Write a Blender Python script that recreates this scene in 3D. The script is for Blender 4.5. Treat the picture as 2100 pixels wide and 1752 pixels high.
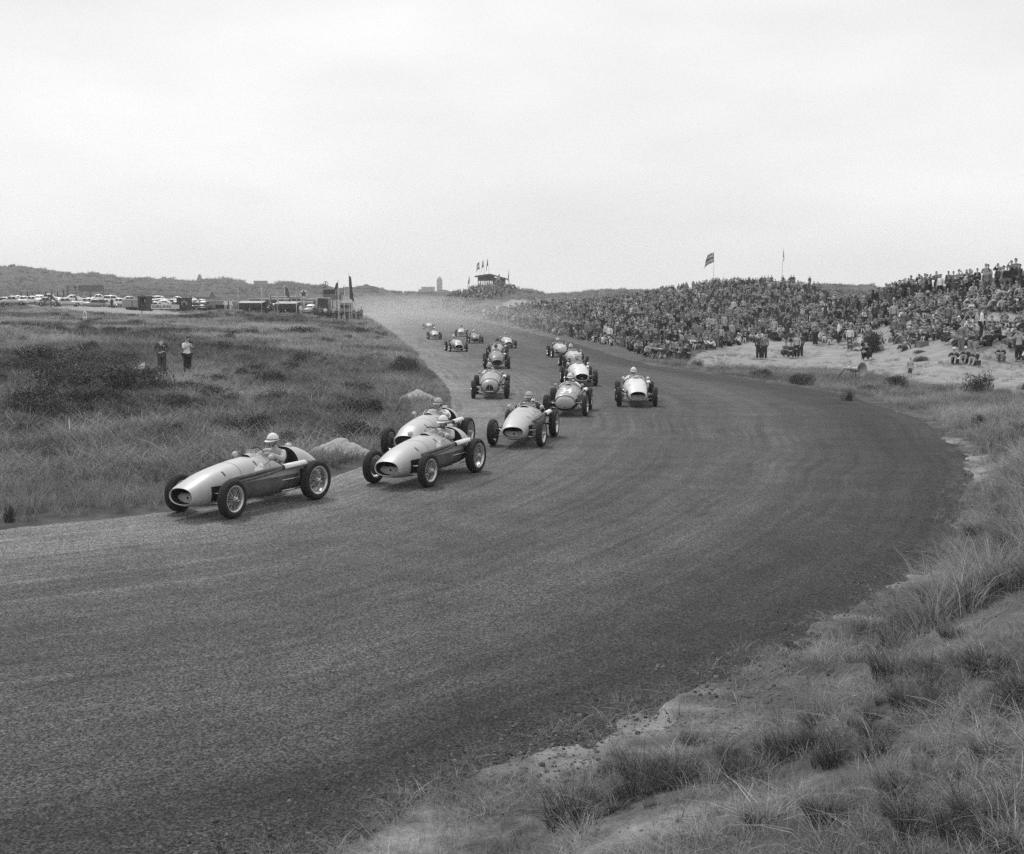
import bpy, bmesh, math, random
import numpy as np
from mathutils import Vector, Matrix, Euler, Quaternion

rnd = random.Random(55)
nr = np.random.RandomState(55)
scene = bpy.context.scene
for o in list(bpy.data.objects):
    bpy.data.objects.remove(o)
C = scene.collection

# ------------------------------------------------------------------ camera
HC, FPX, CX, CY, HORIZON = 3.9, 2400.0, 1050.0, 876.0, 612.0     # camera height; focal length in units of a 2100 wide frame
PITCH = math.atan((CY - HORIZON) / FPX)
cam_data = bpy.data.cameras.new('camera')
cam_data.sensor_fit = 'HORIZONTAL'
cam_data.sensor_width = 36.0
cam_data.lens = 36.0 * FPX / 2100.0
cam_data.clip_start = 0.1
cam_data.clip_end = 20000.0
cam = bpy.data.objects.new('camera', cam_data)
C.objects.link(cam)
cam.location = (0, 0, HC)
cam.rotation_euler = (math.pi / 2 - PITCH, 0, 0)
scene.camera = cam

# ------------------------------------------------------------------ sky, sun, exposure
SUN_EL, SUN_AZ = math.radians(56), math.radians(-28)              # azimuth from +Y (away from the camera) towards +X
world = bpy.data.worlds.new('World')
scene.world = world
world.use_nodes = True
wn, wl = world.node_tree.nodes, world.node_tree.links
wn.clear()
w_out = wn.new('ShaderNodeOutputWorld')
w_bg = wn.new('ShaderNodeBackground')
w_sky = wn.new('ShaderNodeTexSky')
w_sky.sky_type = 'NISHITA'
w_sky.sun_disc = False
w_sky.sun_elevation = SUN_EL
w_sky.sun_rotation = SUN_AZ
w_bw = wn.new('ShaderNodeRGBToBW')
w_geo = wn.new('ShaderNodeTexCoord')
w_map = wn.new('ShaderNodeMapping'); w_map.inputs['Scale'].default_value = (1.6, 1.6, 5.0)
w_noise = wn.new('ShaderNodeTexNoise')
w_noise.inputs['Scale'].default_value = 1.3
w_noise.inputs['Detail'].default_value = 7
w_noise.inputs['Roughness'].default_value = 0.52
w_cloud = wn.new('ShaderNodeMapRange')                            # a nearly even veil of high cloud
w_cloud.inputs['From Min'].default_value = 0.3
w_cloud.inputs['From Max'].default_value = 0.7
w_cloud.inputs['To Min'].default_value = 6.6
w_cloud.inputs['To Max'].default_value = 8.7
w_mix = wn.new('ShaderNodeMix'); w_mix.data_type = 'FLOAT'
w_mix.inputs[0].default_value = 0.93
wl.new(w_geo.outputs['Generated'], w_map.inputs[0])
wl.new(w_map.outputs[0], w_noise.inputs['Vector'])
wl.new(w_noise.outputs['Fac'], w_cloud.inputs['Value'])
wl.new(w_sky.outputs[0], w_bw.inputs[0])
wl.new(w_bw.outputs[0], w_mix.inputs[2])
wl.new(w_cloud.outputs[0], w_mix.inputs[3])
wl.new(w_mix.outputs[0], w_bg.inputs['Color'])
w_bg.inputs['Strength'].default_value = 0.122
wl.new(w_bg.outputs[0], w_out.inputs[0])

sun_data = bpy.data.lights.new('sun', 'SUN')
sun_data.energy = 2.2
sun_data.angle = math.radians(11)
sun_data.color = (1, 1, 1)
sun = bpy.data.objects.new('sun', sun_data)
C.objects.link(sun)
s_dir = Vector((math.sin(SUN_AZ) * math.cos(SUN_EL), math.cos(SUN_AZ) * math.cos(SUN_EL), math.sin(SUN_EL)))
sun.rotation_euler = s_dir.to_track_quat('Z', 'Y').to_euler()
sun.location = (0, 0, 60)

scene.view_settings.view_transform = 'Standard'
scene.view_settings.look = 'None'
scene.view_settings.exposure = 0.0
scene.view_settings.gamma = 1.0
scene.view_settings.use_curve_mapping = False
scene.render.engine = 'CYCLES'
scene.cycles.max_bounces = 6
scene.cycles.diffuse_bounces = 3
scene.cycles.glossy_bounces = 3
scene.cycles.transmission_bounces = 4
scene.cycles.transparent_max_bounces = 8
scene.cycles.volume_bounces = 1
scene.cycles.use_denoising = False

# ------------------------------------------------------------------ helpers
def ray(px, py):
    """direction of the ray through a frame position (2100 x 1752 units), scaled to advance 1 m along +Y"""
    u = (px - CX) / FPX; v = (CY - py) / FPX
    cp, sp = math.cos(PITCH), math.sin(PITCH)
    dy = cp + v * sp
    return u / dy, (-sp + v * cp) / dy

def at(px, py, Y):
    dx, dz = ray(px, py)
    return Vector((dx * Y, Y, HC + dz * Y))

def proj(x, y, z):
    cp, sp = math.cos(PITCH), math.sin(PITCH)
    zz = z - HC
    f = y * cp - zz * sp
    up = y * sp + zz * cp
    return CX + FPX * x / f, CY - FPX * up / f

def sstep(a, b, x):
    t = np.clip((np.asarray(x, dtype=float) - a) / (b - a), 0, 1)
    return t * t * (3 - 2 * t)

def zroad(y):
    return -0.5 * sstep(55, 125, y)

def on_road(px, py, dz=0.0):
    dx, k = ray(px, py)
    Y = -HC / k
    for _ in range(30):
        Y = (float(zroad(Y)) + dz - HC) / k
    return Vector((dx * Y, Y, float(zroad(Y)) + dz))

MATS = {}
def grey(name, v, rough=0.7, var=0.18, scale=6.0, metallic=0.0, spec=0.35, coat=0.0, bump=0.0, alpha=None, detail=4):
    """a grey paint, cloth, metal ... with a mottled tone"""
    if name in MATS: return MATS[name]
    m = bpy.data.materials.new(name); m.use_nodes = True
    n, l = m.node_tree.nodes, m.node_tree.links
    b = n['Principled BSDF']
    b.inputs['Roughness'].default_value = rough
    b.inputs['Metallic'].default_value = metallic
    b.inputs['Specular IOR Level'].default_value = spec
    if coat: b.inputs['Coat Weight'].default_value = coat; b.inputs['Coat Roughness'].default_value = 0.3
    tc = n.new('ShaderNodeTexCoord')
    no = n.new('ShaderNodeTexNoise'); no.inputs['Scale'].default_value = scale; no.inputs['Detail'].default_value = detail
    no.inputs['Roughness'].default_value = 0.65
    l.new(tc.outputs['Object'], no.inputs['Vector'])
    mr = n.new('ShaderNodeMapRange')
    mr.inputs['From Min'].default_value = 0.25; mr.inputs['From Max'].default_value = 0.75
    mr.inputs['To Min'].default_value = v * (1 - var); mr.inputs['To Max'].default_value = v * (1 + var)
    l.new(no.outputs['Fac'], mr.inputs['Value'])
    l.new(mr.outputs[0], b.inputs['Base Color'])
    if bump:
        bp = n.new('ShaderNodeBump'); bp.inputs['Strength'].default_value = bump; bp.inputs['Distance'].default_value = 0.02
        l.new(no.outputs['Fac'], bp.inputs['Height']); l.new(bp.outputs[0], b.inputs['Normal'])
    if alpha is not None:
        b.inputs['Alpha'].default_value = alpha
    MATS[name] = m
    return m

def tag(o, label=None, cat=None, group=None, kind=None):
    if label: o['label'] = label
    if cat: o['category'] = cat
    if group: o['group'] = group
    if kind: o['kind'] = kind
    return o

def link(name, me, mats=None, parent=None, smooth=True):
    o = bpy.data.objects.new(name, me)
    C.objects.link(o)
    if mats is not None and not me.materials:
        for m in (mats if isinstance(mats, (list, tuple)) else [mats]): me.materials.append(m)
    if parent is not None: o.parent = parent
    return o

def obj(name, bm, mats, parent=None, smooth=True):
    me = bpy.data.meshes.new(name)
    bmesh.ops.recalc_face_normals(bm, faces=bm.faces)
    bm.to_mesh(me); bm.free()
    if smooth:
        me.polygons.foreach_set('use_smooth', [True] * len(me.polygons))
    return link(name, me, mats, parent)

def empty(name, loc=(0, 0, 0), rz=0.0):
    o = bpy.data.objects.new(name, None); C.objects.link(o)
    o.empty_display_size = 0.2
    o.location = loc; o.rotation_euler = (0, 0, rz)
    return o

KIDS = {}
def children(o):
    return [c for c in bpy.data.objects if c.parent == o]

def copy_tree(o, kids=None):
    c = o.copy(); C.objects.link(c)
    for ch in (kids if kids is not None else list(o.children)):
        d = ch.copy(); C.objects.link(d); d.parent = c
        for g in list(ch.children):
            e = g.copy(); C.objects.link(e); e.parent = d
    return c

def box(bm, cx, cy, cz, sx, sy, sz, rz=0.0, mi=0, taper=1.0):
    vs = []
    c, s = math.cos(rz), math.sin(rz)
    for k in (-1, 1):
        t = taper if k > 0 else 1.0
        for (i, j) in ((-1, -1), (1, -1), (1, 1), (-1, 1)):
            x, y = i * sx / 2 * t, j * sy / 2 * t
            vs.append(bm.verts.new((cx + x * c - y * s, cy + x * s + y * c, cz + k * sz / 2)))
    for f in ((0, 3, 2, 1), (4, 5, 6, 7), (0, 1, 5, 4), (1, 2, 6, 5), (2, 3, 7, 6), (3, 0, 4, 7)):
        fa = bm.faces.new([vs[i] for i in f]); fa.material_index = mi
    return vs

def tube(bm, pts, radii, n=8, cap=True, mi=0):
    """a round bar through the points"""
    pts = [Vector(p) for p in pts]
    if not isinstance(radii, (list, tuple)): radii = [radii] * len(pts)
    rings = []
    prev = None
    for i, p in enumerate(pts):
        d = (pts[min(i + 1, len(pts) - 1)] - pts[max(i - 1, 0)])
        d = d.normalized() if d.length > 1e-9 else Vector((0, 0, 1))
        if prev is None:
            a = d.orthogonal().normalized()
        else:
            a = prev - d * prev.dot(d)
            a = a.normalized() if a.length > 1e-6 else d.orthogonal().normalized()
        prev = a
        b = d.cross(a)
        rings.append([bm.verts.new(p + (a * math.cos(2 * math.pi * k / n) + b * math.sin(2 * math.pi * k / n)) * radii[i]) for k in range(n)])
    for r0, r1 in zip(rings, rings[1:]):
        for k in range(n):
            f = bm.faces.new((r0[k], r0[(k + 1) % n], r1[(k + 1) % n], r1[k])); f.material_index = mi
    if cap:
        f = bm.faces.new(rings[0][::-1]); f.material_index = mi
        f = bm.faces.new(rings[-1]); f.material_index = mi

def lathe(bm, prof, n=28, axis='Y', mi=0, closed=False, cen=(0, 0, 0)):
    """prof: (radius, along the axis)"""
    rings = []
    cen = Vector(cen)
    for (r, h) in prof:
        ring = []
        for k in range(n):
            a = 2 * math.pi * k / n
            if axis == 'Y': v = Vector((r * math.cos(a), h, r * math.sin(a)))
            elif axis == 'Z': v = Vector((r * math.cos(a), r * math.sin(a), h))
            else: v = Vector((h, r * math.cos(a), r * math.sin(a)))
            ring.append(bm.verts.new(cen + v))
        rings.append(ring)
    pairs = list(zip(rings, rings[1:]))
    if closed: pairs.append((rings[-1], rings[0]))
    for r0, r1 in pairs:
        for k in range(n):
            f = bm.faces.new((r0[k], r0[(k + 1) % n], r1[(k + 1) % n], r1[k])); f.material_index = mi
    return rings

def np_mesh(name, verts, faces):
    me = bpy.data.meshes.new(name)
    me.from_pydata([tuple(v) for v in verts], [], [tuple(f) for f in faces])
    me.update()
    return me

def catmull(pts, n):
    pts = [np.array(p, dtype=float) for p in pts]
    P = [2 * pts[0] - pts[1]] + pts + [2 * pts[-1] - pts[-2]]
    out = []
    for i in range(1, len(P) - 2):
        for k in range(12):
            t = k / 12
            a, b, c, d = P[i - 1], P[i], P[i + 1], P[i + 2]
            out.append(0.5 * ((2 * b) + (c - a) * t + (2 * a - 5 * b + 4 * c - d) * t * t + (3 * b - a - 3 * c + d) * t ** 3))
    out.append(P[-2])
    out = np.array(out)
    s = np.concatenate([[0], np.cumsum(np.linalg.norm(np.diff(out, axis=0), axis=1))])
    q = np.linspace(0, s[-1], n)
    return np.stack([np.interp(q, s, out[:, k]) for k in range(out.shape[1])], axis=1), s[-1]

def in_poly(px, py, poly):
    px = np.asarray(px, dtype=float); py = np.asarray(py, dtype=float)
    r = np.zeros(px.shape, dtype=bool)
    n = len(poly)
    for i in range(n):
        x0, y0 = poly[i]; x1, y1 = poly[(i + 1) % n]
        if y0 == y1: continue
        c = ((y0 > py) != (y1 > py)) & (px < (x1 - x0) * (py - y0) / (y1 - y0) + x0)
        r ^= c
    return r

def vnoise(x, y, seed=0):
    """smooth value noise, 0..1"""
    x = np.asarray(x, dtype=float); y = np.asarray(y, dtype=float)
    xi = np.floor(x).astype(np.int64); yi = np.floor(y).astype(np.int64)
    fx = x - xi; fy = y - yi
    fx = fx * fx * (3 - 2 * fx); fy = fy * fy * (3 - 2 * fy)
    def h(a, b):
        v = (a * 374761393 + b * 668265263 + seed * 974634777) & 0xFFFFFFFF
        v = ((v ^ (v >> 13)) * 1274126177) & 0xFFFFFFFF
        return ((v ^ (v >> 16)) & 0xFFFF) / 65535.0
    return (h(xi, yi) * (1 - fx) + h(xi + 1, yi) * fx) * (1 - fy) + (h(xi, yi + 1) * (1 - fx) + h(xi + 1, yi + 1) * fx) * fy

def fbm(x, y, seed=0, oct=4):
    s = 0; a = 0.5; t = 0
    for k in range(oct):
        s = s + a * vnoise(x * 2 ** k, y * 2 ** k, seed + k); t += a; a *= 0.5
    return s / t
# ------------------------------------------------------------------ road edges, terrain
INNER = [(-700, 1205), (-300, 1130), (0, 1088), (150, 1071), (300, 1056), (450, 1038), (600, 1006), (700, 974), (800, 935), (870, 900), (908, 870), (924, 840),
         (921, 812), (904, 780), (872, 746), (838, 712), (800, 678), (772, 658), (752, 648), (738, 642)]
OUTER = [(700, 1752), (800, 1690), (1000, 1600), (1230, 1500), (1450, 1415), (1650, 1310), (1800, 1225), (1900, 1150), (1960, 1075), (1985, 1000), (1970, 940),
         (1925, 890), (1850, 850), (1700, 806), (1500, 774), (1300, 742), (1180, 706), (1080, 681), (1000, 662), (930, 648), (870, 640), (840, 637)]
inner_w = [on_road(*p) for p in INNER]
outer_w = [Vector((-16, 5.6, 0)), Vector((-9, 5.8, 0)), Vector((-5, 6.4, 0))] + [on_road(*p) for p in OUTER]
def edge_line(ws, apex, n1, n2):
    a, _ = catmull([(p.x, p.y) for p in ws[:apex + 1]], n1)
    b, _ = catmull([(p.x, p.y) for p in ws[apex:]], n2)
    return np.concatenate([a, b[1:]])
NA, NB = 170, 170
E_in = edge_line([Vector((-18, 17.0, 0)), Vector((-14, 17.0, 0))] + inner_w[1:], 12, NA, NB)
E_out = edge_line(outer_w, 12, NA, NB)

def dist_poly(x, y, line):
    """distance to a polyline (vectorised)"""
    d = np.full(x.shape, 1e9)
    for (a, b) in zip(line[:-1], line[1:]):
        ab = b - a; L = ab @ ab
        t = np.clip(((x - a[0]) * ab[0] + (y - a[1]) * ab[1]) / max(L, 1e-9), 0, 1)
        d = np.minimum(d, np.hypot(x - a[0] - t * ab[0], y - a[1] - t * ab[1]))
    return d
ROAD_POLY = [tuple(p) for p in E_in] + [tuple(p) for p in E_out[::-1]]

# control points of the terrain: frame position and distance, or x, y, z
ctl = []
def cp(px, py, Y): ctl.append(tuple(at(px, py, Y)))
def cw(x, y, z): ctl.append((x, y, z))
for e in (E_in, E_out):
    for k in range(0, len(e), 9): cw(e[k][0], e[k][1], float(zroad(e[k][1])))
for k in range(0, len(E_in), 16):
    m = (E_in[k] + E_out[k]) / 2; cw(m[0], m[1], float(zroad(m[1])))
# the bank the photographer stands on
cp(2100, 1752, 5.4); cp(1750, 1752, 5.9); cp(1400, 1752, 6.6); cp(1080, 1752, 7.4); cp(2100, 1400, 8.6); cp(1800, 1500, 8.2); cp(1550, 1560, 8.9)
cp(2100, 1180, 12.6); cp(2000, 1260, 11.8); cp(1850, 1320, 11.6); cp(2100, 1000, 17.6); cp(2060, 930, 21.5); cp(2100, 905, 22.5); cp(2150, 880, 24)
cw(3.5, 2.5, 1.1); cw(6, 4, 1.2); cw(-3, 2.5, 1.0); cw(-10, 2, .6); cw(12, 8, 1.3); cw(14, 16, 1.0); cw(20, 26, .8)
cp(2100, 850, 34); cp(2050, 850, 38); cp(2300, 870, 40)
# left field
for p in ((0, 1000, 23.5), (0, 900, 32), (300, 900, 32), (600, 900, 33), (0, 800, 47), (320, 772, 52), (380, 770, 53), (700, 800, 47), (600, 720, 80), (800, 760, 60),
          (0, 700, 72), (175, 668, 107), (300, 690, 82), (450, 660, 122), (640, 660, 130), (720, 672, 118), (0, 650, 128), (200, 647, 142), (400, 650, 140), (0, 631, 168), (150, 633, 172),
          (300, 639, 172), (430, 644, 165), (500, 640, 182), (600, 642, 182), (680, 645, 180), (730, 645, 190),
          (-200, 628, 180), (-300, 800, 45), (-300, 950, 26)): cp(*p)
# parking ground, the slope behind it, the far dunes
for p in ((0, 628, 190), (150, 628, 195), (300, 630, 200), (500, 636, 195), (0, 612, 255), (150, 611, 262), (300, 611, 270), (450, 620, 262), (650, 630, 240),
          (150, 594, 330), (300, 596, 345), (450, 606, 345), (600, 615, 330), (700, 620, 320),
          (-300, 560, 500), (0, 556, 520), (50, 554, 520), (100, 561, 515), (200, 569, 510), (300, 577, 505), (350, 580, 505), (420, 575, 500), (470, 575, 500), (520, 584, 480),
          (570, 590, 480), (640, 596, 500), (750, 585, 430), (521, 588, 440), (584, 577, 430), (615, 578.5, 430), (656, 588, 430), (700, 597, 440), (740, 603, 450), (800, 605, 460), (870, 606, 470),
          (0, 585, 400), (200, 590, 420), (400, 595, 420)): cp(*p)
for x in (-300, 0, 200, 350, 470): cp(x, 588, 640)
for x in (521, 600, 700): cp(x, 604, 560)
# stand hill
for p in ((905, 612, 350), (940, 603, 360), (975, 589, 370), (1005, 587, 372), (1040, 588, 372), (1058, 597, 368), (1075, 603, 360), (1100, 610, 350), (950, 630, 320), (1000, 622, 320), (1050, 612, 340),
          (1000, 642, 262), (1050, 640, 255), (1090, 632, 270), (900, 632, 330), (860, 625, 380)): cp(*p)
for p in ((975, 604, 460), (1040, 604, 460), (1100, 612, 430)): cp(*p)
# dunes behind the crowd
for p in ((1127, 611, 500), (1168, 602, 520), (1220, 600, 520), (1291, 598, 520), (1349, 599, 520), (1150, 621, 330), (1230, 620, 320), (1300, 615, 330)): cp(*p)
for x in (1127, 1230, 1349): cp(x, 609, 700)
# crowd dune
for p in ((1107, 635, 235), (1180, 632, 225), (1230, 629, 215), (1312, 616, 205), (1373, 606, 200), (1420, 599, 198), (1455, 592, 197), (1500, 589, 196), (1557, 588, 196), (1620, 588.5, 196), (1660, 591, 196), (1677, 594, 195),
          (1450, 640, 150), (1530, 650, 128), (1300, 660, 140), (1400, 680, 112), (1550, 690, 96), (1640, 670, 108), (1640, 620, 160),
          (1414, 722, 82), (1563, 737, 79), (1630, 735, 78), (1700, 740, 74), (1480, 750, 72), (1620, 760, 66), (1700, 640, 130), (1750, 625, 140)): cp(*p)
for x in (1312, 1373, 1455, 1557, 1660): cp(x, 612, 262)
for p in ((1690, 592, 330), (1740, 584, 340), (1790, 592, 340), (1850, 600, 340)): cp(*p)
for x in (1690, 1790): cp(x, 604, 480)
# near right dune
for p in ((1812, 621, 104), (1870, 612, 96), (1927, 607, 90), (1985, 602, 84), (2042, 596, 79), (2100, 590, 75), (2200, 580, 72), (2400, 570, 70),
          (1780, 700, 84), (1850, 690, 80), (1900, 665, 82), (1950, 690, 72), (2000, 660, 74), (2050, 700, 68), (2100, 660, 70), (1966, 748, 63), (2090, 742, 65), (1900, 740, 66), (1800, 745, 68),
          (1866, 783, 56), (1765, 785, 56), (2010, 800, 51), (2100, 805, 49.5), (2200, 800, 50), (2300, 700, 62), (1930, 820, 46), (2100, 830, 42)): cp(*p)
for x in (1812, 1900, 2000, 2100, 2300): cp(x, 625, 128)
# far
for x in (-900, -300, 300, 700, 900, 1100, 1500, 2100, 2700): cp(x, 603, 1500); cp(x, 604, 2500)
for x in (500, 700, 850, 950): cp(x, 607, 700)
for x in (1500, 1900, 2300): cp(x, 606, 700)
cw(-60, 40, .8); cw(-40, 20, .5); cw(-30, 8, .2); cw(60, 60, 4); cw(45, 30, 2); cw(-120, 100, 2); cw(120, 100, 6)
ctl = np.array(ctl)
SU = 3.0
def uv_of(x, y):
    y = np.maximum(np.asarray(y, dtype=float), 0.5)
    return np.asarray(x) / y * SU, np.log(y)
cu, cv = uv_of(ctl[:, 0], ctl[:, 1])
def kern(r): return r ** 1.35
n_c = len(ctl)
A = np.zeros((n_c + 3, n_c + 3))
A[:n_c, :n_c] = kern(np.hypot(cu[:, None] - cu[None], cv[:, None] - cv[None])) + np.eye(n_c) * -1e-3
A[:n_c, n_c] = 1; A[:n_c, n_c + 1] = cu; A[:n_c, n_c + 2] = cv
A[n_c:, :n_c] = A[:n_c, n_c:].T
# heights divided by the distance, so that near and far errors weigh the same in the picture
rhs = np.concatenate([ctl[:, 2] / ctl[:, 1], [0, 0, 0]])
coef = np.linalg.solve(A, rhs)
def base_height(x, y):
    x = np.asarray(x, dtype=float); y = np.asarray(y, dtype=float)
    u, v = uv_of(x, y)
    s = coef[n_c] + coef[n_c + 1] * u + coef[n_c + 2] * v
    for i in range(n_c):
        s = s + coef[i] * kern(np.hypot(u - cu[i], v - cv[i]))
    return s * np.maximum(y, 0.5)

GU = np.concatenate([np.linspace(-1.6, -0.5, 26)[:-1], np.linspace(-0.5, 0.5, 430), np.linspace(0.5, 1.6, 26)[1:]])
GV = np.linspace(math.log(1.6), math.log(2600), 580)
UU, VV = np.meshgrid(GU, GV)
GY = np.exp(VV); GX = UU * GY
GZ = base_height(GX, GY)
mask_r = in_poly(GX, GY, ROAD_POLY)
near = (GY < 450)
d_edge = np.full(GX.shape, 1e3)
d_edge[near] = np.minimum(dist_poly(GX[near], GY[near], E_in), dist_poly(GX[near], GY[near], E_out))
d_out = np.full(GX.shape, 1e3)
d_out[near] = dist_poly(GX[near], GY[near], E_out)
sd = np.where(mask_r, -d_edge, d_edge)                                # below zero on the road
amp = sstep(0.5, 6, sd) * np.clip(GY / 60, 0.25, 6)
GZ = GZ + amp * (0.35 * (fbm(GX / 7, GY / 7, 3) - 0.5) + 0.14 * (fbm(GX / 1.6, GY / 1.6, 9) - 0.5)) * np.where(GY > 300, 1.4, 1.0)
far_bump = sstep(330, 480, GY) * (fbm(GX / 17, GY / 34, 21, 4) - 0.5) * 5.0
GZ = GZ + far_bump * (1 - sstep(650, 900, GY))
# the verge meets the road in a ragged line
rag = 0.05 * (fbm(GX * 1.1, GY * 1.1, 5) - 0.5) + 0.05 * (fbm(GX * 6, GY * 6, 25) - 0.5) + 0.10 * (fbm(GX * 0.35, GY * 0.35, 15) - 0.5)
zr = zroad(GY)
edge_z = zr + np.where(sd < 0, np.maximum(-0.35, sd * 0.12), sd * 0.07) + 0.022 + rag * sstep(-2.0, -0.1, sd) * np.where(d_out < 2.2, 0.75, 0.3)
blend = sstep(0.2, 2.0, sd)
GZ = np.where(GY < 450, edge_z * (1 - blend) + np.maximum(GZ, zr - 0.4) * blend, GZ)

def height(x, y):
    x = np.asarray(x, dtype=float); y = np.maximum(np.asarray(y, dtype=float), 1.7)
    u = x / y; v = np.log(y)
    iu = np.clip(np.searchsorted(GU, u) - 1, 0, len(GU) - 2)
    iv = np.clip(((v - GV[0]) / (GV[1] - GV[0])).astype(int), 0, len(GV) - 2)
    fu = np.clip((u - GU[iu]) / (GU[iu + 1] - GU[iu]), 0, 1); fv = np.clip((v - GV[iv]) / (GV[1] - GV[0]), 0, 1)
    return (GZ[iv, iu] * (1 - fu) + GZ[iv, iu + 1] * fu) * (1 - fv) + (GZ[iv + 1, iu] * (1 - fu) + GZ[iv + 1, iu + 1] * fu) * fv
def hz(x, y): return float(height(np.array([x]), np.array([y]))[0])

YS = np.exp(np.linspace(math.log(4), math.log(1500), 420))
def ground_hit(px, py):
    """first place where the rays through frame positions meet the terrain (vectorised); NaN where none"""
    px = np.atleast_1d(np.asarray(px, dtype=float)); py = np.atleast_1d(np.asarray(py, dtype=float))
    u = (px - CX) / FPX; v = (CY - py) / FPX
    cpi, sp = math.cos(PITCH), math.sin(PITCH)
    dy = cpi + v * sp
    dx = u / dy; dz = (-sp + v * cpi) / dy
    Y = YS[None, :]
    X = dx[:, None] * Y
    gap = HC + dz[:, None] * Y - height(X, np.broadcast_to(Y, X.shape))
    below = gap < 0
    idx = np.argmax(below, axis=1)
    ok = below.any(axis=1)
    i1 = np.clip(idx, 1, None); i0 = i1 - 1
    r = np.arange(len(px))
    g0, g1 = gap[r, i0], gap[r, i1]
    t = np.clip(g0 / np.where(abs(g0 - g1) < 1e-9, 1, g0 - g1), 0, 1)
    yy = YS[i0] + (YS[i1] - YS[i0]) * t
    xx = dx * yy
    zz = height(xx, yy)
    yy = np.where(ok, yy, np.nan)
    return xx, yy, zz
def ghit(px, py):
    x, y, z = ground_hit([px], [py])
    return Vector((float(x[0]), float(y[0]), float(z[0])))

# sand: dune slope under the crowd, strip by the parked cars, drifts along the outer edge
PX, PY = proj(GX, GY, GZ)
SAND1 = [(1400, 748), (1500, 690), (1640, 640), (1700, 640), (1800, 640), (1900, 620), (2160, 560), (2700, 540), (2700, 880), (2100, 812), (2030, 802), (1900, 786), (1800, 768), (1700, 757), (1560, 757), (1480, 754)]
SAND2 = [(40, 625), (170, 629), (300, 633), (400, 645), (418, 650), (300, 653), (215, 647), (150, 640), (80, 632)]
SAND3 = [(985, 655), (1010, 630), (1055, 612), (1110, 618), (1090, 630), (1040, 648)]
SAND4 = [(1100, 625), (1125, 612), (1160, 618), (1150, 628)]
sand = np.zeros(GX.shape)
def add_sand(poly, y0, y1, w):
    m = in_poly(PX, PY, poly) & (GY > y0) & (GY < y1)
    np.maximum(sand, m * w, out=sand)
add_sand(SAND1, 40, 230, 1.0); add_sand(SAND2, 110, 215, 0.95); add_sand(SAND3, 200, 345, 0.7); add_sand(SAND4, 200, 345, 0.8)
crowd_ground = in_poly(PX, PY, [(930, 650), (1120, 625), (1350, 600), (1500, 570), (1700, 590), (1700, 720), (1400, 745), (1200, 700)]) & (GY > 70) & (GY < 380)
sand = np.maximum(sand, crowd_ground * 0.35)
edge_s = np.exp(-np.maximum(sd - 0.35, 0) / 0.9) * (d_out < 8) * (sd > -0.9) * (-.12 + 0.98 * fbm(GX * .8, GY * .8, 33)) * np.where(GY < 40, 1.0, 0.8)
bank = (d_out < 12) * (sd > 0) * (GY < 15) * (0.02 + 0.18 * sstep(1700, 1350, PX) + 0.48 * fbm(GX * 1.1, GY * 1.1, 35))
sand = np.maximum(sand, np.maximum(edge_s, bank))
edge_i = np.exp(-np.maximum(sd, 0) / 0.5) * (d_out > 3) * (sd > -0.6) * (GY < 450) * 0.22
sand = np.maximum(sand, edge_i)
for _ in range(2):                                                     # soften
    s2 = sand.copy(); s2[1:-1, 1:-1] = (sand[1:-1, 1:-1] * 2 + sand[:-2, 1:-1] + sand[2:, 1:-1] + sand[1:-1, :-2] + sand[1:-1, 2:]) / 6; sand = s2
def sand_at(x, y):
    u = x / y; v = np.log(y)
    iu = np.clip(np.searchsorted(GU, u), 0, len(GU) - 1); iv = np.clip(((v - GV[0]) / (GV[1] - GV[0])).astype(int), 0, len(GV) - 1)
    return sand[iv, iu]
def sd_at(x, y):
    u = x / y; v = np.log(y)
    iu = np.clip(np.searchsorted(GU, u), 0, len(GU) - 1); iv = np.clip(((v - GV[0]) / (GV[1] - GV[0])).astype(int), 0, len(GV) - 1)
    return sd[iv, iu], d_out[iv, iu]

nu, nv = len(GU), len(GV)
verts = np.stack([GX.ravel(), GY.ravel(), GZ.ravel()], axis=1)
ii = (np.arange(nv - 1)[:, None] * nu + np.arange(nu - 1)[None]).ravel()
faces = np.stack([ii, ii + 1, ii + nu + 1, ii + nu], axis=1)
me = bpy.data.meshes.new('ground')
me.vertices.add(len(verts)); me.vertices.foreach_set('co', verts.ravel())
me.loops.add(faces.size); me.loops.foreach_set('vertex_index', faces.ravel().astype(np.int32))
me.polygons.add(len(faces))
me.polygons.foreach_set('loop_start', np.arange(0, faces.size, 4, dtype=np.int32))
me.polygons.foreach_set('use_smooth', np.ones(len(faces), dtype=bool))
me.update(calc_edges=True); me.validate()
a = me.attributes.new('sand', 'FLOAT', 'POINT'); a.data.foreach_set('value', sand.ravel().astype(np.float32))

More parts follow.
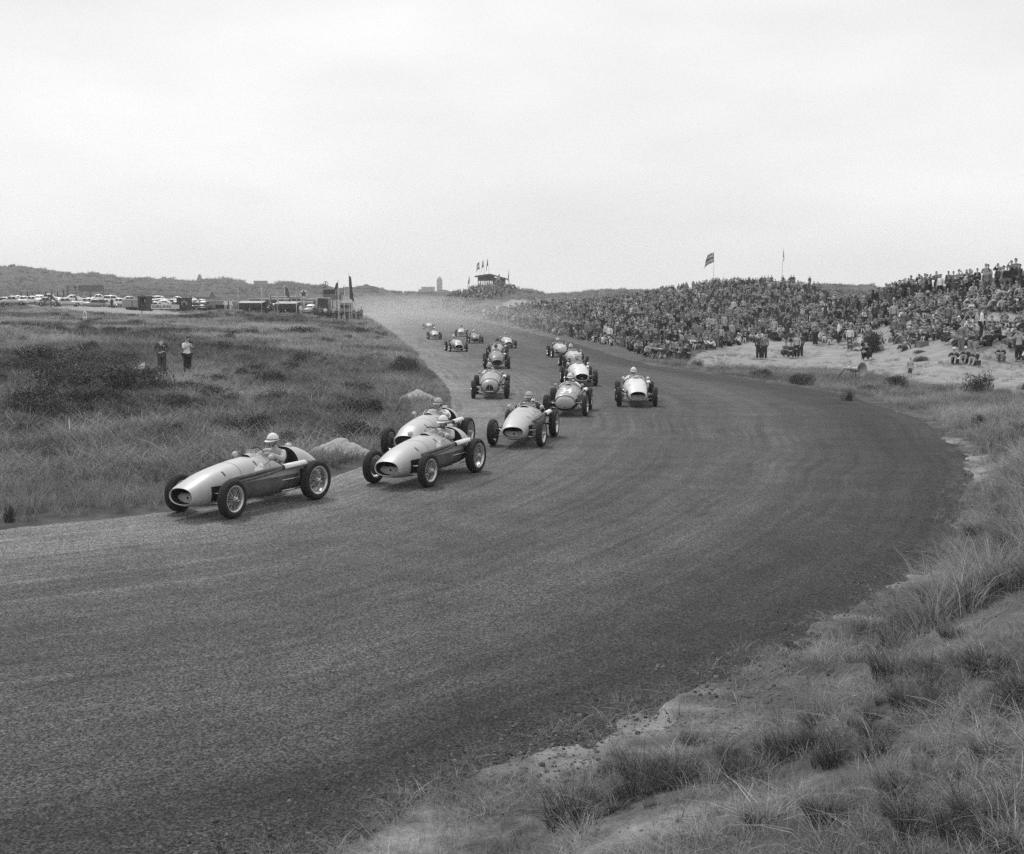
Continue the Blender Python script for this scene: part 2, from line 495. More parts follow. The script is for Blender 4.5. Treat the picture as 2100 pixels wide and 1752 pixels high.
def nd(n, kind, **kw):
    x = n.new(kind)
    for k, v in kw.items():
        if k in x.inputs: x.inputs[k].default_value = v
        else: setattr(x, k, v)
    return x
def ground_material():
    m = bpy.data.materials.new('dune_turf_and_sand'); m.use_nodes = True
    n, l = m.node_tree.nodes, m.node_tree.links
    b = n['Principled BSDF']; b.inputs['Roughness'].default_value = 0.95; b.inputs['Specular IOR Level'].default_value = 0.1
    tc = n.new('ShaderNodeTexCoord')
    big = nd(n, 'ShaderNodeTexNoise', Scale=0.06, Detail=9, Roughness=0.68)
    mid = nd(n, 'ShaderNodeTexNoise', Scale=0.9, Detail=8, Roughness=0.7)
    fine = nd(n, 'ShaderNodeTexNoise', Scale=34.0, Detail=5, Roughness=0.75)
    for t in (big, mid, fine): l.new(tc.outputs['Object'], t.inputs['Vector'])
    at_ = nd(n, 'ShaderNodeAttribute', attribute_name='sand')
    # turf tone
    s1 = nd(n, 'ShaderNodeMath', operation='MULTIPLY_ADD'); l.new(big.outputs['Fac'], s1.inputs[0]); s1.inputs[1].default_value = 0.55; l.new(mid.outputs['Fac'], s1.inputs[2])
    turf = nd(n, 'ShaderNodeMapRange'); turf.inputs['From Min'].default_value = 0.5; turf.inputs['From Max'].default_value = 1.05
    turf.inputs['To Min'].default_value = 0.03; turf.inputs['To Max'].default_value = 0.17
    l.new(s1.outputs[0], turf.inputs['Value'])
    fm = nd(n, 'ShaderNodeMapRange'); fm.inputs['From Min'].default_value = 0.3; fm.inputs['From Max'].default_value = 0.7
    fm.inputs['To Min'].default_value = 0.6; fm.inputs['To Max'].default_value = 1.4
    l.new(fine.outputs['Fac'], fm.inputs['Value'])
    tm = nd(n, 'ShaderNodeMath', operation='MULTIPLY'); l.new(turf.outputs[0], tm.inputs[0]); l.new(fm.outputs[0], tm.inputs[1])
    # sand tone
    st = nd(n, 'ShaderNodeMapRange'); st.inputs['From Min'].default_value = 0.3; st.inputs['From Max'].default_value = 0.7
    st.inputs['To Min'].default_value = 0.22; st.inputs['To Max'].default_value = 0.40
    l.new(mid.outputs['Fac'], st.inputs['Value'])
    fm2 = nd(n, 'ShaderNodeMapRange'); fm2.inputs['From Min'].default_value = 0.3; fm2.inputs['From Max'].default_value = 0.7
    fm2.inputs['To Min'].default_value = 0.62; fm2.inputs['To Max'].default_value = 1.25
    l.new(fine.outputs['Fac'], fm2.inputs['Value'])
    sm = nd(n, 'ShaderNodeMath', operation='MULTIPLY'); l.new(st.outputs[0], sm.inputs[0]); l.new(fm2.outputs[0], sm.inputs[1])
    # where
    m2 = nd(n, 'ShaderNodeTexNoise', Scale=1.7, Detail=9, Roughness=0.72); l.new(tc.outputs['Object'], m2.inputs['Vector'])
    w = nd(n, 'ShaderNodeMath', operation='ADD'); l.new(at_.outputs['Fac'], w.inputs[0]); l.new(m2.outputs['Fac'], w.inputs[1])
    wr = nd(n, 'ShaderNodeMapRange'); wr.inputs['From Min'].default_value = 0.86; wr.inputs['From Max'].default_value = 1.14
    l.new(w.outputs[0], wr.inputs['Value'])
    mx = nd(n, 'ShaderNodeMix', data_type='FLOAT'); l.new(wr.outputs[0], mx.inputs[0]); l.new(tm.outputs[0], mx.inputs[2]); l.new(sm.outputs[0], mx.inputs[3])
    l.new(mx.outputs[0], b.inputs['Base Color'])
    bp = nd(n, 'ShaderNodeBump', Strength=0.6, Distance=0.05); l.new(fine.outputs['Fac'], bp.inputs['Height']); l.new(bp.outputs[0], b.inputs['Normal'])
    return m
M_ground = ground_material()
ground = link('ground', me, M_ground); tag(ground, kind='structure')

# ------------------------------------------------------------------ road
def road_mesh():
    na = 30
    rows = len(E_in)
    V, UVs = [], []
    s = 0.0
    prev = None
    for i in range(rows):
        a, b = E_in[i], E_out[i]
        m = (a + b) / 2
        if prev is not None: s += float(np.linalg.norm(m - prev))
        prev = m
        da = (a - b) / np.linalg.norm(a - b)
        a2 = a + da * 0.9; b2 = b - da * 1.1                           # runs on a little under the verge
        for j in range(na + 1):
            t = j / na
            p = a2 * (1 - t) + b2 * t
            V.append((p[0], p[1], float(zroad(p[1])) + 0.02)); UVs.append((t, s))
    F = []
    for i in range(rows - 1):
        for j in range(na):
            k = i * (na + 1) + j
            F.append((k, k + 1, k + na + 2, k + na + 1))
    me = np_mesh('road', V, F)
    uv = me.uv_layers.new(name='lane')
    for lp in me.loops: uv.data[lp.index].uv = UVs[lp.vertex_index]
    me.polygons.foreach_set('use_smooth', [True] * len(me.polygons))
    return me
def road_material():
    m = bpy.data.materials.new('coarse_asphalt'); m.use_nodes = True
    n, l = m.node_tree.nodes, m.node_tree.links
    b = n['Principled BSDF']; b.inputs['Roughness'].default_value = 0.85; b.inputs['Specular IOR Level'].default_value = 0.2
    uv = nd(n, 'ShaderNodeUVMap', uv_map='lane')
    mp = nd(n, 'ShaderNodeMapping'); mp.inputs['Scale'].default_value = (70, 0.05, 1); l.new(uv.outputs[0], mp.inputs[0])
    wob = nd(n, 'ShaderNodeTexNoise', Scale=0.12, Detail=3); l.new(uv.outputs[0], wob.inputs['Vector'])
    wa = nd(n, 'ShaderNodeVectorMath', operation='MULTIPLY_ADD'); wa.inputs[1].default_value = (6.0, 0, 0); l.new(wob.outputs['Color'], wa.inputs[0]); l.new(mp.outputs[0], wa.inputs[2])
    streak = nd(n, 'ShaderNodeTexNoise', Scale=1.0, Detail=5, Roughness=0.6); l.new(wa.outputs[0], streak.inputs['Vector'])
    mp2 = nd(n, 'ShaderNodeMapping'); mp2.inputs['Scale'].default_value = (5, 0.06, 1); l.new(uv.outputs[0], mp2.inputs[0])
    wide = nd(n, 'ShaderNodeTexNoise', Scale=1.0, Detail=4, Roughness=0.5); l.new(mp2.outputs[0], wide.inputs['Vector'])
    tc = n.new('ShaderNodeTexCoord')
    grain = nd(n, 'ShaderNodeTexVoronoi', Scale=60.0, feature='F1'); l.new(tc.outputs['Object'], grain.inputs['Vector'])
    g2 = nd(n, 'ShaderNodeTexNoise', Scale=34.0, Detail=4, Roughness=0.85); l.new(tc.outputs['Object'], g2.inputs['Vector'])
    mot = nd(n, 'ShaderNodeTexNoise', Scale=0.8, Detail=7, Roughness=0.65); l.new(tc.outputs['Object'], mot.inputs['Vector'])
    sep = nd(n, 'ShaderNodeSeparateXYZ'); l.new(uv.outputs[0], sep.inputs[0])
    across = n.new('ShaderNodeValToRGB')                               # dusty inner line, cleaner and darker outer lane
    cr = across.color_ramp
    cr.elements[0].position = 0.0; cr.elements[0].color = (0.175,) * 3 + (1,)
    cr.elements[1].position = 1.0; cr.elements[1].color = (0.036,) * 3 + (1,)
    for p, v in ((0.12, 0.150), (0.3, 0.092), (0.55, 0.062), (0.72, 0.068), (0.86, 0.034)):
        e = cr.elements.new(p); e.color = (v, v, v, 1)
    l.new(sep.outputs[0], across.inputs[0])
    def mr(src, a0, a1, b0, b1):
        x = nd(n, 'ShaderNodeMapRange'); x.inputs['From Min'].default_value = a0; x.inputs['From Max'].default_value = a1
        x.inputs['To Min'].default_value = b0; x.inputs['To Max'].default_value = b1; l.new(src, x.inputs['Value']); return x.outputs[0]
    def mul(p, q):
        x = nd(n, 'ShaderNodeMath', operation='MULTIPLY'); l.new(p, x.inputs[0]); l.new(q, x.inputs[1]); return x.outputs[0]
    # tyre sweeps come and go: the streaks are strong only in places
    pm = nd(n, 'ShaderNodeTexNoise', Scale=0.16, Detail=4, Roughness=0.6); l.new(tc.outputs['Object'], pm.inputs['Vector'])
    pk = mr(pm.outputs['Fac'], 0.38, 0.62, 0.42, 1.25)
    sm_ = nd(n, 'ShaderNodeMath', operation='MULTIPLY_ADD'); l.new(mr(streak.outputs['Fac'], 0.32, 0.68, -0.30, 0.34), sm_.inputs[0]); l.new(pk, sm_.inputs[1]); sm_.inputs[2].default_value = 1.0
    v = mul(across.outputs[0], sm_.outputs[0])
    v = mul(v, mr(wide.outputs['Fac'], 0.3, 0.7, 0.84, 1.18))
    v = mul(v, mr(mot.outputs['Fac'], 0.3, 0.7, 0.74, 1.28))
    v = mul(v, mr(grain.outputs['Color'], 0.2, 0.8, 0.3, 1.7))
    v = mul(v, mr(g2.outputs['Fac'], 0.36, 0.64, 0.30, 1.70))
    # sand blown over the edges
    sn = nd(n, 'ShaderNodeTexNoise', Scale=1.3, Detail=10, Roughness=0.75); l.new(tc.outputs['Object'], sn.inputs['Vector'])
    ed = n.new('ShaderNodeValToRGB'); ce = ed.color_ramp
    ce.elements[0].position = 0.03; ce.elements[0].color = (.34,) * 3 + (1,)
    ce.elements[1].position = 0.97; ce.elements[1].color = (.30,) * 3 + (1,)
    for p_, v_ in ((0.10, 0.10), (0.16, 0.0), (0.84, 0.0), (0.92, 0.12)):
        e = ce.elements.new(p_); e.color = (v_, v_, v_, 1)
    l.new(sep.outputs[0], ed.inputs[0])
    ad = nd(n, 'ShaderNodeMath', operation='ADD'); l.new(ed.outputs[0], ad.inputs[0]); l.new(sn.outputs['Fac'], ad.inputs[1])
    fac = mr(ad.outputs[0], 0.80, 1.12, 0.0, 0.85)
    sv = mr(g2.outputs['Fac'], 0.3, 0.7, 0.20, 0.36)
    sx = nd(n, 'ShaderNodeMix', data_type='FLOAT'); l.new(fac, sx.inputs[0]); l.new(v, sx.inputs[2]); l.new(sv, sx.inputs[3]); v = sx.outputs[0]
    l.new(v, b.inputs['Base Color'])
    bp = nd(n, 'ShaderNodeBump', Strength=0.5, Distance=0.012); l.new(grain.outputs['Distance'], bp.inputs['Height']); l.new(bp.outputs[0], b.inputs['Normal'])
    return m
road = link('road', road_mesh(), road_material()); tag(road, kind='structure')
# ------------------------------------------------------------------ grass (one mass of instanced tufts) and shrubs
def leaf_material(name, lo, hi, attr='tone'):
    m = bpy.data.materials.new(name); m.use_nodes = True
    n, l = m.node_tree.nodes, m.node_tree.links
    b = n['Principled BSDF']; b.inputs['Roughness'].default_value = 0.7; b.inputs['Specular IOR Level'].default_value = 0.25
    a_ = n.new('ShaderNodeAttribute'); a_.attribute_type = 'INSTANCER'; a_.attribute_name = attr
    r = n.new('ShaderNodeAttribute'); r.attribute_name = 'blade'
    mu = nd(n, 'ShaderNodeMath', operation='MULTIPLY_ADD'); l.new(r.outputs['Fac'], mu.inputs[0]); mu.inputs[1].default_value = 0.55; l.new(a_.outputs['Fac'], mu.inputs[2])
    mr = nd(n, 'ShaderNodeMapRange'); mr.inputs['From Max'].default_value = 1.55; mr.inputs['To Min'].default_value = lo; mr.inputs['To Max'].default_value = hi
    l.new(mu.outputs[0], mr.inputs['Value']); l.new(mr.outputs[0], b.inputs['Base Color'])
    tr = n.new('ShaderNodeBsdfTranslucent'); l.new(mr.outputs[0], tr.inputs['Color'])
    mx = n.new('ShaderNodeMixShader'); mx.inputs[0].default_value = 0.3
    l.new(b.outputs[0], mx.inputs[1]); l.new(tr.outputs[0], mx.inputs[2]); l.new(mx.outputs[0], n['Material Output'].inputs['Surface'])
    return m
M_grass = leaf_material('dune_grass', 0.036, 0.66)

def tuft(name, seed, blades, h0, h1, spread, lean, width, segs=3):
    r = random.Random(seed)
    V, F, T = [], [], []
    for _ in range(blades):
        a = r.uniform(0, 2 * math.pi); d = spread * math.sqrt(r.random())
        bx, by = d * math.cos(a), d * math.sin(a)
        la = a + r.gauss(0, 0.7); L = lean * (0.35 + r.random()); H = r.uniform(h0, h1)
        w = width * r.uniform(.7, 1.3); tone = r.random() ** 1.6
        wa = r.uniform(0, math.pi); wx, wy = math.cos(wa) * w, math.sin(wa) * w
        i0 = len(V)
        for k in range(segs + 1):
            t = k / segs
            ox, oy = bx + math.cos(la) * L * H * t ** 1.9, by + math.sin(la) * L * H * t ** 1.9
            z = H * (t - 0.28 * L * t ** 2.4) - 0.02
            f = 1 - t * 0.8
            if k < segs: V += [(ox - wx * f, oy - wy * f, z), (ox + wx * f, oy + wy * f, z)]; T += [tone, tone]
            else: V.append((ox, oy, z)); T.append(tone)
        for k in range(segs - 1): F.append((i0 + 2 * k, i0 + 2 * k + 1, i0 + 2 * k + 3, i0 + 2 * k + 2))
        k = segs - 1; F.append((i0 + 2 * k, i0 + 2 * k + 1, i0 + 2 * k + 2))
    me = np_mesh(name, V, F)
    at_ = me.attributes.new('blade', 'FLOAT', 'POINT'); at_.data.foreach_set('value', np.array(T, dtype=np.float32))
    me.materials.append(M_grass)
    return bpy.data.objects.new(name, me)

def scatter(name, pos, rz, tilt, scale, idx, tone, sources, label=None):
    """one object: tufts set on points by geometry nodes"""
    me = bpy.data.meshes.new(name)
    n = len(pos)
    me.vertices.add(n); me.vertices.foreach_set('co', np.asarray(pos, dtype=np.float32).ravel())
    rot = np.zeros((n, 3), dtype=np.float32); rot[:, 2] = rz; rot[:, 0] = tilt
    me.attributes.new('rot', 'FLOAT_VECTOR', 'POINT').data.foreach_set('vector', rot.ravel())
    me.attributes.new('size', 'FLOAT', 'POINT').data.foreach_set('value', np.asarray(scale, dtype=np.float32))
    me.attributes.new('pick', 'INT', 'POINT').data.foreach_set('value', np.asarray(idx, dtype=np.int32))
    me.attributes.new('tone', 'FLOAT', 'POINT').data.foreach_set('value', np.asarray(tone, dtype=np.float32))
    o = link(name, me)
    col = bpy.data.collections.new(name + '_kinds')
    for s in sources: col.objects.link(s)
    ng = bpy.data.node_groups.new(name, 'GeometryNodeTree')
    ng.interface.new_socket('Geometry', in_out='INPUT', socket_type='NodeSocketGeometry')
    ng.interface.new_socket('Geometry', in_out='OUTPUT', socket_type='NodeSocketGeometry')
    N, L = ng.nodes, ng.links
    gi = N.new('NodeGroupInput'); go = N.new('NodeGroupOutput')
    ci = N.new('GeometryNodeCollectionInfo'); ci.inputs['Collection'].default_value = col
    ci.inputs['Separate Children'].default_value = True; ci.inputs['Reset Children'].default_value = True
    ip = N.new('GeometryNodeInstanceOnPoints'); ip.inputs['Pick Instance'].default_value = True
    def na(t, nm):
        x = N.new('GeometryNodeInputNamedAttribute'); x.data_type = t; x.inputs['Name'].default_value = nm
        return [q for q in x.outputs if q.enabled][0]
    L.new(gi.outputs[0], ip.inputs['Points']); L.new(ci.outputs[0], ip.inputs['Instance'])
    L.new(na('INT', 'pick'), ip.inputs['Instance Index'])
    e2r = N.new('FunctionNodeEulerToRotation'); L.new(na('FLOAT_VECTOR', 'rot'), e2r.inputs[0]); L.new(e2r.outputs[0], ip.inputs['Rotation'])
    L.new(na('FLOAT', 'size'), ip.inputs['Scale'])
    L.new(ip.outputs[0], go.inputs[0])
    md = o.modifiers.new('tufts', 'NODES'); md.node_group = ng
    tag(o, label, kind='stuff')
    return o

KINDS = [tuft('tuft_a_marram', 1, 30, .45, .75, .11, .85, .0050), tuft('tuft_b_marram_bent', 2, 26, .40, .65, .13, 1.25, .0050),
         tuft('tuft_c_meadow', 3, 34, .16, .34, .16, .8, .0042), tuft('tuft_d_meadow_loose', 4, 26, .20, .42, .22, .9, .0042),
         tuft('tuft_e_short', 5, 30, .06, .16, .14, .7, .0034), tuft('tuft_f_wiry', 6, 14, .18, .42, .10, 1.1, .0030),
         tuft('tuft_g_dry_flat', 7, 18, .15, .30, .16, 1.9, .0034), tuft('tuft_h_far_clump', 8, 30, .25, .5, .42, .8, .030, 2),
         tuft('tuft_i_mid', 9, 22, .18, .36, .17, .9, .010, 2), tuft('tuft_j_mid_tall', 10, 18, .34, .62, .14, .9, .011), tuft('tuft_k_mid_bent', 11, 18, .3, .5, .16, 1.4, .010)]

def sample(n, u0, u1, y0, y1, dens):
    """places spread over the ground; dens(y) gives tufts per square metre, up to n"""
    ys = np.linspace(y0, y1, 400)
    w = dens(ys) * ys; c = np.cumsum(w); tot = c[-1] * (ys[1] - ys[0]) * (u1 - u0); c = c / c[-1]
    m = int(min(n, tot))
    y = np.interp(nr.rand(m), c, ys); u = u0 + (u1 - u0) * nr.rand(m)
    return u * y, y

def field():
    P, RZ, TL, SC, IX, TN = [], [], [], [], [], []
    def add(x, y, pick, size, tone, sink=0.0):
        z = height(x, y) - sink
        P.append(np.stack([x, y, z], 1)); RZ.append(nr.rand(len(x)) * 6.283); TL.append(nr.normal(0, .12, len(x))); SC.append(size); IX.append(pick); TN.append(tone)
    def choose(n, kinds, w):
        return np.asarray(kinds)[nr.choice(len(kinds), n, p=np.array(w) / sum(w))]
    # meadow on the inside of the bend
    x, y = sample(95000, -.56, .02, 15, 150, lambda y: 62 * np.minimum(1, (21 / y)) ** 1.15)
    s, do = sd_at(x, y)
    keep = (s > 0.12) & (sand_at(x, y) < .6)
    x, y, s = x[keep], y[keep], s[keep]
    patch = fbm(x / 5, y / 7, 41); patch2 = fbm(x / 1.3, y / 1.3, 43)
    keep = nr.rand(len(x)) < np.clip(.35 + 1.1 * patch, 0, 1) * np.clip(.45 + s / 1.6, 0, 1)
    for (fx, fy, rx) in ((694, 938, 62), (854, 823, 50)):               # not on the heaps
        g = ghit(fx, fy); w_ = rx * g.y / FPX; keep &= ~((abs(x - g.x) < w_) & (y < g.y + 1.4 * w_) & (y > g.y - 2.2) & (np.hypot(x - g.x, (y - g.y - .3 * w_) * 1.3) < w_ * 1.05) & (nr.rand(len(x)) < .8))
    for (fx, fy) in ((333, 770), (385, 770)):                           # trodden where the two men stand
        g = ghit(fx, fy); keep &= ~((abs(x - g.x) < .7) & (y < g.y + .4) & (y > g.y - 3.6))
    x, y, s, patch, patch2 = x[keep], y[keep], s[keep], patch[keep], patch2[keep]
    n = len(x)
    pick = choose(n, [2, 3, 4, 5, 0, 1], [4, 3.5, 2, .6, .18, .18])
    pick = np.where((y > 24) & (nr.rand(n) < .8), nr.choice([8, 8, 8, 9, 10], n), pick)
    pick = np.where((y > 70) & (nr.rand(n) < .6), 7, pick)
    pick = np.where((patch > .60) & (nr.rand(n) < .45) & (s > 1.5), np.where(y > 24, nr.randint(9, 11, n), nr.randint(0, 2, n)), pick)
    size = np.clip(nr.normal(1, .2, n), .5, 1.6) * np.clip(.45 + s / 2.0, .45, 1.0) * (.8 + .5 * patch2)
    dark = sstep(.52, .34, fbm(x / 9, y / 16, 47))
    fx_, fy_ = proj(x, y, height(x, y))
    scrub = in_poly(fx_ + 40 * (patch2 - .5), fy_ + 22 * (patch - .5), [(-400, 735), (60, 738), (200, 728), (285, 755), (315, 786), (430, 812), (480, 848), (330, 868), (160, 846), (0, 862), (-400, 880)])
    tone = np.clip(nr.normal(.31, .15, n) + 1.5 * (patch - .5) + .8 * (patch2 - .5) - .22 * dark - .26 * scrub, 0, 1)
    add(x, y, pick, size, tone)
    # outer verge and bank up to the sand
    x, y = sample(60000, .02, .56, 12, 75, lambda y: 58 * np.minimum(1, (18 / y)) ** 1.1)
    s, do = sd_at(x, y); px, py = proj(x, y, height(x, y))
    sa = sand_at(x, y)
    keep = (s > 0.05) & (nr.rand(len(x)) < np.where(sa > .75, .05, 1 - .55 * sa) * np.clip(.3 + s / 1.2, 0, 1))
    g = ghit(1866, 778); keep &= ~((abs(x - g.x) < .7) & (y < g.y + .5) & (y > g.y - 5))
    x, y, s, sa, px, py = [q[keep] for q in (x, y, s, sa, px, py)]
    n = len(x)
    patch = fbm(x / 3, y / 3, 51); patch2 = fbm(x / 1.1, y / 1.1, 53)
    pick = choose(n, [2, 3, 4, 5, 0, 1], [3, 3, 2, 1, .5, .5])
    tall = (px > 1880) & (py > 850) & (nr.rand(n) < .22)
    pick = np.where(tall, nr.randint(0, 2, n), pick)
    size = np.clip(nr.normal(.82, .22, n), .4, 1.4) * np.clip(.4 + s / 1.8, .4, 1.0) * np.where(sa > .75, .55, 1)
    tone = np.clip(nr.normal(.30, .15, n) + 1.2 * (patch - .5) + .8 * (patch2 - .5) + .30 * tall - .2 * (sa > .75), 0, 1)
    add(x, y, pick, size, tone)
    # bank below the photographer
    x, y = sample(30000, -.2, .56, 3.6, 13, lambda y: 330 * np.minimum(1, (6 / y)) ** .9)
    s, do = sd_at(x, y); sa = sand_at(x, y); px, py = proj(x, y, height(x, y))
    patch = fbm(x / .9, y / .9, 61); patch2 = fbm(x / .35, y / .35, 63)
    keep = (s > -.05) & (nr.rand(len(x)) < np.clip(.02 + 1.7 * (patch - .42), .02, 1) * np.clip(.15 + s / 1.6, 0, 1) * (1 - .75 * sa))
    x, y, s, sa, px, py, patch, patch2 = [q[keep] for q in (x, y, s, sa, px, py, patch, patch2)]
    n = len(x)
    pick = choose(n, [4, 5, 6, 3, 2, 0, 1], [6, 2.2, 3.0, .6, .8, .02, .03])
    tall = (px > 1850) & (py < 1330) & (nr.rand(n) < .09)
    pick = np.where(tall, nr.randint(0, 2, n), pick)
    size = np.clip(nr.normal(.55, .16, n), .25, 1.0) * np.clip(.5 + s / 2, .5, 1) * np.where(tall, 1.15, 1)
    tone = np.clip(nr.normal(.36, .24, n) + 1.3 * (patch2 - .5) - .40 * sstep(.55, .75, patch), 0, 1)
    add(x, y, pick, size, tone)
    # far turf: slopes behind the parked cars, stand hill, verge along the straight
    x, y = sample(22000, -.56, .56, 150, 540, lambda y: 1.6 * (150 / y) ** 1.3)
    s, do = sd_at(x, y); keep = (s > 1.0) & (sand_at(x, y) < .5); x, y = x[keep], y[keep]; n = len(x)
    patch = fbm(x / 16, y / 30, 71)
    keep = nr.rand(n) < np.clip(patch * 1.5 - .2, 0, 1); x, y, patch = x[keep], y[keep], patch[keep]; n = len(x)
    add(x, y, np.full(n, 7), np.clip(nr.normal(1.1, .25, n), .6, 2) * np.clip(y / 220, 1, 2.6), np.clip(nr.normal(.22, .1, n) + .9 * (patch - .5), 0, 1))
    # thin tufts on the sand slope
    x, y = sample(30000, .1, .56, 45, 110, lambda y: np.full_like(y, 7.0))
    keep = sand_at(x, y) > .7; x, y = x[keep], y[keep]
    pp = fbm(x / 2.2, y / 2.2, 81); keep = nr.rand(len(x)) < sstep(.44, .66, pp) * .75; x, y = x[keep], y[keep]; n = len(x)
    add(x, y, choose(n, [4, 3, 2], [5, 1, 1]), np.clip(nr.normal(.8, .3, n), .3, 1.5), np.clip(nr.normal(.18, .1, n), 0, 1))
    cat_ = lambda q: np.concatenate(q)
    return scatter('dune_grass', cat_(P), cat_(RZ), cat_(TL), cat_(SC), cat_(IX), cat_(TN), KINDS)
grass = field()

# broken edge: gravel and dry litter
M_grit = leaf_material('edge_grit', 0.03, 0.34)
def pebble(name, seed):
    r = random.Random(seed); bm = bmesh.new(); bmesh.ops.create_icosphere(bm, subdivisions=1, radius=.018)
    for v in bm.verts: v.co *= r.uniform(.7, 1.3); v.co.z *= .7
    me = bpy.data.meshes.new(name); bm.to_mesh(me); bm.free(); me.materials.append(M_grit)
    return bpy.data.objects.new(name, me)
PEB = [pebble('pebble_' + c, k) for k, c in enumerate('abc')]
def grit():
    x, y = sample(90000, -.3, .56, 5, 30, lambda y: 900 * np.minimum(1, (7 / y)) ** 1.7)
    s, do = sd_at(x, y)
    cl = fbm(x / .5, y / .5, 111)
    keep = (do < 3.0) & (s > -.9) & (s < 2.4) & (nr.rand(len(x)) < np.exp(-np.abs(s - .1) / .8) * sstep(.35, .7, cl))
    x, y = x[keep], y[keep]; n = len(x)
    z = np.maximum(height(x, y), zroad(y) + .02)
    return scatter('edge_gravel', np.stack([x, y, z], 1), nr.rand(n) * 6.28, nr.rand(n) * 6.28, np.clip(nr.lognormal(-.55, .5, n), .2, 1.8), nr.randint(0, 3, n), nr.rand(n), PEB)
grit()
def litter():
    x, y = sample(60000, -.3, .56, 4, 30, lambda y: 330 * np.minimum(1, (7 / y)) ** 1.5)
    s, do = sd_at(x, y)
    cl = fbm(x / .8, y / .8, 121)
    keep = (do < 6.0) & (s > -.35) & (nr.rand(len(x)) < sstep(.38, .62, cl) * sstep(-.8, .5, s) * .8)
    x, y, cl = x[keep], y[keep], cl[keep]; n = len(x)
    z = np.maximum(height(x, y), zroad(y) + .02)
    return scatter('dry_litter', np.stack([x, y, z], 1), nr.rand(n) * 6.28, nr.normal(0, .35, n), np.clip(nr.normal(.42, .14, n), .15, .8), nr.choice([4, 5, 6, 6], n), np.clip(nr.normal(.42, .25, n), 0, 1), KINDS)
litter()

# shrubs: leaves through the volume of a low dome, on a few stems
M_leaf = bpy.data.materials.new('shrub_leaf'); M_leaf.use_nodes = True
def _leaf():
    n, l = M_leaf.node_tree.nodes, M_leaf.node_tree.links
    b = n['Principled BSDF']; b.inputs['Roughness'].default_value = 0.6; b.inputs['Specular IOR Level'].default_value = 0.25
    a_ = n.new('ShaderNodeAttribute'); a_.attribute_name = 'blade'
    mr = nd(n, 'ShaderNodeMapRange'); mr.inputs['To Min'].default_value = 0.022; mr.inputs['To Max'].default_value = 0.095
    l.new(a_.outputs['Fac'], mr.inputs['Value']); l.new(mr.outputs[0], b.inputs['Base Color'])
_leaf()
M_stem = grey('shrub_stem', 0.06, 0.9)
def shrub_mesh(seed, n=3200):
    r = random.Random(seed)
    lobes = [(r.uniform(-.55, .55), r.uniform(-.45, .45), r.uniform(.12, .42), r.uniform(.28, .5)) for _ in range(8)]
    V, F, T = [], [], []
    for k in range(n):
        lx, ly, lz, lr = lobes[r.randrange(8)]
        d = Vector((r.gauss(0, 1), r.gauss(0, 1), r.gauss(0, 1))).normalized() * lr * (r.random() ** .35)
        c = Vector((lx, ly, lz)) + d
        if c.z < 0.0: c.z = r.uniform(0, .15)
        up = Vector((r.gauss(0, .6), r.gauss(0, .6), 1)).normalized(); sd__ = up.orthogonal().normalized()
        sd__ = Quaternion(up, r.uniform(0, 6.28)) @ sd__
        L = r.uniform(.03, .07); w = L * r.uniform(.22, .42)
        i = len(V); nrm = up.cross(sd__)
        V += [c - sd__ * w, c + sd__ * w, c + up * L + nrm * L * .3 + sd__ * w * .3, c + up * L * .9 + nrm * L * .3 - sd__ * w * .3]
        F.append((i, i + 1, i + 2, i + 3)); T += [r.random()] * 4
    me = np_mesh('shrub_foliage', V, F)
    me.attributes.new('blade', 'FLOAT', 'POINT').data.foreach_set('value', np.array(T, dtype=np.float32))
    me.materials.append(M_leaf)
    bm = bmesh.new()
    for lx, ly, lz, lr in lobes[:5]: tube(bm, [(lx * .15, ly * .15, -.1), (lx * .6, ly * .6, lz * .5), (lx, ly, lz + lr * .5)], [.03, .02, .008], 5)
    ms = bpy.data.meshes.new('shrub_stems'); bm.to_mesh(ms); bm.free(); ms.materials.append(M_stem)
    return me, ms
SHRUB = [shrub_mesh(100 + k) for k in range(4)]
def shrub(px, py, w, h, label, group='dune shrubs', name='dune_shrub', dpt=None):
    """w, h in frame units"""
    g = ghit(px, py)
    s = g.y / FPX
    o = empty(name, (g.x, g.y + .25 * w * s, g.z - .04), rnd.uniform(0, 6.28)); tag(o, label, 'shrub', group)
    k = rnd.randrange(4)
    o.scale = (w * s / 1.75, w * s / 1.75 * (dpt or .9), h * s / .82)
    link('foliage', SHRUB[k][0], None, o); link('stems', SHRUB[k][1], None, o)
    return o
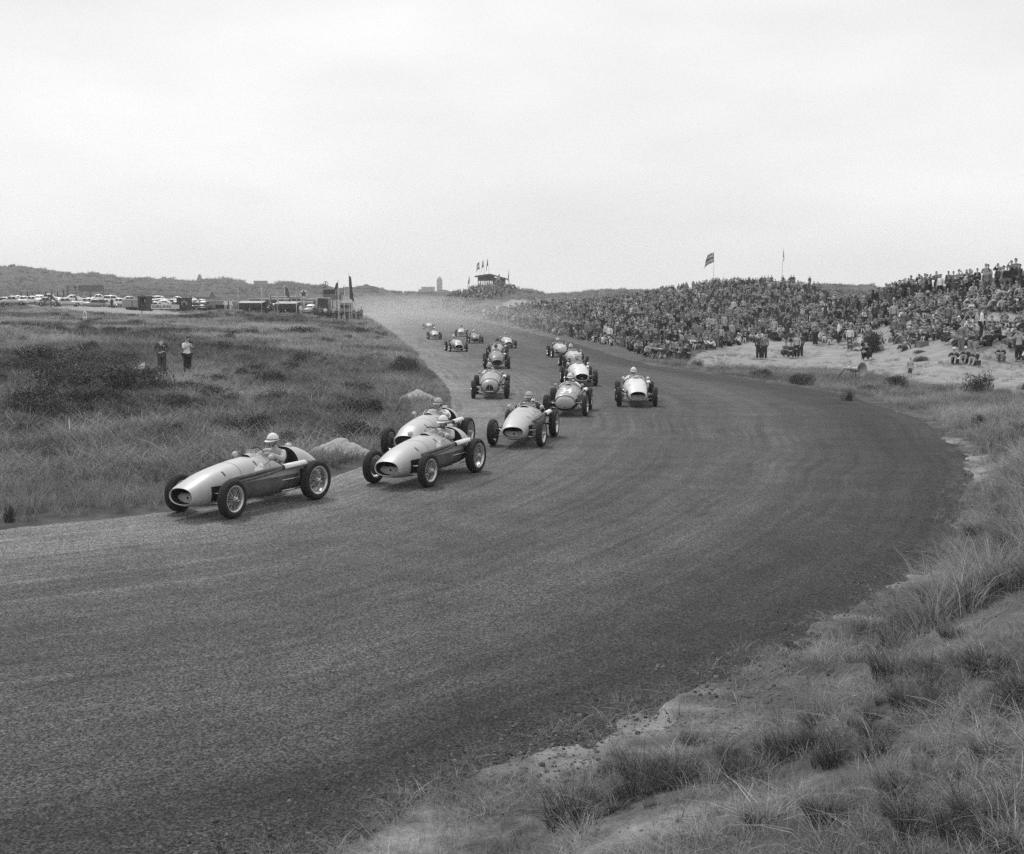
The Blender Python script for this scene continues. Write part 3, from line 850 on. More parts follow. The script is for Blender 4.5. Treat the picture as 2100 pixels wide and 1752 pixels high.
SHRUBS = [
 (2016, 810, 74, 52, 'large dark bush standing alone on the sand at the foot of the crowd'), (1799, 722, 66, 54, 'dark bush among seated spectators on the sandy slope'),
 (2115, 800, 45, 18, 'low dark shrub on the sand at the edge beside the large bush'), (1840, 797, 62, 34, 'shrub in the verge grass below the small girl'),
 (1790, 806, 60, 20, 'tangled shrub under the mouth of the horn loudspeaker'), (1740, 826, 30, 26, 'narrow dark shrub at the road edge below the horn loudspeaker'),
 (1560, 775, 54, 22, 'low shrub in the road verge below the two standing men'), (1650, 790, 80, 26, 'wide low shrub in the outer verge between loudspeaker and two standing men'),
 (1889, 724, 30, 8, 'small dark shrub on bare sand above the girl'), (1893, 741, 46, 13, 'flat dark shrub on bare sand just above and right of the girl'),
 (2010, 880, 36, 36, 'dark shrub behind the pale marram grass by the road'), (1430, 755, 30, 20, 'small shrub at the near end of the sand by the crouching spectator'),
 (1220, 690, 28, 16, 'small shrub in the turf beside the two silver cars'),
 (90, 745, 170, 40, 'long dark shrub in the meadow toward the left border'), (230, 792, 150, 52, 'dark shrub mass in front of the pale board on the grass'), (365, 812, 120, 36, 'grey shrub under the two photographers'), (120, 808, 190, 62, 'broad dark shrub nearest the left border of the meadow'),
 (260, 812, 160, 66, 'darkest broad shrub of the meadow, below the pale board'), (430, 825, 120, 42, 'shrub at the lower right of the two photographers'),
 (520, 772, 60, 34, 'compact dark shrub right of the man in the white shirt'), (590, 762, 70, 26, 'low shrub second to the right of the man in the white shirt'), (258, 742, 80, 26, 'low shrub well behind and left of the man in the dark suit'),
 (480, 745, 80, 22, 'flat shrub behind and right of the man in the white shirt'), (150, 862, 110, 36, 'grassy shrub mound in the meadow nearer the road'), (250, 870, 100, 34, 'tufted dark mound next to the grassy mound in the meadow'),
 (60, 905, 90, 30, 'dark low tuft shrub at the left border above the road'), (632, 908, 62, 20, 'dark shrub right behind the leading driver'), (470, 968, 50, 16, 'dark shrub above the leading car bonnet'),
 (720, 805, 66, 26, 'low dark shrub in the meadow left of the farther sand heap'), (700, 862, 50, 26, 'dark shrub between the two sand heaps'), (760, 740, 60, 18, 'low shrub near the inner road edge below the dust'),
 (620, 690, 110, 24, 'dark shrub streak in the far meadow left of the tall flagpole'), (680, 672, 90, 18, 'dark shrub streak under the tall flagpole'), (560, 665, 70, 16, 'low shrub in the far meadow below the awnings'),
 (400, 655, 70, 14, 'low shrub at the right end of the pale sand strip'), (40, 770, 120, 40, 'wide dark scrub at the left border beyond the broad shrubs'), (180, 752, 110, 34, 'dark scrub well left of the pale board'), (300, 792, 90, 40, 'dark scrub close below the pale board'), (60, 835, 150, 50, 'wide dark scrub low at the left border'),
 (190, 838, 130, 46, 'dark scrub in front of the two broad shrubs'), (330, 842, 120, 40, 'dark scrub well below the man in the dark suit'), (430, 795, 80, 32, 'dark scrub right under the man in the white shirt'), (470, 838, 90, 34, 'dark scrub low and right of the white-shirted man'), (20, 735, 110, 26, 'thin dark scrub line near the left border below the marker post'),
 (110, 770, 110, 40, 'dark scrub between the left border and the long dark shrub'), (545, 800, 80, 26, 'dark low scrub in the open meadow beyond the leading car'), (610, 830, 90, 24, 'flat dark scrub in the meadow above the leading driver'),
 (17, 1072, 26, 46, 'dark upright shrub at the road edge on the left border'),]
for q in SHRUBS: shrub(*q)

# low heath over the meadow
def heath():
    kinds = [bpy.data.objects.new('heath_%s' % 'abcd'[k], SHRUB[k][0]) for k in range(4)]
    x, y = sample(5200, -.56, .02, 22, 150, lambda y: 1.5 * np.minimum(1, 40 / y) ** .6)
    s, do = sd_at(x, y); cl = fbm(x / 7, y / 10, 131); c2 = fbm(x / 2, y / 2.5, 133)
    keep = (s > 1.2) & (sand_at(x, y) < .5) & (nr.rand(len(x)) < sstep(.42, .66, cl * .6 + c2 * .4))
    for (fx, fy) in ((333, 770), (385, 770)):
        g = ghit(fx, fy); keep &= ~((abs(x - g.x) < 2.2) & (y < g.y + 9) & (y > g.y - 7))
    for (fx, fy) in ((694, 938), (854, 823)):
        g = ghit(fx, fy); keep &= ~(np.hypot(x - g.x, y - g.y) < 2.6)
    x, y = x[keep], y[keep]; n = len(x)
    o = scatter('heath_scrub', np.stack([x, y, height(x, y) - .03], 1), nr.rand(n) * 6.28, np.zeros(n), np.clip(nr.lognormal(-.85, .45, n), .18, 1.0), nr.randint(0, 4, n), nr.rand(n), kinds)
    return o
heath()

# dark grass tussocks on the near bank
M_tus = bpy.data.materials.new('tussock_blade'); M_tus.use_nodes = True
def _tus():
    n, l = M_tus.node_tree.nodes, M_tus.node_tree.links
    b = n['Principled BSDF']; b.inputs['Roughness'].default_value = 0.7; b.inputs['Specular IOR Level'].default_value = 0.2
    a_ = n.new('ShaderNodeAttribute'); a_.attribute_name = 'blade'
    mr = nd(n, 'ShaderNodeMapRange'); mr.inputs['To Min'].default_value = 0.02; mr.inputs['To Max'].default_value = 0.17
    l.new(a_.outputs['Fac'], mr.inputs['Value']); l.new(mr.outputs[0], b.inputs['Base Color'])
_tus()
TUS = []
for k in range(3):
    o = tuft('tussock_blades', 300 + k, 420, .28, .62, .30, .9, .0042, 4)
    o.data.materials[0] = M_tus; TUS.append(o.data); bpy.data.objects.remove(o)
def small_tussocks():
    kinds = [bpy.data.objects.new('tussock_%s' % 'abc'[k], TUS[k]) for k in range(3)]
    x, y = sample(3000, -.2, .56, 4, 30, lambda y: 10.0 * np.minimum(1, 8 / y) ** .5)
    s, do = sd_at(x, y); cl = fbm(x / 1.4, y / 1.4, 141)
    keep = (s > .7) & (do < 14) & ((x > -.2) | (s > 1.3)) & (nr.rand(len(x)) < sstep(.40, .66, cl)) & (sand_at(x, y) < .75)
    x, y = x[keep], y[keep]; n = len(x)
    return scatter('short_dark_tufts', np.stack([x, y, height(x, y) - .02], 1), nr.rand(n) * 6.28, nr.normal(0, .15, n), np.clip(nr.lognormal(-1.3, .45, n), .10, .6), nr.randint(0, 3, n), nr.rand(n), kinds)
small_tussocks()
def tussock(px, py, w, label):
    g = ghit(px, py); s = g.y / FPX
    k = w * s / .85
    o = link('grass_tussock', TUS[rnd.randrange(3)]); o.location = (g.x, g.y + .1, g.z - .02); o.rotation_euler = (0, 0, rnd.uniform(0, 6.28)); o.scale = (k, k, k * .9)
    tag(o, label, 'grass tussock', 'dark grass tussocks on the near bank')
for q in [(2060, 1215, 90, 'dark tussock at the right border under long bent marram'), (1930, 1240, 100, 'broad dark tussock beside the outer road edge, upper bank'), (2010, 1100, 70, 'dark tussock under pale bent marram where the road turns'),
          (1640, 1335, 60, 'wiry dark tussock at the road edge, middle of the bank'), (1940, 1392, 46, 'small round dark tussock alone on the middle of the bank'), (1425, 1530, 60, 'upright dark tussock on the pale sandy edge'), (1265, 1590, 50, 'dark tussock standing in the sand patch nearest the road'),
          (1700, 1690, 120, 'large blurred dark tussock low on the bank'), (1850, 1640, 110, 'large dark tussock above the lower right corner'), (2040, 1560, 100, 'dark tussock at the right border, low on the bank'), (1960, 1310, 70, 'flattened dark tussock between road and right border'), (1560, 1700, 80, 'dark tussock near the lower border of the bank'),
          (1780, 1300, 60, 'thin dark tussock where the bank grass meets the asphalt'), (1800, 1480, 60, 'dry tussock in the middle of the open bank')]: tussock(*q)

# sand heaps beside the inner edge
M_heap = grey('heap_sand', 0.38, 0.95, 0.28, 5, bump=0.6, spec=0.1)
def heap(px, py, w, h, label, seed):
    g = ghit(px, py); s = g.y / FPX
    n, k = 64, 26
    V, F = [], []
    for i in range(k + 1):
        t = i / k
        for j in range(n):
            a = 2 * math.pi * j / n
            r = (1 - t) * (1 + .16 * math.sin(2 * a + seed) + .06 * math.sin(5 * a + seed * 2))
            q = 1 - t; z = (1.02 - math.sqrt(q * q * 1.0 + .05)) * 1.22 * (1 - .25 * q * (1 - q)) if t > 0 else -.06
            rr = r * w * s / 2
            x, y = rr * math.cos(a), rr * .75 * math.sin(a)
            nz = (.22 * (float(fbm(np.array([x * 2.2 + seed * 9]), np.array([y * 2.2]), seed)[0]) - .5) + .2 * (float(fbm(np.array([x * 9]), np.array([y * 9]), seed + 4)[0]) - .5)) * min(1, 3 * t) * (1 if t > 0 else 0)
            V.append((x, y, (z + nz) * h * s))
    for i in range(k):
        for j in range(n): F.append((i * n + j, i * n + (j + 1) % n, (i + 1) * n + (j + 1) % n, (i + 1) * n + j))
    me = np_mesh('sand_heap', V, F); me.polygons.foreach_set('use_smooth', [True] * len(F))
    o = link('sand_heap', me, M_heap); o.location = (g.x, g.y + .3 * w * s, g.z)
    tag(o, label, 'sand heap', 'sand heaps beside the track')
heap(694, 938, 138, 35, 'pale conical sand heap beside the track behind the leading car tail', 2)
heap(854, 823, 104, 22, 'smaller pale sand heap farther along the inner edge of the track', 5)
# ------------------------------------------------------------------ people: one continuous body, clothes over it
M_skin = grey('skin', 0.40, 0.6, 0.08)
CLOTH = {'white': grey('white_cloth', 0.74, 0.85, 0.06), 'pale grey': grey('pale_cloth', 0.42, 0.9, 0.1), 'mid grey': grey('mid_cloth', 0.19, 0.9, 0.12),
         'dark': grey('dark_cloth', 0.075, 0.9, 0.15), 'black': grey('black_cloth', 0.028, 0.9, 0.15)}
HAIRM = {'dark': grey('dark_hair', 0.03, 0.6, 0.2, 40), 'fair': grey('fair_hair', 0.25, 0.6, 0.2, 40)}

def skin_mesh(P, E, sub=1):
    """P: list of (co, radius); E: edges; grows one skin over the skeleton"""
    me = bpy.data.meshes.new('tmp')
    if not sub: P = [(c, tuple(q * .74 for q in r) if isinstance(r, tuple) else r * .74) for c, r in P]
    me.from_pydata([tuple(p[0]) for p in P], E, [])
    o = bpy.data.objects.new('tmp', me); C.objects.link(o)
    md = o.modifiers.new('s', 'SKIN'); md.use_smooth_shade = True; md.branch_smoothing = 0.4
    for i, p in enumerate(P):
        sv = me.skin_vertices[0].data[i]; r = p[1]
        sv.radius = (r, r) if not isinstance(r, tuple) else r
        sv.use_root = (i == 0)
    if sub:
        m2 = o.modifiers.new('ss', 'SUBSURF'); m2.levels = sub; m2.render_levels = sub
    dg = bpy.context.evaluated_depsgraph_get()
    r = bpy.data.meshes.new_from_object(o.evaluated_get(dg))
    bpy.data.objects.remove(o); bpy.data.meshes.remove(me)
    r.materials.clear()
    return r

def add_head(bm, cen, tilt=0.0, turn=0.0, n=14, rings=10):
    """head facing -Y with brow, eye hollows, nose, mouth, chin and ears"""
    R = Matrix.Rotation(turn, 3, 'Z') @ Matrix.Rotation(tilt, 3, 'X')
    vs = []
    for i in range(rings + 1):
        th = math.pi * i / rings
        row = []
        for k in range(n):
            ph = 2 * math.pi * k / n
            d = Vector((math.sin(th) * math.sin(ph), -math.sin(th) * math.cos(ph), math.cos(th)))
            p = Vector((d.x * 0.077, d.y * 0.097, d.z * 0.118))
            if d.z < 0: p.x *= 1 + 0.22 * d.z; p.y *= 1 + (0.16 if d.y > 0 else 0.05) * d.z
            f = max(0.0, -d.y)
            def g(x0, z0, w, h): return math.exp(-((d.x - x0) / w) ** 2 - ((d.z - z0) / h) ** 2) * (1 if d.y < 0 else 0)
            p.y -= 0.030 * g(0, -0.14, 0.16, 0.22)                      # nose
            p.y += 0.013 * (g(0.36, 0.08, 0.16, 0.13) + g(-0.36, 0.08, 0.16, 0.13))
            p.y -= 0.006 * g(0, 0.26, 0.6, 0.12)
            p.y -= 0.010 * g(0, -0.78, 0.3, 0.2)                        # chin
            p.y += 0.006 * g(0, -0.5, 0.3, 0.06)                        # mouth
            e = math.exp(-((abs(d.x) - 0.98) / 0.12) ** 2 - ((d.z + 0.02) / 0.25) ** 2 - ((d.y - 0.05) / 0.25) ** 2)
            p.x += math.copysign(0.020, d.x) * e                        # ears
            row.append(p)
        vs.append(row)
    top = bm.verts.new(cen + R @ vs[0][0]); bot = bm.verts.new(cen + R @ vs[-1][0])
    rr = [[bm.verts.new(cen + R @ p) for p in row] for row in vs[1:-1]]
    for k in range(n):
        bm.faces.new((top, rr[0][k], rr[0][(k + 1) % n])); bm.faces.new((bot, rr[-1][(k + 1) % n], rr[-1][k]))
        for a, b in zip(rr, rr[1:]): bm.faces.new((a[k], b[k], b[(k + 1) % n], a[(k + 1) % n]))

def add_hand(bm, wrist, end, side, curl=0.6, inward=None):
    """palm is part of the body skin; four fingers of unequal length and a thumb"""
    d = (Vector(end) - Vector(wrist)).normalized()
    inn = Vector(inward) if inward is not None else Vector((-side, 0, -0.3))
    inn = (inn - d * inn.dot(d)).normalized()
    acr = d.cross(inn).normalized()
    base = Vector(end)
    for j, (off, ln) in enumerate(((-0.030, 0.066), (-0.010, 0.076), (0.010, 0.072), (0.029, 0.056))):
        p0 = base + acr * off - d * 0.02
        p1 = p0 + (d * math.cos(curl * 0.5) + inn * math.sin(curl * 0.5)) * (ln * 0.55 + 0.02)
        p2 = p1 + (d * math.cos(curl * 1.4) + inn * math.sin(curl * 1.4)) * ln * 0.55
        tube(bm, [p0, p1, p2], [0.0105, 0.0095, 0.007], 5)
    t0 = base - d * 0.055 - acr * 0.03
    t1 = t0 - acr * 0.028 + d * 0.028 + inn * 0.01
    t2 = t1 + d * 0.034 - acr * 0.004 + inn * 0.016
    tube(bm, [t0, t1, t2], [0.013, 0.0115, 0.008], 5)

JE = [('pel', 'bel'), ('bel', 'che'), ('che', 'upc'), ('upc', 'nek'), ('nek', 'hed'),
      ('upc', 'shl'), ('shl', 'ell'), ('ell', 'wrl'), ('wrl', 'hal'), ('upc', 'shr'), ('shr', 'elr'), ('elr', 'wrr'), ('wrr', 'har'),
      ('pel', 'hil'), ('hil', 'knl'), ('knl', 'anl'), ('anl', 'tol'), ('pel', 'hir'), ('hir', 'knr'), ('knr', 'anr'), ('anr', 'tor')]
JR = dict(pel=.125, bel=.115, che=.135, upc=.108, nek=.052, hed=.056, shl=.058, shr=.058, ell=.045, elr=.045, wrl=.030, wrr=.030, hal=(.040, .022), har=(.040, .022),
          hil=.092, hir=.092, knl=.060, knr=.060, anl=.040, anr=.040, tol=.034, tor=.034)

def person_meshes(J, head, tilt=0, turn=0, curl=0.6, sub=1, rs=1.0, coat_len=0.0, skirt=False, shorts=False, sleeves=1.0, finger=True, inward=None):
    """J: joints; head: centre of the head. Returns the meshes body, coat, trousers"""
    J = {k: Vector(v) for k, v in J.items()}
    keys = list(JR.keys()); keys.remove('pel'); keys = ['pel'] + keys
    keys = [k for k in keys if k in J]
    idx = {k: i for i, k in enumerate(keys)}
    E = [(idx[a], idx[b]) for a, b in JE if a in idx and b in idx]
    P = [(J[k], JR[k]) for k in keys]
    # feet get a heel
    body = skin_mesh(P, E, sub)
    bm = bmesh.new(); bm.from_mesh(body)
    add_head(bm, Vector(head), tilt, turn)
    if finger:
        for s, w, h in ((1, 'wrl', 'hal'), (-1, 'wrr', 'har')):
            if w in J: add_hand(bm, J[w], J[h], s, curl, inward)
    bmesh.ops.recalc_face_normals(bm, faces=bm.faces)
    bm.to_mesh(body); bm.free()
    body.polygons.foreach_set('use_smooth', [True] * len(body.polygons)); body.name = 'person_body'
    def sub_skin(names, grow, cut=None):
        ks = [k for k in names if k in J]; ix = {k: i for i, k in enumerate(ks)}
        pp = []
        for k in ks:
            r = JR[k]; r = r if not isinstance(r, tuple) else r[0]
            g = grow
            if k in ('wrl', 'wrr'): g = grow * 0.7
            if k in ('upc', 'che', 'bel', 'pel'): pp.append((J[k], ((r + g) * 1.16, (r + g) * 0.9) if abs(J['upc'].z - J['pel'].z) > 0.3 else r + g))
            else: pp.append((J[k], r + g))
        ee = [(ix[a], ix[b]) for a, b in JE if a in ix and b in ix]
        return pp, ee, ix
    P2 = ['bel', 'pel', 'che', 'upc', 'shl', 'ell', 'wrl', 'shr', 'elr', 'wrr']
    if sleeves < 1: P2 = ['bel', 'pel', 'che', 'upc', 'shl', 'ell', 'shr', 'elr']
    pp, ee, ix = sub_skin(P2, 0.022 * rs)
    if coat_len > 0:
        lo = (J['knl'] + J['knr']) / 2
        q = J['pel'].lerp(lo, coat_len)
        pp.append((q, 0.17)); ee.append((ix['pel'], len(pp) - 1))
    nb = len(pp); pp.append((J['upc'].lerp(J['nek'], 0.62), 0.066)); ee.append((ix['upc'], nb))   # collar
    coat = skin_mesh(pp, ee, sub); coat.name = 'coat'
    if skirt:
        lo = (J['knl'] + J['knr']) / 2
        pp = [(J['pel'], 0.15), (J['pel'].lerp(lo, 0.55), 0.19), (J['pel'].lerp(lo, 1.02), 0.20)]
        tr = skin_mesh(pp, [(0, 1), (1, 2)], sub)
    else:
        pp, ee, ix = sub_skin(['pel', 'hil', 'knl', 'hir', 'knr'] + ([] if shorts else ['anl', 'anr']), 0.042)
        if shorts: pp = [(p.lerp(J['hil'] if p.x > 0 else J['hir'], .45) if k in ('knl', 'knr') else p, r) for (p, r), k in zip(pp, ['pel', 'hil', 'knl', 'hir', 'knr'])]
        tr = skin_mesh(pp, ee, sub)
    tr.name = 'skirt' if skirt else 'trousers'
    return body, coat, tr

def cap_mesh(cen, kind, tilt=0, turn=0):
    """hair, caps and hats that sit on the head (head faces -Y)"""
    R = Matrix.Rotation(turn, 4, 'Z') @ Matrix.Rotation(tilt, 4, 'X')
    bm = bmesh.new()
    def dome(rx, ry, rz, zlo, dy=0.0, n=14, k=5, face=0.0):
        rings = []
        for i in range(k + 1):
            th = (math.pi / 2) * (1 - i / k) if zlo is None else None
            t = i / k
            a = math.acos(zlo) * (1 - t)
            ring = []
            for j in range(n):
                ph = 2 * math.pi * j / n
                z = math.cos(a)
                z2 = z
                y = math.sin(a) * math.cos(ph)
                if face and y < 0: z2 = z + face * (-y) * (1 - t)       # hairline rises over the face
                ring.append(bm.verts.new((math.sin(a) * math.sin(ph) * rx, y * ry + dy, z2 * rz)))
            rings.append(ring)
        for a_, b_ in zip(rings, rings[1:]):
            for j in range(n): bm.faces.new((a_[j], a_[(j + 1) % n], b_[(j + 1) % n], b_[j]))
        return rings
    if kind == 'hair': dome(.084, .104, .126, -0.15, 0.006, face=0.75)
    elif kind == 'long_hair': dome(.092, .112, .13, -0.75, 0.014, face=1.2)
    elif kind == 'cap':
        dome(.088, .106, .125, 0.25, 0.0)
        vs = [bm.verts.new((x * .075, -.085 - .075 * math.cos(x * 1.3), .035 + dz)) for dz in (0, .006) for x in (-1, -.5, 0, .5, 1)]
        vi = [bm.verts.new((x * .08, -.07, .034 + dz)) for dz in (0, .008) for x in (-1, -.5, 0, .5, 1)]
        for j in range(4):
            bm.faces.new((vs[j], vs[j + 1], vi[j + 1], vi[j])); bm.faces.new((vs[5 + j], vs[6 + j], vi[6 + j], vi[5 + j]))
    elif kind == 'hat':
        lathe(bm, [(.15, .05), (.152, .055), (.1, .062), (.092, .07), (.085, .14), (.05, .15), (0.002, .146)], 16, 'Z')
    elif kind == 'scarf':
        dome(.094, .112, .13, -0.6, 0.012, face=1.0)
    elif kind == 'helmet':
        dome(.112, .132, .146, 0.10, 0.0, 20, 8)
        prof = 20
        inn = [bm.verts.new((math.sin(2 * math.pi * j / prof) * .111, math.cos(2 * math.pi * j / prof) * .131, .020)) for j in range(prof)]
        out = []
        for j in range(prof):
            ph = 2 * math.pi * j / prof
            w = 0.014 + 0.040 * max(0, -math.cos(ph)) ** 1.5
            out.append(bm.verts.new((math.sin(ph) * (.111 + w), math.cos(ph) * (.131 + w), .010 - 0.012 * max(0, -math.cos(ph)))))
        for j in range(prof): bm.faces.new((inn[j], inn[(j + 1) % prof], out[(j + 1) % prof], out[j]))
    for v in bm.verts: v.co = (R @ v.co) + Vector(cen)
    me = bpy.data.meshes.new(kind)
    bmesh.ops.recalc_face_normals(bm, faces=bm.faces)
    bm.to_mesh(me); bm.free()
    me.polygons.foreach_set('use_smooth', [True] * len(me.polygons))
    return me

def sym(**k):
    """joints given for one side (x > 0), mirrored"""
    J = {}
    for a, p in k.items():
        if a in ('pel', 'bel', 'che', 'upc', 'nek', 'hed'): J[a] = p
        else:
            J[a + 'l'] = p; J[a + 'r'] = (-p[0], p[1], p[2])
    return J
STAND = sym(pel=(0, 0, .93), bel=(0, -.01, 1.06), che=(0, 0, 1.22), upc=(0, .01, 1.38), nek=(0, .01, 1.49), hed=(0, -.01, 1.57),
            sh=(.175, .01, 1.40), el=(.245, .04, 1.12), wr=(.235, -.04, .88), ha=(.23, -.07, .80), hi=(.09, 0, .88), kn=(.10, -.01, .49), an=(.105, .02, .075), to=(.13, -.15, .04))
def mod(base, **k):
    J = dict(base); J.update(k); return J
POSES = {
    'standing': (STAND, (0, -.02, 1.645), dict()),
    'standing arms folded': (mod(STAND, ell=(.26, -.06, 1.14), wrl=(.05, -.20, 1.17), hal=(-.05, -.2, 1.18), elr=(-.26, -.06, 1.14), wrr=(-.05, -.20, 1.13), har=(.05, -.2, 1.13)), (0, -.02, 1.645), dict()),
    'standing with raised binoculars': (mod(STAND, ell=(.27, -.14, 1.28), wrl=(.09, -.20, 1.56), hal=(.05, -.17, 1.63), elr=(-.27, -.14, 1.28), wrr=(-.09, -.20, 1.56), har=(-.05, -.17, 1.63)), (0, -.02, 1.645), dict()),
    'sitting with knees drawn up': (sym(pel=(0, .12, .13), bel=(0, .12, .25), che=(0, .09, .40), upc=(0, .05, .55), nek=(0, .02, .66), hed=(0, -.02, .73),
                              sh=(.175, .04, .56), el=(.25, -.16, .42), wr=(.09, -.34, .44), ha=(.03, -.40, .43), hi=(.09, .08, .12), kn=(.13, -.30, .46), an=(.11, -.46, .09), to=(.12, -.60, .05)),
                              (0, -.05, .80), dict()),
    'sitting with legs out': (sym(pel=(0, .1, .13), bel=(0, .13, .26), che=(0, .15, .42), upc=(0, .14, .57), nek=(0, .12, .68), hed=(0, .09, .75),
                              sh=(.175, .13, .58), el=(.25, -.02, .36), wr=(.16, -.20, .27), ha=(.13, -.28, .25), hi=(.09, .05, .12), kn=(.14, -.36, .22), an=(.17, -.76, .08), to=(.2, -.84, .17)),
                              (0, .07, .82), dict()),
    'leaning back on both hands': (sym(pel=(0, .02, .13), bel=(0, .08, .24), che=(0, .16, .37), upc=(0, .22, .50), nek=(0, .22, .61), hed=(0, .19, .68),
                              sh=(.175, .22, .51), el=(.27, .40, .28), wr=(.27, .46, .06), ha=(.28, .50, .03), hi=(.09, -.02, .12), kn=(.14, -.36, .34), an=(.15, -.66, .08), to=(.17, -.79, .06)),
                              (0, .17, .75), dict()),
    'crouching': (sym(pel=(0, .12, .34), bel=(0, .10, .46), che=(0, .03, .60), upc=(0, -.04, .73), nek=(0, -.08, .83), hed=(0, -.12, .90),
                              sh=(.175, -.04, .74), el=(.24, -.24, .55), wr=(.1, -.42, .52), ha=(.05, -.48, .50), hi=(.09, .08, .33), kn=(.15, -.30, .50), an=(.13, -.10, .08), to=(.15, -.26, .04)),
                              (0, -.15, .97), dict()),
    'standing in a skirt': (STAND, (0, -.02, 1.645), dict(skirt=True)),
    'standing in a long coat': (STAND, (0, -.02, 1.645), dict(coat_len=0.85)),
    'sitting in a skirt': (sym(pel=(0, .12, .13), bel=(0, .12, .25), che=(0, .10, .40), upc=(0, .07, .54), nek=(0, .05, .65), hed=(0, .02, .72),
                              sh=(.16, .06, .55), el=(.23, -.08, .38), wr=(.1, -.26, .34), ha=(.05, -.33, .33), hi=(.08, .08, .12), kn=(.06, -.32, .34), an=(.12, -.56, .07), to=(.16, -.68, .05)),
                              (0, 0, .79), dict(skirt=True)),
}
POSES['sitting in shorts'] = (POSES['sitting with knees drawn up'][0], POSES['sitting with knees drawn up'][1], dict(shorts=True))
PM = {}
def pose_meshes(name):
    if name not in PM:
        J, h, kw = POSES[name]
        PM[name] = person_meshes(J, h, **kw)
    return PM[name]
HM = {}
def head_mesh(pose, kind):
    if (pose, kind) not in HM: HM[(pose, kind)] = cap_mesh(POSES[pose][1], kind)
    return HM[(pose, kind)]

def slot(o, m):
    """material on the object, so that alike bodies share one mesh"""
    me = o.data
    if not me.materials: me.materials.append(M_skin)
    o.material_slots[0].link = 'OBJECT'; o.material_slots[0].material = m
    return o
HEADGEAR = {'bareheaded': ('hair', 'hair', HAIRM['dark']), 'fair-haired': ('hair', 'hair', HAIRM['fair']), 'in a white cap': ('cap', 'cap', CLOTH['white']), 'in a dark hat': ('hat', 'hat', CLOTH['dark']),
            'in a pale headscarf': ('headscarf', 'scarf', CLOTH['pale grey']), 'with long dark hair': ('hair', 'long_hair', HAIRM['dark']), 'in a grey cap': ('cap', 'cap', CLOTH['mid grey'])}
def place_person(pose, loc, rz, top, bottom, head, label, group=None, scale=1.0, name='spectator', cat='person'):
    b, c, t = pose_meshes(pose)
    o = link(name, b, None); slot(o, M_skin)
    o.location = loc; o.rotation_euler = (0, 0, rz); o.scale = (scale,) * 3
    tag(o, label, cat, group)
    k = link('coat' if top in ('dark', 'black', 'mid grey') else 'shirt', c, None, o); slot(k, CLOTH[top])
    k = link('skirt' if POSES[pose][2].get('skirt') else 'trousers', t, None, o); slot(k, CLOTH[bottom])
    hn, hk, hm = HEADGEAR[head]
    k = link(hn, head_mesh(pose, hk), None, o); slot(k, hm)
    return o
# ------------------------------------------------------------------ single-seat racing cars
M_tyre = grey('tyre_rubber', 0.022, 0.85, 0.25, 14)
M_rim = grey('rim_alloy', 0.62, 0.35, 0.1, 10, metallic=0.8)
M_steel = grey('bright_steel', 0.6, 0.3, 0.1, 10, metallic=0.85)
M_drum = grey('brake_drum', 0.10, 0.6, 0.2, 20, metallic=0.4)
M_black = grey('black_opening', 0.012, 0.9, 0.1)
M_pipe = grey('sooty_pipe', 0.16, 0.55, 0.3, 12, metallic=0.3)
M_shield = grey('pale_heat_shield', 0.72, 0.4, 0.06, 10)
M_leather = grey('dark_leather', 0.04, 0.6, 0.2, 20)
M_glass = bpy.data.materials.new('perspex'); M_glass.use_nodes = True
_b = M_glass.node_tree.nodes['Principled BSDF']; _b.inputs['Base Color'].default_value = (.5, .5, .5, 1); _b.inputs['Roughness'].default_value = 0.08; _b.inputs['Alpha'].default_value = 0.34
MATS['perspex'] = M_glass
M_plate = grey('grille_plate', 0.36, 0.5, 0.12)
PAINT = {'mid': grey('red_paint', 0.24, 0.5, 0.10, 5, coat=0.35, spec=0.4), 'pale': grey('silver_paint', 0.42, 0.48, 0.08, 5, coat=0.3, spec=0.4),
         'white': grey('white_body_paint', 0.60, 0.5, 0.06, 5, coat=0.3, spec=0.4), 'blue': grey('blue_paint', 0.30, 0.5, 0.10, 5, coat=0.3, spec=0.4), 'dark': grey('green_paint', 0.17, 0.5, 0.12, 5, coat=0.35, spec=0.4)}
M_flank_shade = grey('painted_flank_shade', 0.13, 0.5, 0.45, 4)  # shade below the exhaust, put into the colour
M_white = grey('white_paint', 0.78, 0.6, 0.05)

WB, TRF, TRR = 2.28, 1.30, 1.26
RF, RR_, WF, WR = 0.348, 0.382, 0.160, 0.195

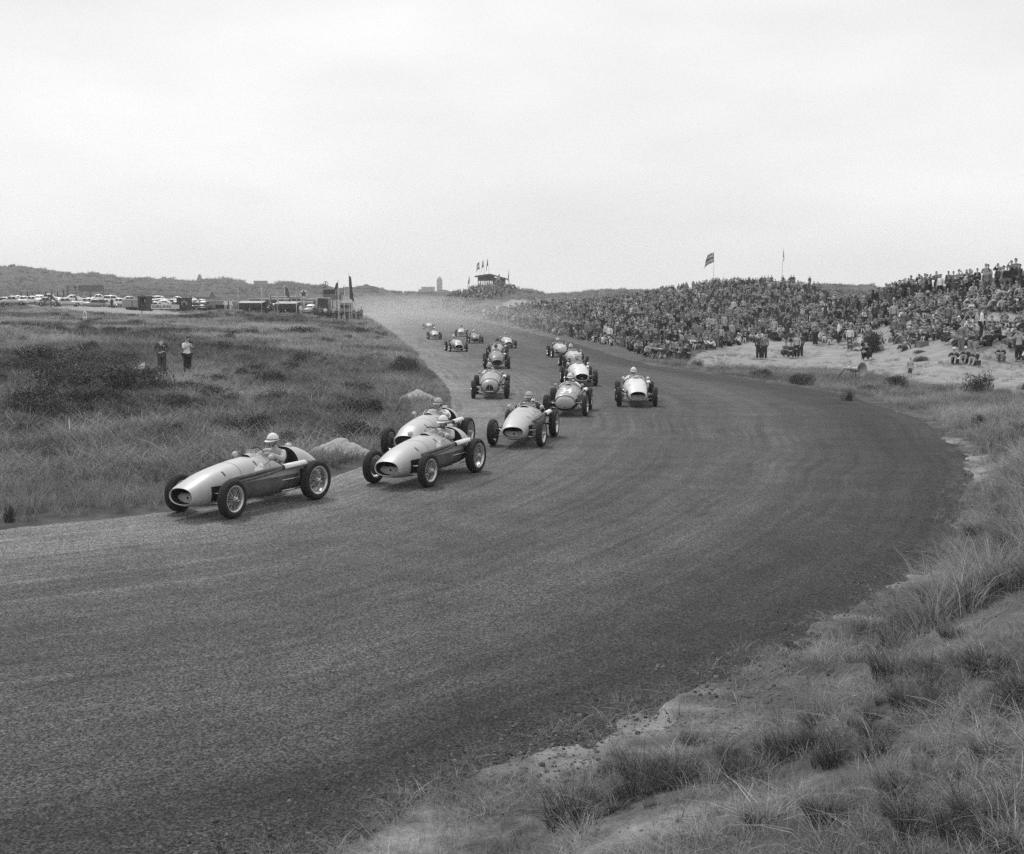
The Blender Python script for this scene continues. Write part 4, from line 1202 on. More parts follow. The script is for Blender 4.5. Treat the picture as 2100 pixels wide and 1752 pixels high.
class Shell:
    """the body as a loft: stations x, half width, underside, top, squareness"""
    def __init__(s, st):
        st = sorted(st); s.x = np.array([k[0] for k in st]); s.k = [np.array([q[i] for q in st]) for i in range(1, 5)]
        d = [np.gradient(a, s.x) for a in s.k]; s.d = d
    def par(s, x):
        i = int(np.clip(np.searchsorted(s.x, x) - 1, 0, len(s.x) - 2))
        h = s.x[i + 1] - s.x[i]; t = float(np.clip((x - s.x[i]) / h, 0, 1))
        out = []
        for a, d in zip(s.k, s.d):
            m0, m1 = d[i] * h, d[i + 1] * h
            out.append((2 * t ** 3 - 3 * t * t + 1) * a[i] + (t ** 3 - 2 * t * t + t) * m0 + (-2 * t ** 3 + 3 * t * t) * a[i + 1] + (t ** 3 - t * t) * m1)
        return out
    def pt(s, x, t, eps=0.0):
        w, zb, zt, n = s.par(x)
        c, q = math.cos(t), math.sin(t)
        y = math.copysign(abs(c) ** (2 / n), c) * (w + eps); hz_ = (zt - zb) / 2
        z = (zt + zb) / 2 + math.copysign(abs(q) ** (2 / n), q) * (hz_ + eps)
        return Vector((x, y, z))
    def top(s, x, y):
        w, zb, zt, n = s.par(x)
        return (zt + zb) / 2 + (zt - zb) / 2 * max(0.0, 1 - (abs(y) / w) ** n) ** (1 / n)
    def side_t(s, x, z):
        """angle on the left side at height z"""
        w, zb, zt, n = s.par(x); q = (z - (zt + zb) / 2) / ((zt - zb) / 2)
        q = max(-1, min(1, q)); return math.asin(math.copysign(abs(q) ** (n / 2), q))
    def patch(s, bm, x0, x1, t0, t1, eps=0.004, nx=8, nt=6, thick=0.0, mi=0):
        g = [[bm.verts.new(s.pt(x0 + (x1 - x0) * i / nx, (t0(x0 + (x1 - x0) * i / nx) if callable(t0) else t0) + ((t1(x0 + (x1 - x0) * i / nx) if callable(t1) else t1) - (t0(x0 + (x1 - x0) * i / nx) if callable(t0) else t0)) * j / nt, eps)) for j in range(nt + 1)] for i in range(nx + 1)]
        for i in range(nx):
            for j in range(nt):
                f = bm.faces.new((g[i][j], g[i + 1][j], g[i + 1][j + 1], g[i][j + 1])); f.material_index = mi

BASE = [(1.73, .288, .262, .570, 2.3), (1.68, .308, .240, .595, 2.4), (1.5, .335, .205, .665, 2.5), (1.27, .358, .175, .745, 2.6), (.95, .378, .16, .82, 2.6), (.6, .395, .15, .88, 2.5), (.2, .408, .15, .925, 2.4),
        (-.1, .415, .15, .945, 2.3), (-.4, .425, .15, .955, 2.3), (-.75, .43, .15, .99, 2.3), (-.95, .425, .155, 1.02, 2.2), (-1.2, .385, .17, .985, 2.2), (-1.5, .31, .21, .86, 2.2), (-1.75, .21, .28, .70, 2.1), (-1.92, .10, .36, .55, 2.0), (-1.97, .03, .43, .48, 2.0)]
def variant(kind):
    st = [list(k) for k in BASE]
    if kind == 'round':                                                # short rounded nose
        st[0] = [1.62, .15, .34, .53, 2.0]; st[1] = [1.585, .225, .28, .61, 2.0]; st[2] = [1.45, .305, .215, .71, 2.1]; st[3] = [1.25, .35, .18, .775, 2.3]
    if kind == 'lid':
        st[0] = [1.58, .27, .27, .52, 2.3]; st[1] = [1.53, .30, .245, .575, 2.3]; st[2] = [1.40, .335, .21, .685, 2.4]; st[3] = [1.24, .355, .178, .755, 2.5]
    if kind == 'short':
        for k in (0, 1, 2): st[k][0] -= 0.08
    return Shell([tuple(k) for k in st])

def cut(u): return 0.16 + 0.81 * max(0.0, (u - 0.42) / 0.58) ** 1.25
CK0, CK1 = -0.20, -0.93                                                # cockpit opening
def body_mesh(S, open_nose=True):
    bm = bmesh.new()
    x0, x1 = S.x[-1], S.x[0]
    xs = sorted(set(list(np.linspace(x0, x1, 46)) + [CK0, CK1]), reverse=True)
    nt = 36
    grid = [[bm.verts.new(S.pt(x, 2 * math.pi * j / nt)) for j in range(nt)] for x in xs]
    for i in range(len(xs) - 1):
        xm = (xs[i] + xs[i + 1]) / 2
        for j in range(nt):
            t = 2 * math.pi * (j + .5) / nt
            if CK1 < xm < CK0:
                u = (xm - CK1) / (CK0 - CK1)
                lim = cut(u)
                if math.sin(t) > lim: continue
            bm.faces.new((grid[i][j], grid[i][(j + 1) % nt], grid[i + 1][(j + 1) % nt], grid[i + 1][j]))
    bm.faces.new(grid[-1])
    if not open_nose: bm.faces.new(grid[0][::-1])
    else:                                                              # lip turned in, then the duct
        pr = grid[0]
        cen = S.pt(x0, 0); cz = S.par(x0); c0 = Vector((x0, 0, (cz[1] + cz[2]) / 2))
        for (dx, sc, mi) in ((0.012, .965, 0), (-0.02, .92, 0), (-0.12, .9, 1), (-0.34, .82, 1)):
            ring = [bm.verts.new(Vector((x0 + dx, 0, c0.z)) + Vector((0, (S.pt(x0, 2 * math.pi * j / nt) - c0).y * sc, (S.pt(x0, 2 * math.pi * j / nt) - c0).z * sc))) for j in range(nt)]
            for j in range(nt):
                f = bm.faces.new((pr[(j + 1) % nt], pr[j], ring[j], ring[(j + 1) % nt])); f.material_index = mi
            pr = ring
        f = bm.faces.new(pr[::-1]); f.material_index = 1
    return bm

def wheel_parts(R, W, name):
    """meshes of one wheel round its own centre, axle along Y, outside at +Y"""
    rr = R - 0.118
    bm = bmesh.new()
    h = W / 2
    lathe(bm, [(rr, -.36 * W), (rr + .012, -.46 * W), (rr + .05, -.52 * W), (R - .045, -.52 * W), (R - .014, -.42 * W), (R - .004, -.30 * W), (R - .010, -.16 * W), (R - .010, -.13 * W), (R, -.11 * W),
               (R, .11 * W), (R - .010, .13 * W), (R - .010, .16 * W), (R - .004, .30 * W), (R - .014, .42 * W), (R - .045, .52 * W), (rr + .05, .52 * W), (rr + .012, .46 * W), (rr, .36 * W)], 36, 'Y', closed=True)
    me_t = bpy.data.meshes.new('tyre'); bmesh.ops.recalc_face_normals(bm, faces=bm.faces); bm.to_mesh(me_t); bm.free()
    bm = bmesh.new()
    lathe(bm, [(rr + .010, -.44 * W), (rr - .008, -.42 * W), (rr - .022, -.30 * W), (rr - .030, 0), (rr - .022, .30 * W), (rr - .010, .42 * W), (rr + .012, .455 * W), (rr + .016, .42 * W), (rr - .002, .3 * W), (rr - .012, 0), (rr - .002, -.3 * W), (rr + .014, -.40 * W)], 36, 'Y', closed=True)
    me_r = bpy.data.meshes.new('rim'); bmesh.ops.recalc_face_normals(bm, faces=bm.faces); bm.to_mesh(me_r); bm.free()
    bm = bmesh.new()
    ns = 40
    for k in range(ns):
        a = 2 * math.pi * k / ns; b = a + (0.35 if k % 2 else -0.35)
        yi = .045 if k % 4 < 2 else -.02
        tube(bm, [(.05 * math.cos(b), yi, .05 * math.sin(b)), ((rr - .024) * math.cos(a), .012 if k % 2 else -.012, (rr - .024) * math.sin(a))], .0042, 3, False)
    me_s = bpy.data.meshes.new('spokes'); bmesh.ops.recalc_face_normals(bm, faces=bm.faces); bm.to_mesh(me_s); bm.free()
    bm = bmesh.new()
    lathe(bm, [(.002, .115), (.03, .112), (.042, .095), (.048, .07), (.055, .05), (.055, -.04), (.002, -.04)], 14, 'Y')
    for k in range(2):
        a = math.pi * k + .6; box(bm, .06 * math.cos(a), .098, .06 * math.sin(a), .06, .018, .03)
    me_h = bpy.data.meshes.new('hub'); bmesh.ops.recalc_face_normals(bm, faces=bm.faces); bm.to_mesh(me_h); bm.free()
    bm = bmesh.new()
    lathe(bm, [(.06, -.02), (.165, -.025), (.172, -.04), (.172, -.05), (.160, -.053), (.172, -.06), (.172, -.07), (.160, -.073), (.172, -.08), (.172, -.09), (.160, -.1), (.05, -.11)], 24, 'Y')
    me_d = bpy.data.meshes.new('brake_drum'); bmesh.ops.recalc_face_normals(bm, faces=bm.faces); bm.to_mesh(me_d); bm.free()
    for m_, s in ((me_t, M_tyre), (me_r, M_rim), (me_s, M_steel), (me_h, M_steel), (me_d, M_drum)):
        m_.materials.append(s); m_.polygons.foreach_set('use_smooth', [True] * len(m_.polygons))
    return me_t, me_r, me_s, me_h, me_d
WHEEL_F = wheel_parts(RF, WF, 'front'); WHEEL_R = wheel_parts(RR_, WR, 'rear')

def add_wheel(root, x, y, R, parts, steer=0.0, camber=0.0, spin=0.0):
    t = link('wheel', parts[1], None, root)
    t.location = (x, y, R)
    t.rotation_euler = (camber, 0, steer + (0 if y > 0 else math.pi))
    for nm, me in (('tyre', parts[0]), ('spokes', parts[2]), ('hub', parts[3]), ('brake_drum', parts[4])):
        link(nm, me, None, t)
    return t

def conform(me, S, x, dx_len, width, eps=0.006):
    """lay flat lettering (x across, y up) on the bonnet top, upright seen from the front"""
    bm = bmesh.new(); bm.from_mesh(me)
    bmesh.ops.triangulate(bm, faces=bm.faces)
    for _ in range(2):
        bmesh.ops.subdivide_edges(bm, edges=[e for e in bm.edges if e.calc_length() > 0.05], cuts=1)
        bmesh.ops.triangulate(bm, faces=bm.faces)
    for v in bm.verts:
        X = x - v.co.y * dx_len; Y = v.co.x * width
        v.co = Vector((X, Y, S.top(X, Y) + eps))
    bm.to_mesh(me); bm.free()

def text_mesh(s, size=1.0, bold=0.0, align='CENTER'):
    cu_ = bpy.data.curves.new('lettering', 'FONT'); cu_.body = s; cu_.size = size; cu_.offset = bold; cu_.align_x = align; cu_.align_y = 'CENTER'; cu_.resolution_u = 3
    o = bpy.data.objects.new('tmp', cu_); C.objects.link(o)
    dg = bpy.context.evaluated_depsgraph_get()
    me = bpy.data.meshes.new_from_object(o.evaluated_get(dg))
    bpy.data.objects.remove(o); bpy.data.curves.remove(cu_)
    me.materials.clear()
    return me

def make_car(label, shell='base', nose='oval', paint='mid', number=None, steer=0.0, exhaust=True, flank_shade=True, emblem=False, mirrors=True, band=False, scoop=True, detail=False):
    S = variant(shell)
    root = empty('racing_car'); tag(root, label, 'racing car', 'single-seat racing cars on the track')
    P = PAINT[paint]
    x0 = S.x[-1]
    opn = nose in ('oval', 'ring', 'slats')
    body = obj('body', body_mesh(S, opn), [P, M_black], root)
    w0, zb0, zt0, n0 = S.par(x0)
    zc = (zb0 + zt0) / 2
    # grille
    bm = bmesh.new()
    if nose == 'oval':
        nn = 15; xs = x0 - 0.16
        lo = []
        for k in range(nn + 1):
            t = math.pi + math.pi * k / nn
            q = S.pt(x0, t); lo.append(bm.verts.new((xs, q.y * .89, zc + (q.z - zc) * .89)))
        mid = [bm.verts.new((xs - .10, v.co.y * .98, zc + .012)) for v in (lo[0], lo[-1])]
        bm.faces.new(lo + [mid[1], mid[0]])
        obj('grille_plate', bm, M_plate, root)
        bm = bmesh.new(); lathe(bm, [(.002, .0), (.024, .0), (.026, -.05)], 12, 'X', cen=(xs + .004, 0.0, zc - .045)); obj('starting_handle_hole', bm, M_black, root)
    elif nose == 'ring':
        pts = [S.pt(x0, 2 * math.pi * k / 24) + Vector((.01, 0, 0)) for k in range(25)]
        tube(bm, pts, .017, 6); obj('grille_ring', bm, M_steel, root)
        bm = bmesh.new(); tube(bm, [(x0 - .01, 0, zb0 + .01), (x0 - .01, 0, zc + .0)], .012, 6); obj('grille_bar', bm, M_steel, root)
        bm = bmesh.new()
        for k in range(-3, 4):
            tube(bm, [(x0 - .14, -w0 * .85, zc + k * .034), (x0 - .14, w0 * .85, zc + k * .034)], .006, 4)
        obj('grille_mesh', bm, M_drum, root)
    elif nose == 'slats':
        for k in range(-8, 9):
            y = w0 * .105 * k; zt_ = S.top(x0, y) - .03; zb_ = 2 * zc - zt_ + .01
            if zt_ - zb_ > .03:
                b2 = bmesh.new(); tube(b2, [(x0 - .05, y, zb_), (x0 - .05, y, zt_)], .007, 4); obj('grille_slat', b2, M_drum, root)
    elif nose == 'triangle':
        # rounded nose with a three-cornered grille, a bar down its middle and a pale lip under it
        def fx(y, z):
            lo, hi = 1.1, x0
            for _ in range(22):
                m_ = (lo + hi) / 2
                w, zb, zt, n = S.par(m_)
                if (abs(y) / w) ** n + (abs(z - (zb + zt) / 2) / ((zt - zb) / 2)) ** n < 1: lo = m_
                else: hi = m_
            return lo
        def pane(c):
            r = [[bm.verts.new((fx(a + (b - a) * j / 4, z) + .006, a + (b - a) * j / 4, z)) for j in range(5)] for (z, a, b) in c]
            for p, q in zip(r, r[1:]):
                for j in range(4): bm.faces.new((p[j], p[j + 1], q[j + 1], q[j]))
        pane([(.33, .012, .155), (.40, .012, .150), (.47, .012, .125), (.53, .012, .085), (.57, .012, .03)]); obj('grille', bm, M_black, root)
        bm = bmesh.new(); pane([(.33, -.155, -.012), (.40, -.150, -.012), (.47, -.125, -.012), (.53, -.085, -.012), (.57, -.03, -.012)]); obj('grille', bm, M_black, root)
        bm = bmesh.new(); tube(bm, [(fx(0, z) + .008, 0, z) for z in (.32, .42, .52, .59)], .011, 6); obj('grille_bar', bm, P, root)
        bm = bmesh.new(); tube(bm, [(fx(y, .30) + .01, y, .30) for y in (-.16, -.08, 0, .08, .16)], .022, 6); obj('grille_lip', bm, M_steel, root)
    elif nose == 'lid':
        tube(bm, [S.pt(x0 - .15 - .02 * math.cos(2 * (math.pi * (.06 + .88 * k / 14) - math.pi / 2)), math.pi * (.06 + .88 * k / 14), .004) for k in range(15)], .014, 5); obj('nose_band', bm, M_black, root)
        bm = bmesh.new(); lathe(bm, [(.002, .02), (.028, .02), (.03, -.03)], 12, 'X', cen=(x0 + .0, 0, zb0 + .06)); obj('starting_handle_hole', bm, M_black, root)
        bm = bmesh.new(); lathe(bm, [(.03, .012), (.05, .012), (.05, -.02)], 14, 'X', cen=(x0, 0, zb0 + .06)); obj('handle_collar', bm, P, root)
        bm = bmesh.new(); S.patch(bm, x0 - .26, x0 - .005, math.pi * 1.06, math.pi * 1.94, .004, 4, 10); obj('chin_opening', bm, M_black, root)
    if band:
        bm = bmesh.new()
        xb = x0 - .34
        tube(bm, [S.pt(xb, math.pi * (-.02 + 1.04 * k / 18), .004) for k in range(19)], .016, 5); obj('bonnet_strap', bm, M_leather, root)
    # bonnet joints and straps
    for xx in (.98, .18):
        for s in (1, -1):
            bm = bmesh.new()
            S.patch(bm, xx, xx - .028, .62 if s > 0 else math.pi - .62, 1.02 if s > 0 else math.pi - 1.02, .005, 2, 6); obj('bonnet_strap', bm, M_leather, root)
    if scoop:
        bm = bmesh.new(); xs = .10
        for k, (dx, h, w) in enumerate(((0, 0.0, .13), (-.05, .035, .125), (-.16, .045, .12), (-.30, .03, .10), (-.36, .004, .08))):
            pass
        ring = []
        for (dx, h, w) in ((0.0, .045, .125), (-.10, .05, .125), (-.20, .03, .11), (-.26, .002, .09)):
            ring.append([bm.verts.new((xs + dx, w * q, S.top(xs + dx, w * q) + h * (1 - abs(q) ** 3) - .002)) for q in (-1, -.8, -.4, 0, .4, .8, 1)])
        for a_, b_ in zip(ring, ring[1:]):
            for j in range(6): bm.faces.new((a_[j], a_[j + 1], b_[j + 1], b_[j]))
        obj('air_scoop', bm, P, root)
        bm = bmesh.new()
        top_ = [bm.verts.new((xs - .004, .122 * q, S.top(xs, .122 * q) + .043 * (1 - abs(q) ** 3))) for q in (-1, -.8, -.4, 0, .4, .8, 1)]
        bot_ = [bm.verts.new((xs - .004, .122 * q, S.top(xs, .122 * q) + .001)) for q in (-1, -.8, -.4, 0, .4, .8, 1)]
        for j in range(6): bm.faces.new((bot_[j], bot_[j + 1], top_[j + 1], top_[j]))
        obj('scoop_mouth', bm, M_black, root)
    if detail:
        for xx in (.60, -.15):
            bm = bmesh.new(); S.patch(bm, xx, xx - .008, .05, math.pi - .05, .003, 1, 24); obj('panel_seam', bm, M_pipe, root)
    # suspension openings, shade of the lower flank painted on as a darker panel
    for s in (1, -1):
        bm = bmesh.new()
        def tz(z, s=s): return (lambda x: S.side_t(x, z) if s > 0 else math.pi - S.side_t(x, z))
        S.patch(bm, 1.34, .92, tz(.30), tz(.56), .005, 6, 4); obj('suspension_opening', bm, M_black, root)
        bm = bmesh.new(); S.patch(bm, -.93, -1.32, tz(.25), tz(.60), .005, 6, 4); obj('axle_opening', bm, M_black, root)
    if flank_shade:
        bm = bmesh.new(); S.patch(bm, .86, -.90, tz_l(S, .18), tz_l(S, .54), .003, 16, 6); obj('side_panel', bm, M_flank_shade, root)
    # cockpit: tub, seat, dash, rim, wheel, screen
    bm = bmesh.new()
    xs = np.linspace(CK0 + .30, CK1 - .03, 10)
    g = [[bm.verts.new(S.pt(x, math.pi * (.98 + 1.04 * j / 14), -.02) + Vector((0, 0, 0))) for j in range(15)] for x in xs]
    for i in range(len(xs) - 1):
        for j in range(14): bm.faces.new((g[i][j], g[i][j + 1], g[i + 1][j + 1], g[i + 1][j]))
    bm.faces.new(g[-1]); bm.faces.new(g[0][::-1])
    obj('cockpit_tub', bm, M_black, root)
    bm = bmesh.new()
    vs = [S.pt(CK1 + .005, t, -.012) for t in np.linspace(0, math.pi, 13)]
    bm.faces.new([bm.verts.new(v) for v in vs]); obj('bulkhead', bm, M_black, root)
    bm = bmesh.new()
    for k, (x, z, w) in enumerate(((-.50, .30, .18), (-.62, .30, .20), (-.80, .40, .22), (-.90, .68, .21), (-.92, .84, .18))): pass
    prof = ((-.45, .28, .18), (-.62, .27, .20), (-.80, .34, .215), (-.885, .60, .21), (-.905, .82, .18))
    r0 = [[bm.verts.new((x + abs(q) ** 2 * .03, q * w, z + abs(q) ** 3 * .05)) for q in (-1, -.6, 0, .6, 1)] for (x, z, w) in prof]
    for a_, b_ in zip(r0, r0[1:]):
        for j in range(4): bm.faces.new((a_[j], a_[j + 1], b_[j + 1], b_[j]))
    obj('seat', bm, M_leather, root)
    bm = bmesh.new()
    ring = [(-.23 + .06 * math.sin(a) * .4, .185 * math.cos(a), .90 + .185 * math.sin(a)) for a in [2 * math.pi * k / 24 for k in range(25)]]
    tube(bm, ring, .013, 6, False)
    for a in (.3, 2.84, 4.71): tube(bm, [(-.22, 0, .90), (-.23 + .024 * math.sin(a), .18 * math.cos(a), .90 + .18 * math.sin(a))], .009, 5)
    tube(bm, [(-.22, 0, .90), (.05, 0, .82)], .015, 6)
    obj('steering_wheel', bm, M_leather, root)
    bm = bmesh.new()
    g = []
    H = 0.125
    for k in range(15):
        a = math.radians(-82 + 164 * k / 14)
        y = .27 * math.sin(a); x = -.28 + .30 * math.cos(a)
        hh = H * (math.cos(a * .82) ** .5)
        yb = max(-.36, min(.36, y)); zb = S.top(min(x, .2), yb) - .004
        g.append([bm.verts.new((x - f * .05, y * (1 - .06 * f), zb + hh * f)) for f in (0, .34, .67, 1)])
    for a_, b_ in zip(g, g[1:]):
        for j in range(3): bm.faces.new((a_[j], b_[j], b_[j + 1], a_[j + 1]))
    scr_top = [v[3].co.copy() for v in g]; scr_bot = [v[0].co.copy() for v in g]
    scr = obj('windscreen', bm, M_glass, root)
    bm = bmesh.new(); tube(bm, scr_bot, .010, 5); tube(bm, [scr_bot[0], scr_top[0]], .007, 5); tube(bm, [scr_bot[-1], scr_top[-1]], .007, 5); tube(bm, scr_top, .005, 4)
    obj('screen_frame', bm, M_steel, scr)
    # cockpit edge
    bm = bmesh.new()
    edge = []
    for k in range(33):
        f = k / 32
        if f < .5: xx = CK0 + (CK1 - CK0) * (f * 2)
        else: xx = CK1 + (CK0 - CK1) * ((f - .5) * 2)
        u = (xx - CK1) / (CK0 - CK1); lim = cut(u)
        t = math.asin(min(.97, lim)); t = t if f < .5 else math.pi - t
        edge.append(S.pt(xx, t, .002))
    tube(bm, edge[:16], .011, 5); tube(bm, edge[17:], .011, 5)
    obj('cockpit_edge', bm, M_leather, root)
    bm = bmesh.new(); lathe(bm, [(.002, .035), (.06, .035), (.066, .02), (.066, -.02)], 16, 'Z', cen=(-1.06, .03, S.top(-1.06, 0) + .012)); box(bm, -1.06, .03, S.top(-1.06, 0) + .05, .13, .02, .016)
    obj('filler_cap', bm, M_steel, root)
    if mirrors:
        for s in (1, -1):
            bm = bmesh.new()
            c = Vector((-.10, .455 * s, .925))
            lathe(bm, [(.002, .075), (.035, .06), (.055, .03), (.060, -.01), (.056, -.02), (.002, -.02)], 14, 'X', cen=c)
            tube(bm, [c + Vector((.02, 0, -.04)), S.pt(-.05, .62 if s > 0 else math.pi - .62)], .012, 5)
            obj('mirror', bm, P, root)
    # exhaust on the left: two pipes that join, pale shield, tail
    if exhaust:
        for dz, xf in ((.07, .92), (0, .74)):
            bm = bmesh.new()
            pts = [S.pt(xf, S.side_t(xf, .58 + dz * .6), -.02), Vector((xf - .12, .40, .585 + dz)), Vector((xf - .4, .425, .60 + dz)), Vector((0, .455, .635 + dz)), Vector((-.32, .48, .685 + dz * .5)), Vector((-.48, .49, .70))]
            tube(bm, pts, [.03, .036, .036, .036, .036, .036], 8); obj('exhaust_pipe', bm, M_pipe, root)
        bm = bmesh.new(); tube(bm, [(-.42, .49, .70), (-.9, .52, .725), (-1.12, .47, .72)], [.045, .045, .042], 10); obj('tail_pipe', bm, M_pipe, root)
        bm = bmesh.new()
        g = []
        for x, y, z in ((-.36, .495, .70), (-.6, .505, .712), (-.95, .525, .725)):
            g.append([bm.verts.new((x, y + math.cos(a) * .075, z + math.sin(a) * .066)) for a in np.linspace(-.25, math.pi + .1, 9)])
        for a_, b_ in zip(g, g[1:]):
            for j in range(8): bm.faces.new((a_[j], a_[j + 1], b_[j + 1], b_[j]))
        ob = obj('heat_shield', bm, M_shield, root)
        sd_ = ob.modifiers.new('thick', 'SOLIDIFY'); sd_.thickness = .006
    # suspension
    for s in (1, -1):
        for (z0, z1, xa) in ((.44, .43, .17), (.27, .26, .20)):
            for q in (1, -1):
                bm = bmesh.new(); tube(bm, [(1.14 + q * xa, .31 * s, z0), (1.14, (TRF / 2 - .07) * s, z1)], .014, 6); obj('wishbone_arm', bm, M_steel, root)
        bm = bmesh.new(); tube(bm, [(1.14, (TRF / 2 - .08) * s, .24), (1.14, (TRF / 2 - .08) * s, .45)], .03, 8); obj('upright', bm, M_steel, root)
        bm = bmesh.new(); tube(bm, [(1.0, .34 * s, .39), (1.0, (TRF / 2 - .09) * s, .37)], .010, 6); obj('track_rod', bm, M_steel, root)
        bm = bmesh.new(); tube(bm, [(1.08, .33 * s, .50), (1.06, .48 * s, .47), (1.1, .51 * s, .30)], .02, 6); obj('damper', bm, M_drum, root)
        for z in (.47, .27):
            bm = bmesh.new(); tube(bm, [(-.42, .41 * s, z - .02), (-1.10, (TRR / 2 - .12) * s, z)], .013, 6); obj('radius_rod', bm, M_steel, root)
        bm = bmesh.new(); tube(bm, [(-1.14, .3 * s, .36), (-1.14, (TRR / 2 - .1) * s, .365)], .03, 8); obj('half_shaft', bm, M_drum, root)
        add_wheel(root, 1.14, TRF / 2 * s, RF, WHEEL_F, steer=steer)
        add_wheel(root, -1.14, TRR / 2 * s, RR_, WHEEL_R)
    if number:
        me = text_mesh(number, 1.0, 0.035)
        conform(me, S, .98, .80, .36, .008)
        link('race_number', me, M_white, root)
    if emblem:
        me = bpy.data.meshes.new('emblem')
        bm = bmesh.new()
        for cxx, czz, rx, rz in ((.16, .745, .11, .06), (.05, .80, .05, .035), (.24, .70, .04, .05), (.10, .70, .06, .03)):
            vs = []
            for k in range(12):
                a = 2 * math.pi * k / 12; r = 1 + .25 * math.sin(3 * a + cxx * 20)
                x = cxx + rx * r * math.cos(a); z = czz + rz * r * math.sin(a)
                vs.append(bm.verts.new(S.pt(x, S.side_t(x, z), .005 + .0006 * cxx)))
            bm.faces.new(vs)
        obj('emblem', bm, M_white, root)
    return root
def tz_l(S, z): return lambda x: S.side_t(x, z)

# ---- drivers
DJ = sym(pel=(0, .77, .44), bel=(0, .80, .58), che=(0, .79, .74), upc=(0, .74, .92), nek=(0, .70, 1.02), hed=(0, .67, 1.085),
         sh=(.195, .72, .945), el=(.345, .54, .82), wr=(.225, .295, .955), ha=(.19, .235, .985), hi=(.09, .69, .37), kn=(.13, .27, .53), an=(.12, -.08, .32))
DH = (0, .655, 1.165)
DRV = {}
def driver_meshes(lean):
    if lean in DRV: return DRV[lean]
    J = {k: (v[0] + (lean if k in ('upc', 'nek', 'hed', 'shl', 'shr', 'che') else 0) * (v[2] - .4) * 2, v[1], v[2]) for k, v in DJ.items()}
    h = (DH[0] + lean * 1.34, DH[1], DH[2])
    DRV[lean] = person_meshes(J, h, tilt=.12, turn=lean * 1.5, curl=1.5, inward=(0, .3, -1)), h
    return DRV[lean]
def make_driver(label, top='pale grey', helmet='white', lean=0.0, cross=False, visor=True):
    (b, c, t), h = driver_meshes(lean)
    o = link('racing_driver', b, None); slot(o, M_skin); tag(o, label, 'person', 'racing drivers in their cars')
    k = link('overalls', c, None, o); slot(k, CLOTH[top])
    k = link('trousers', t, None, o); slot(k, CLOTH[top])
    hm = cap_mesh(h, 'helmet', .08, lean * 1.5)
    hel = link('helmet', hm, CLOTH[helmet] if helmet in CLOTH else helmet, o)
    bm = bmesh.new()
    pts = [Vector(h) + Vector((math.sin(a) * .117, -math.cos(a) * .137, .03)) for a in np.linspace(-math.pi, math.pi, 25)]
    tube(bm, pts, .007, 4, False); obj('helmet_band', bm, M_leather, hel)
    bm = bmesh.new()
    g = [[bm.verts.new(Vector(h) + Vector((math.sin(a) * .085, -math.cos(a) * .112, z))) for z in (-.02, .005, .03)] for a in np.linspace(-1.15, 1.15, 9)]
    for a_, b_ in zip(g, g[1:]):
        for j in range(2): bm.faces.new((a_[j], b_[j], b_[j + 1], a_[j + 1]))
    obj('goggles', bm, M_black, o)
    bm = bmesh.new()
    for s in (1, -1): tube(bm, [Vector(h) + Vector((.09 * s, .02, .02)), Vector(h) + Vector((.075 * s, -.02, -.06)), Vector(h) + Vector((.03 * s, -.06, -.115))], .009, 4)
    obj('chin_strap', bm, M_leather, o)
    if cross:
        bm = bmesh.new()
        for (x0, x1, z0, z1) in ((-.045, .045, .075, .098), (-.012, .012, .05, .125)):
            vs = []
            for (x, z) in ((x0, z0), (x1, z0), (x1, z1), (x0, z1)):
                y = -.138 * math.sqrt(max(.05, 1 - (x / .118) ** 2 - (z / .15) ** 2)) - .004
                vs.append(bm.verts.new(Vector(h) + Vector((x, y, z))))
            bm.faces.new(vs)
        obj('helmet_cross', bm, M_black, hel)
    return o

def fit_pose(cont):
    """cont: {wheel: frame position of its contact}; finds place and heading on the road by least squares"""
    ref = dict(FL=(1.14, TRF / 2), FR=(1.14, -TRF / 2), RL=(-1.14, TRR / 2), RR=(-1.14, -TRR / 2))
    A = np.array([ref[k] for k in cont]); T = np.array([cont[k] for k in cont], dtype=float)
    B = np.array([tuple(on_road(*cont[k], dz=.02))[:2] for k in cont])
    ca, cb = A.mean(0), B.mean(0)
    a, b = A - ca, B - cb
    th = math.atan2((a[:, 0] * b[:, 1] - a[:, 1] * b[:, 0]).sum(), (a * b).sum())
    R = np.array([[math.cos(th), -math.sin(th)], [math.sin(th), math.cos(th)]])
    q = np.array([*(cb - R @ ca), th])
    def res(q):
        R = np.array([[math.cos(q[2]), -math.sin(q[2])], [math.sin(q[2]), math.cos(q[2])]])
        W = A @ R.T + q[:2]
        r = []
        for w, t in zip(W, T):
            x, y = proj(w[0], w[1], float(zroad(w[1])) + .02)
            r += [x - t[0], 0.45 * (y - t[1])]
        return np.array(r)
    for _ in range(25):
        r0 = res(q); J = np.stack([(res(q + np.eye(3)[k] * 1e-4) - r0) / 1e-4 for k in range(3)], axis=1)
        q = q - np.linalg.lstsq(J, r0, rcond=None)[0]
    return q[:2], q[2]

def put(car, drv, p, th):
    z = float(zroad(p[1])) + .021
    car.location = (p[0], p[1], z); car.rotation_euler = (0, 0, th)
    drv.location = (p[0], p[1], z); drv.rotation_euler = (0, 0, th + math.pi / 2)

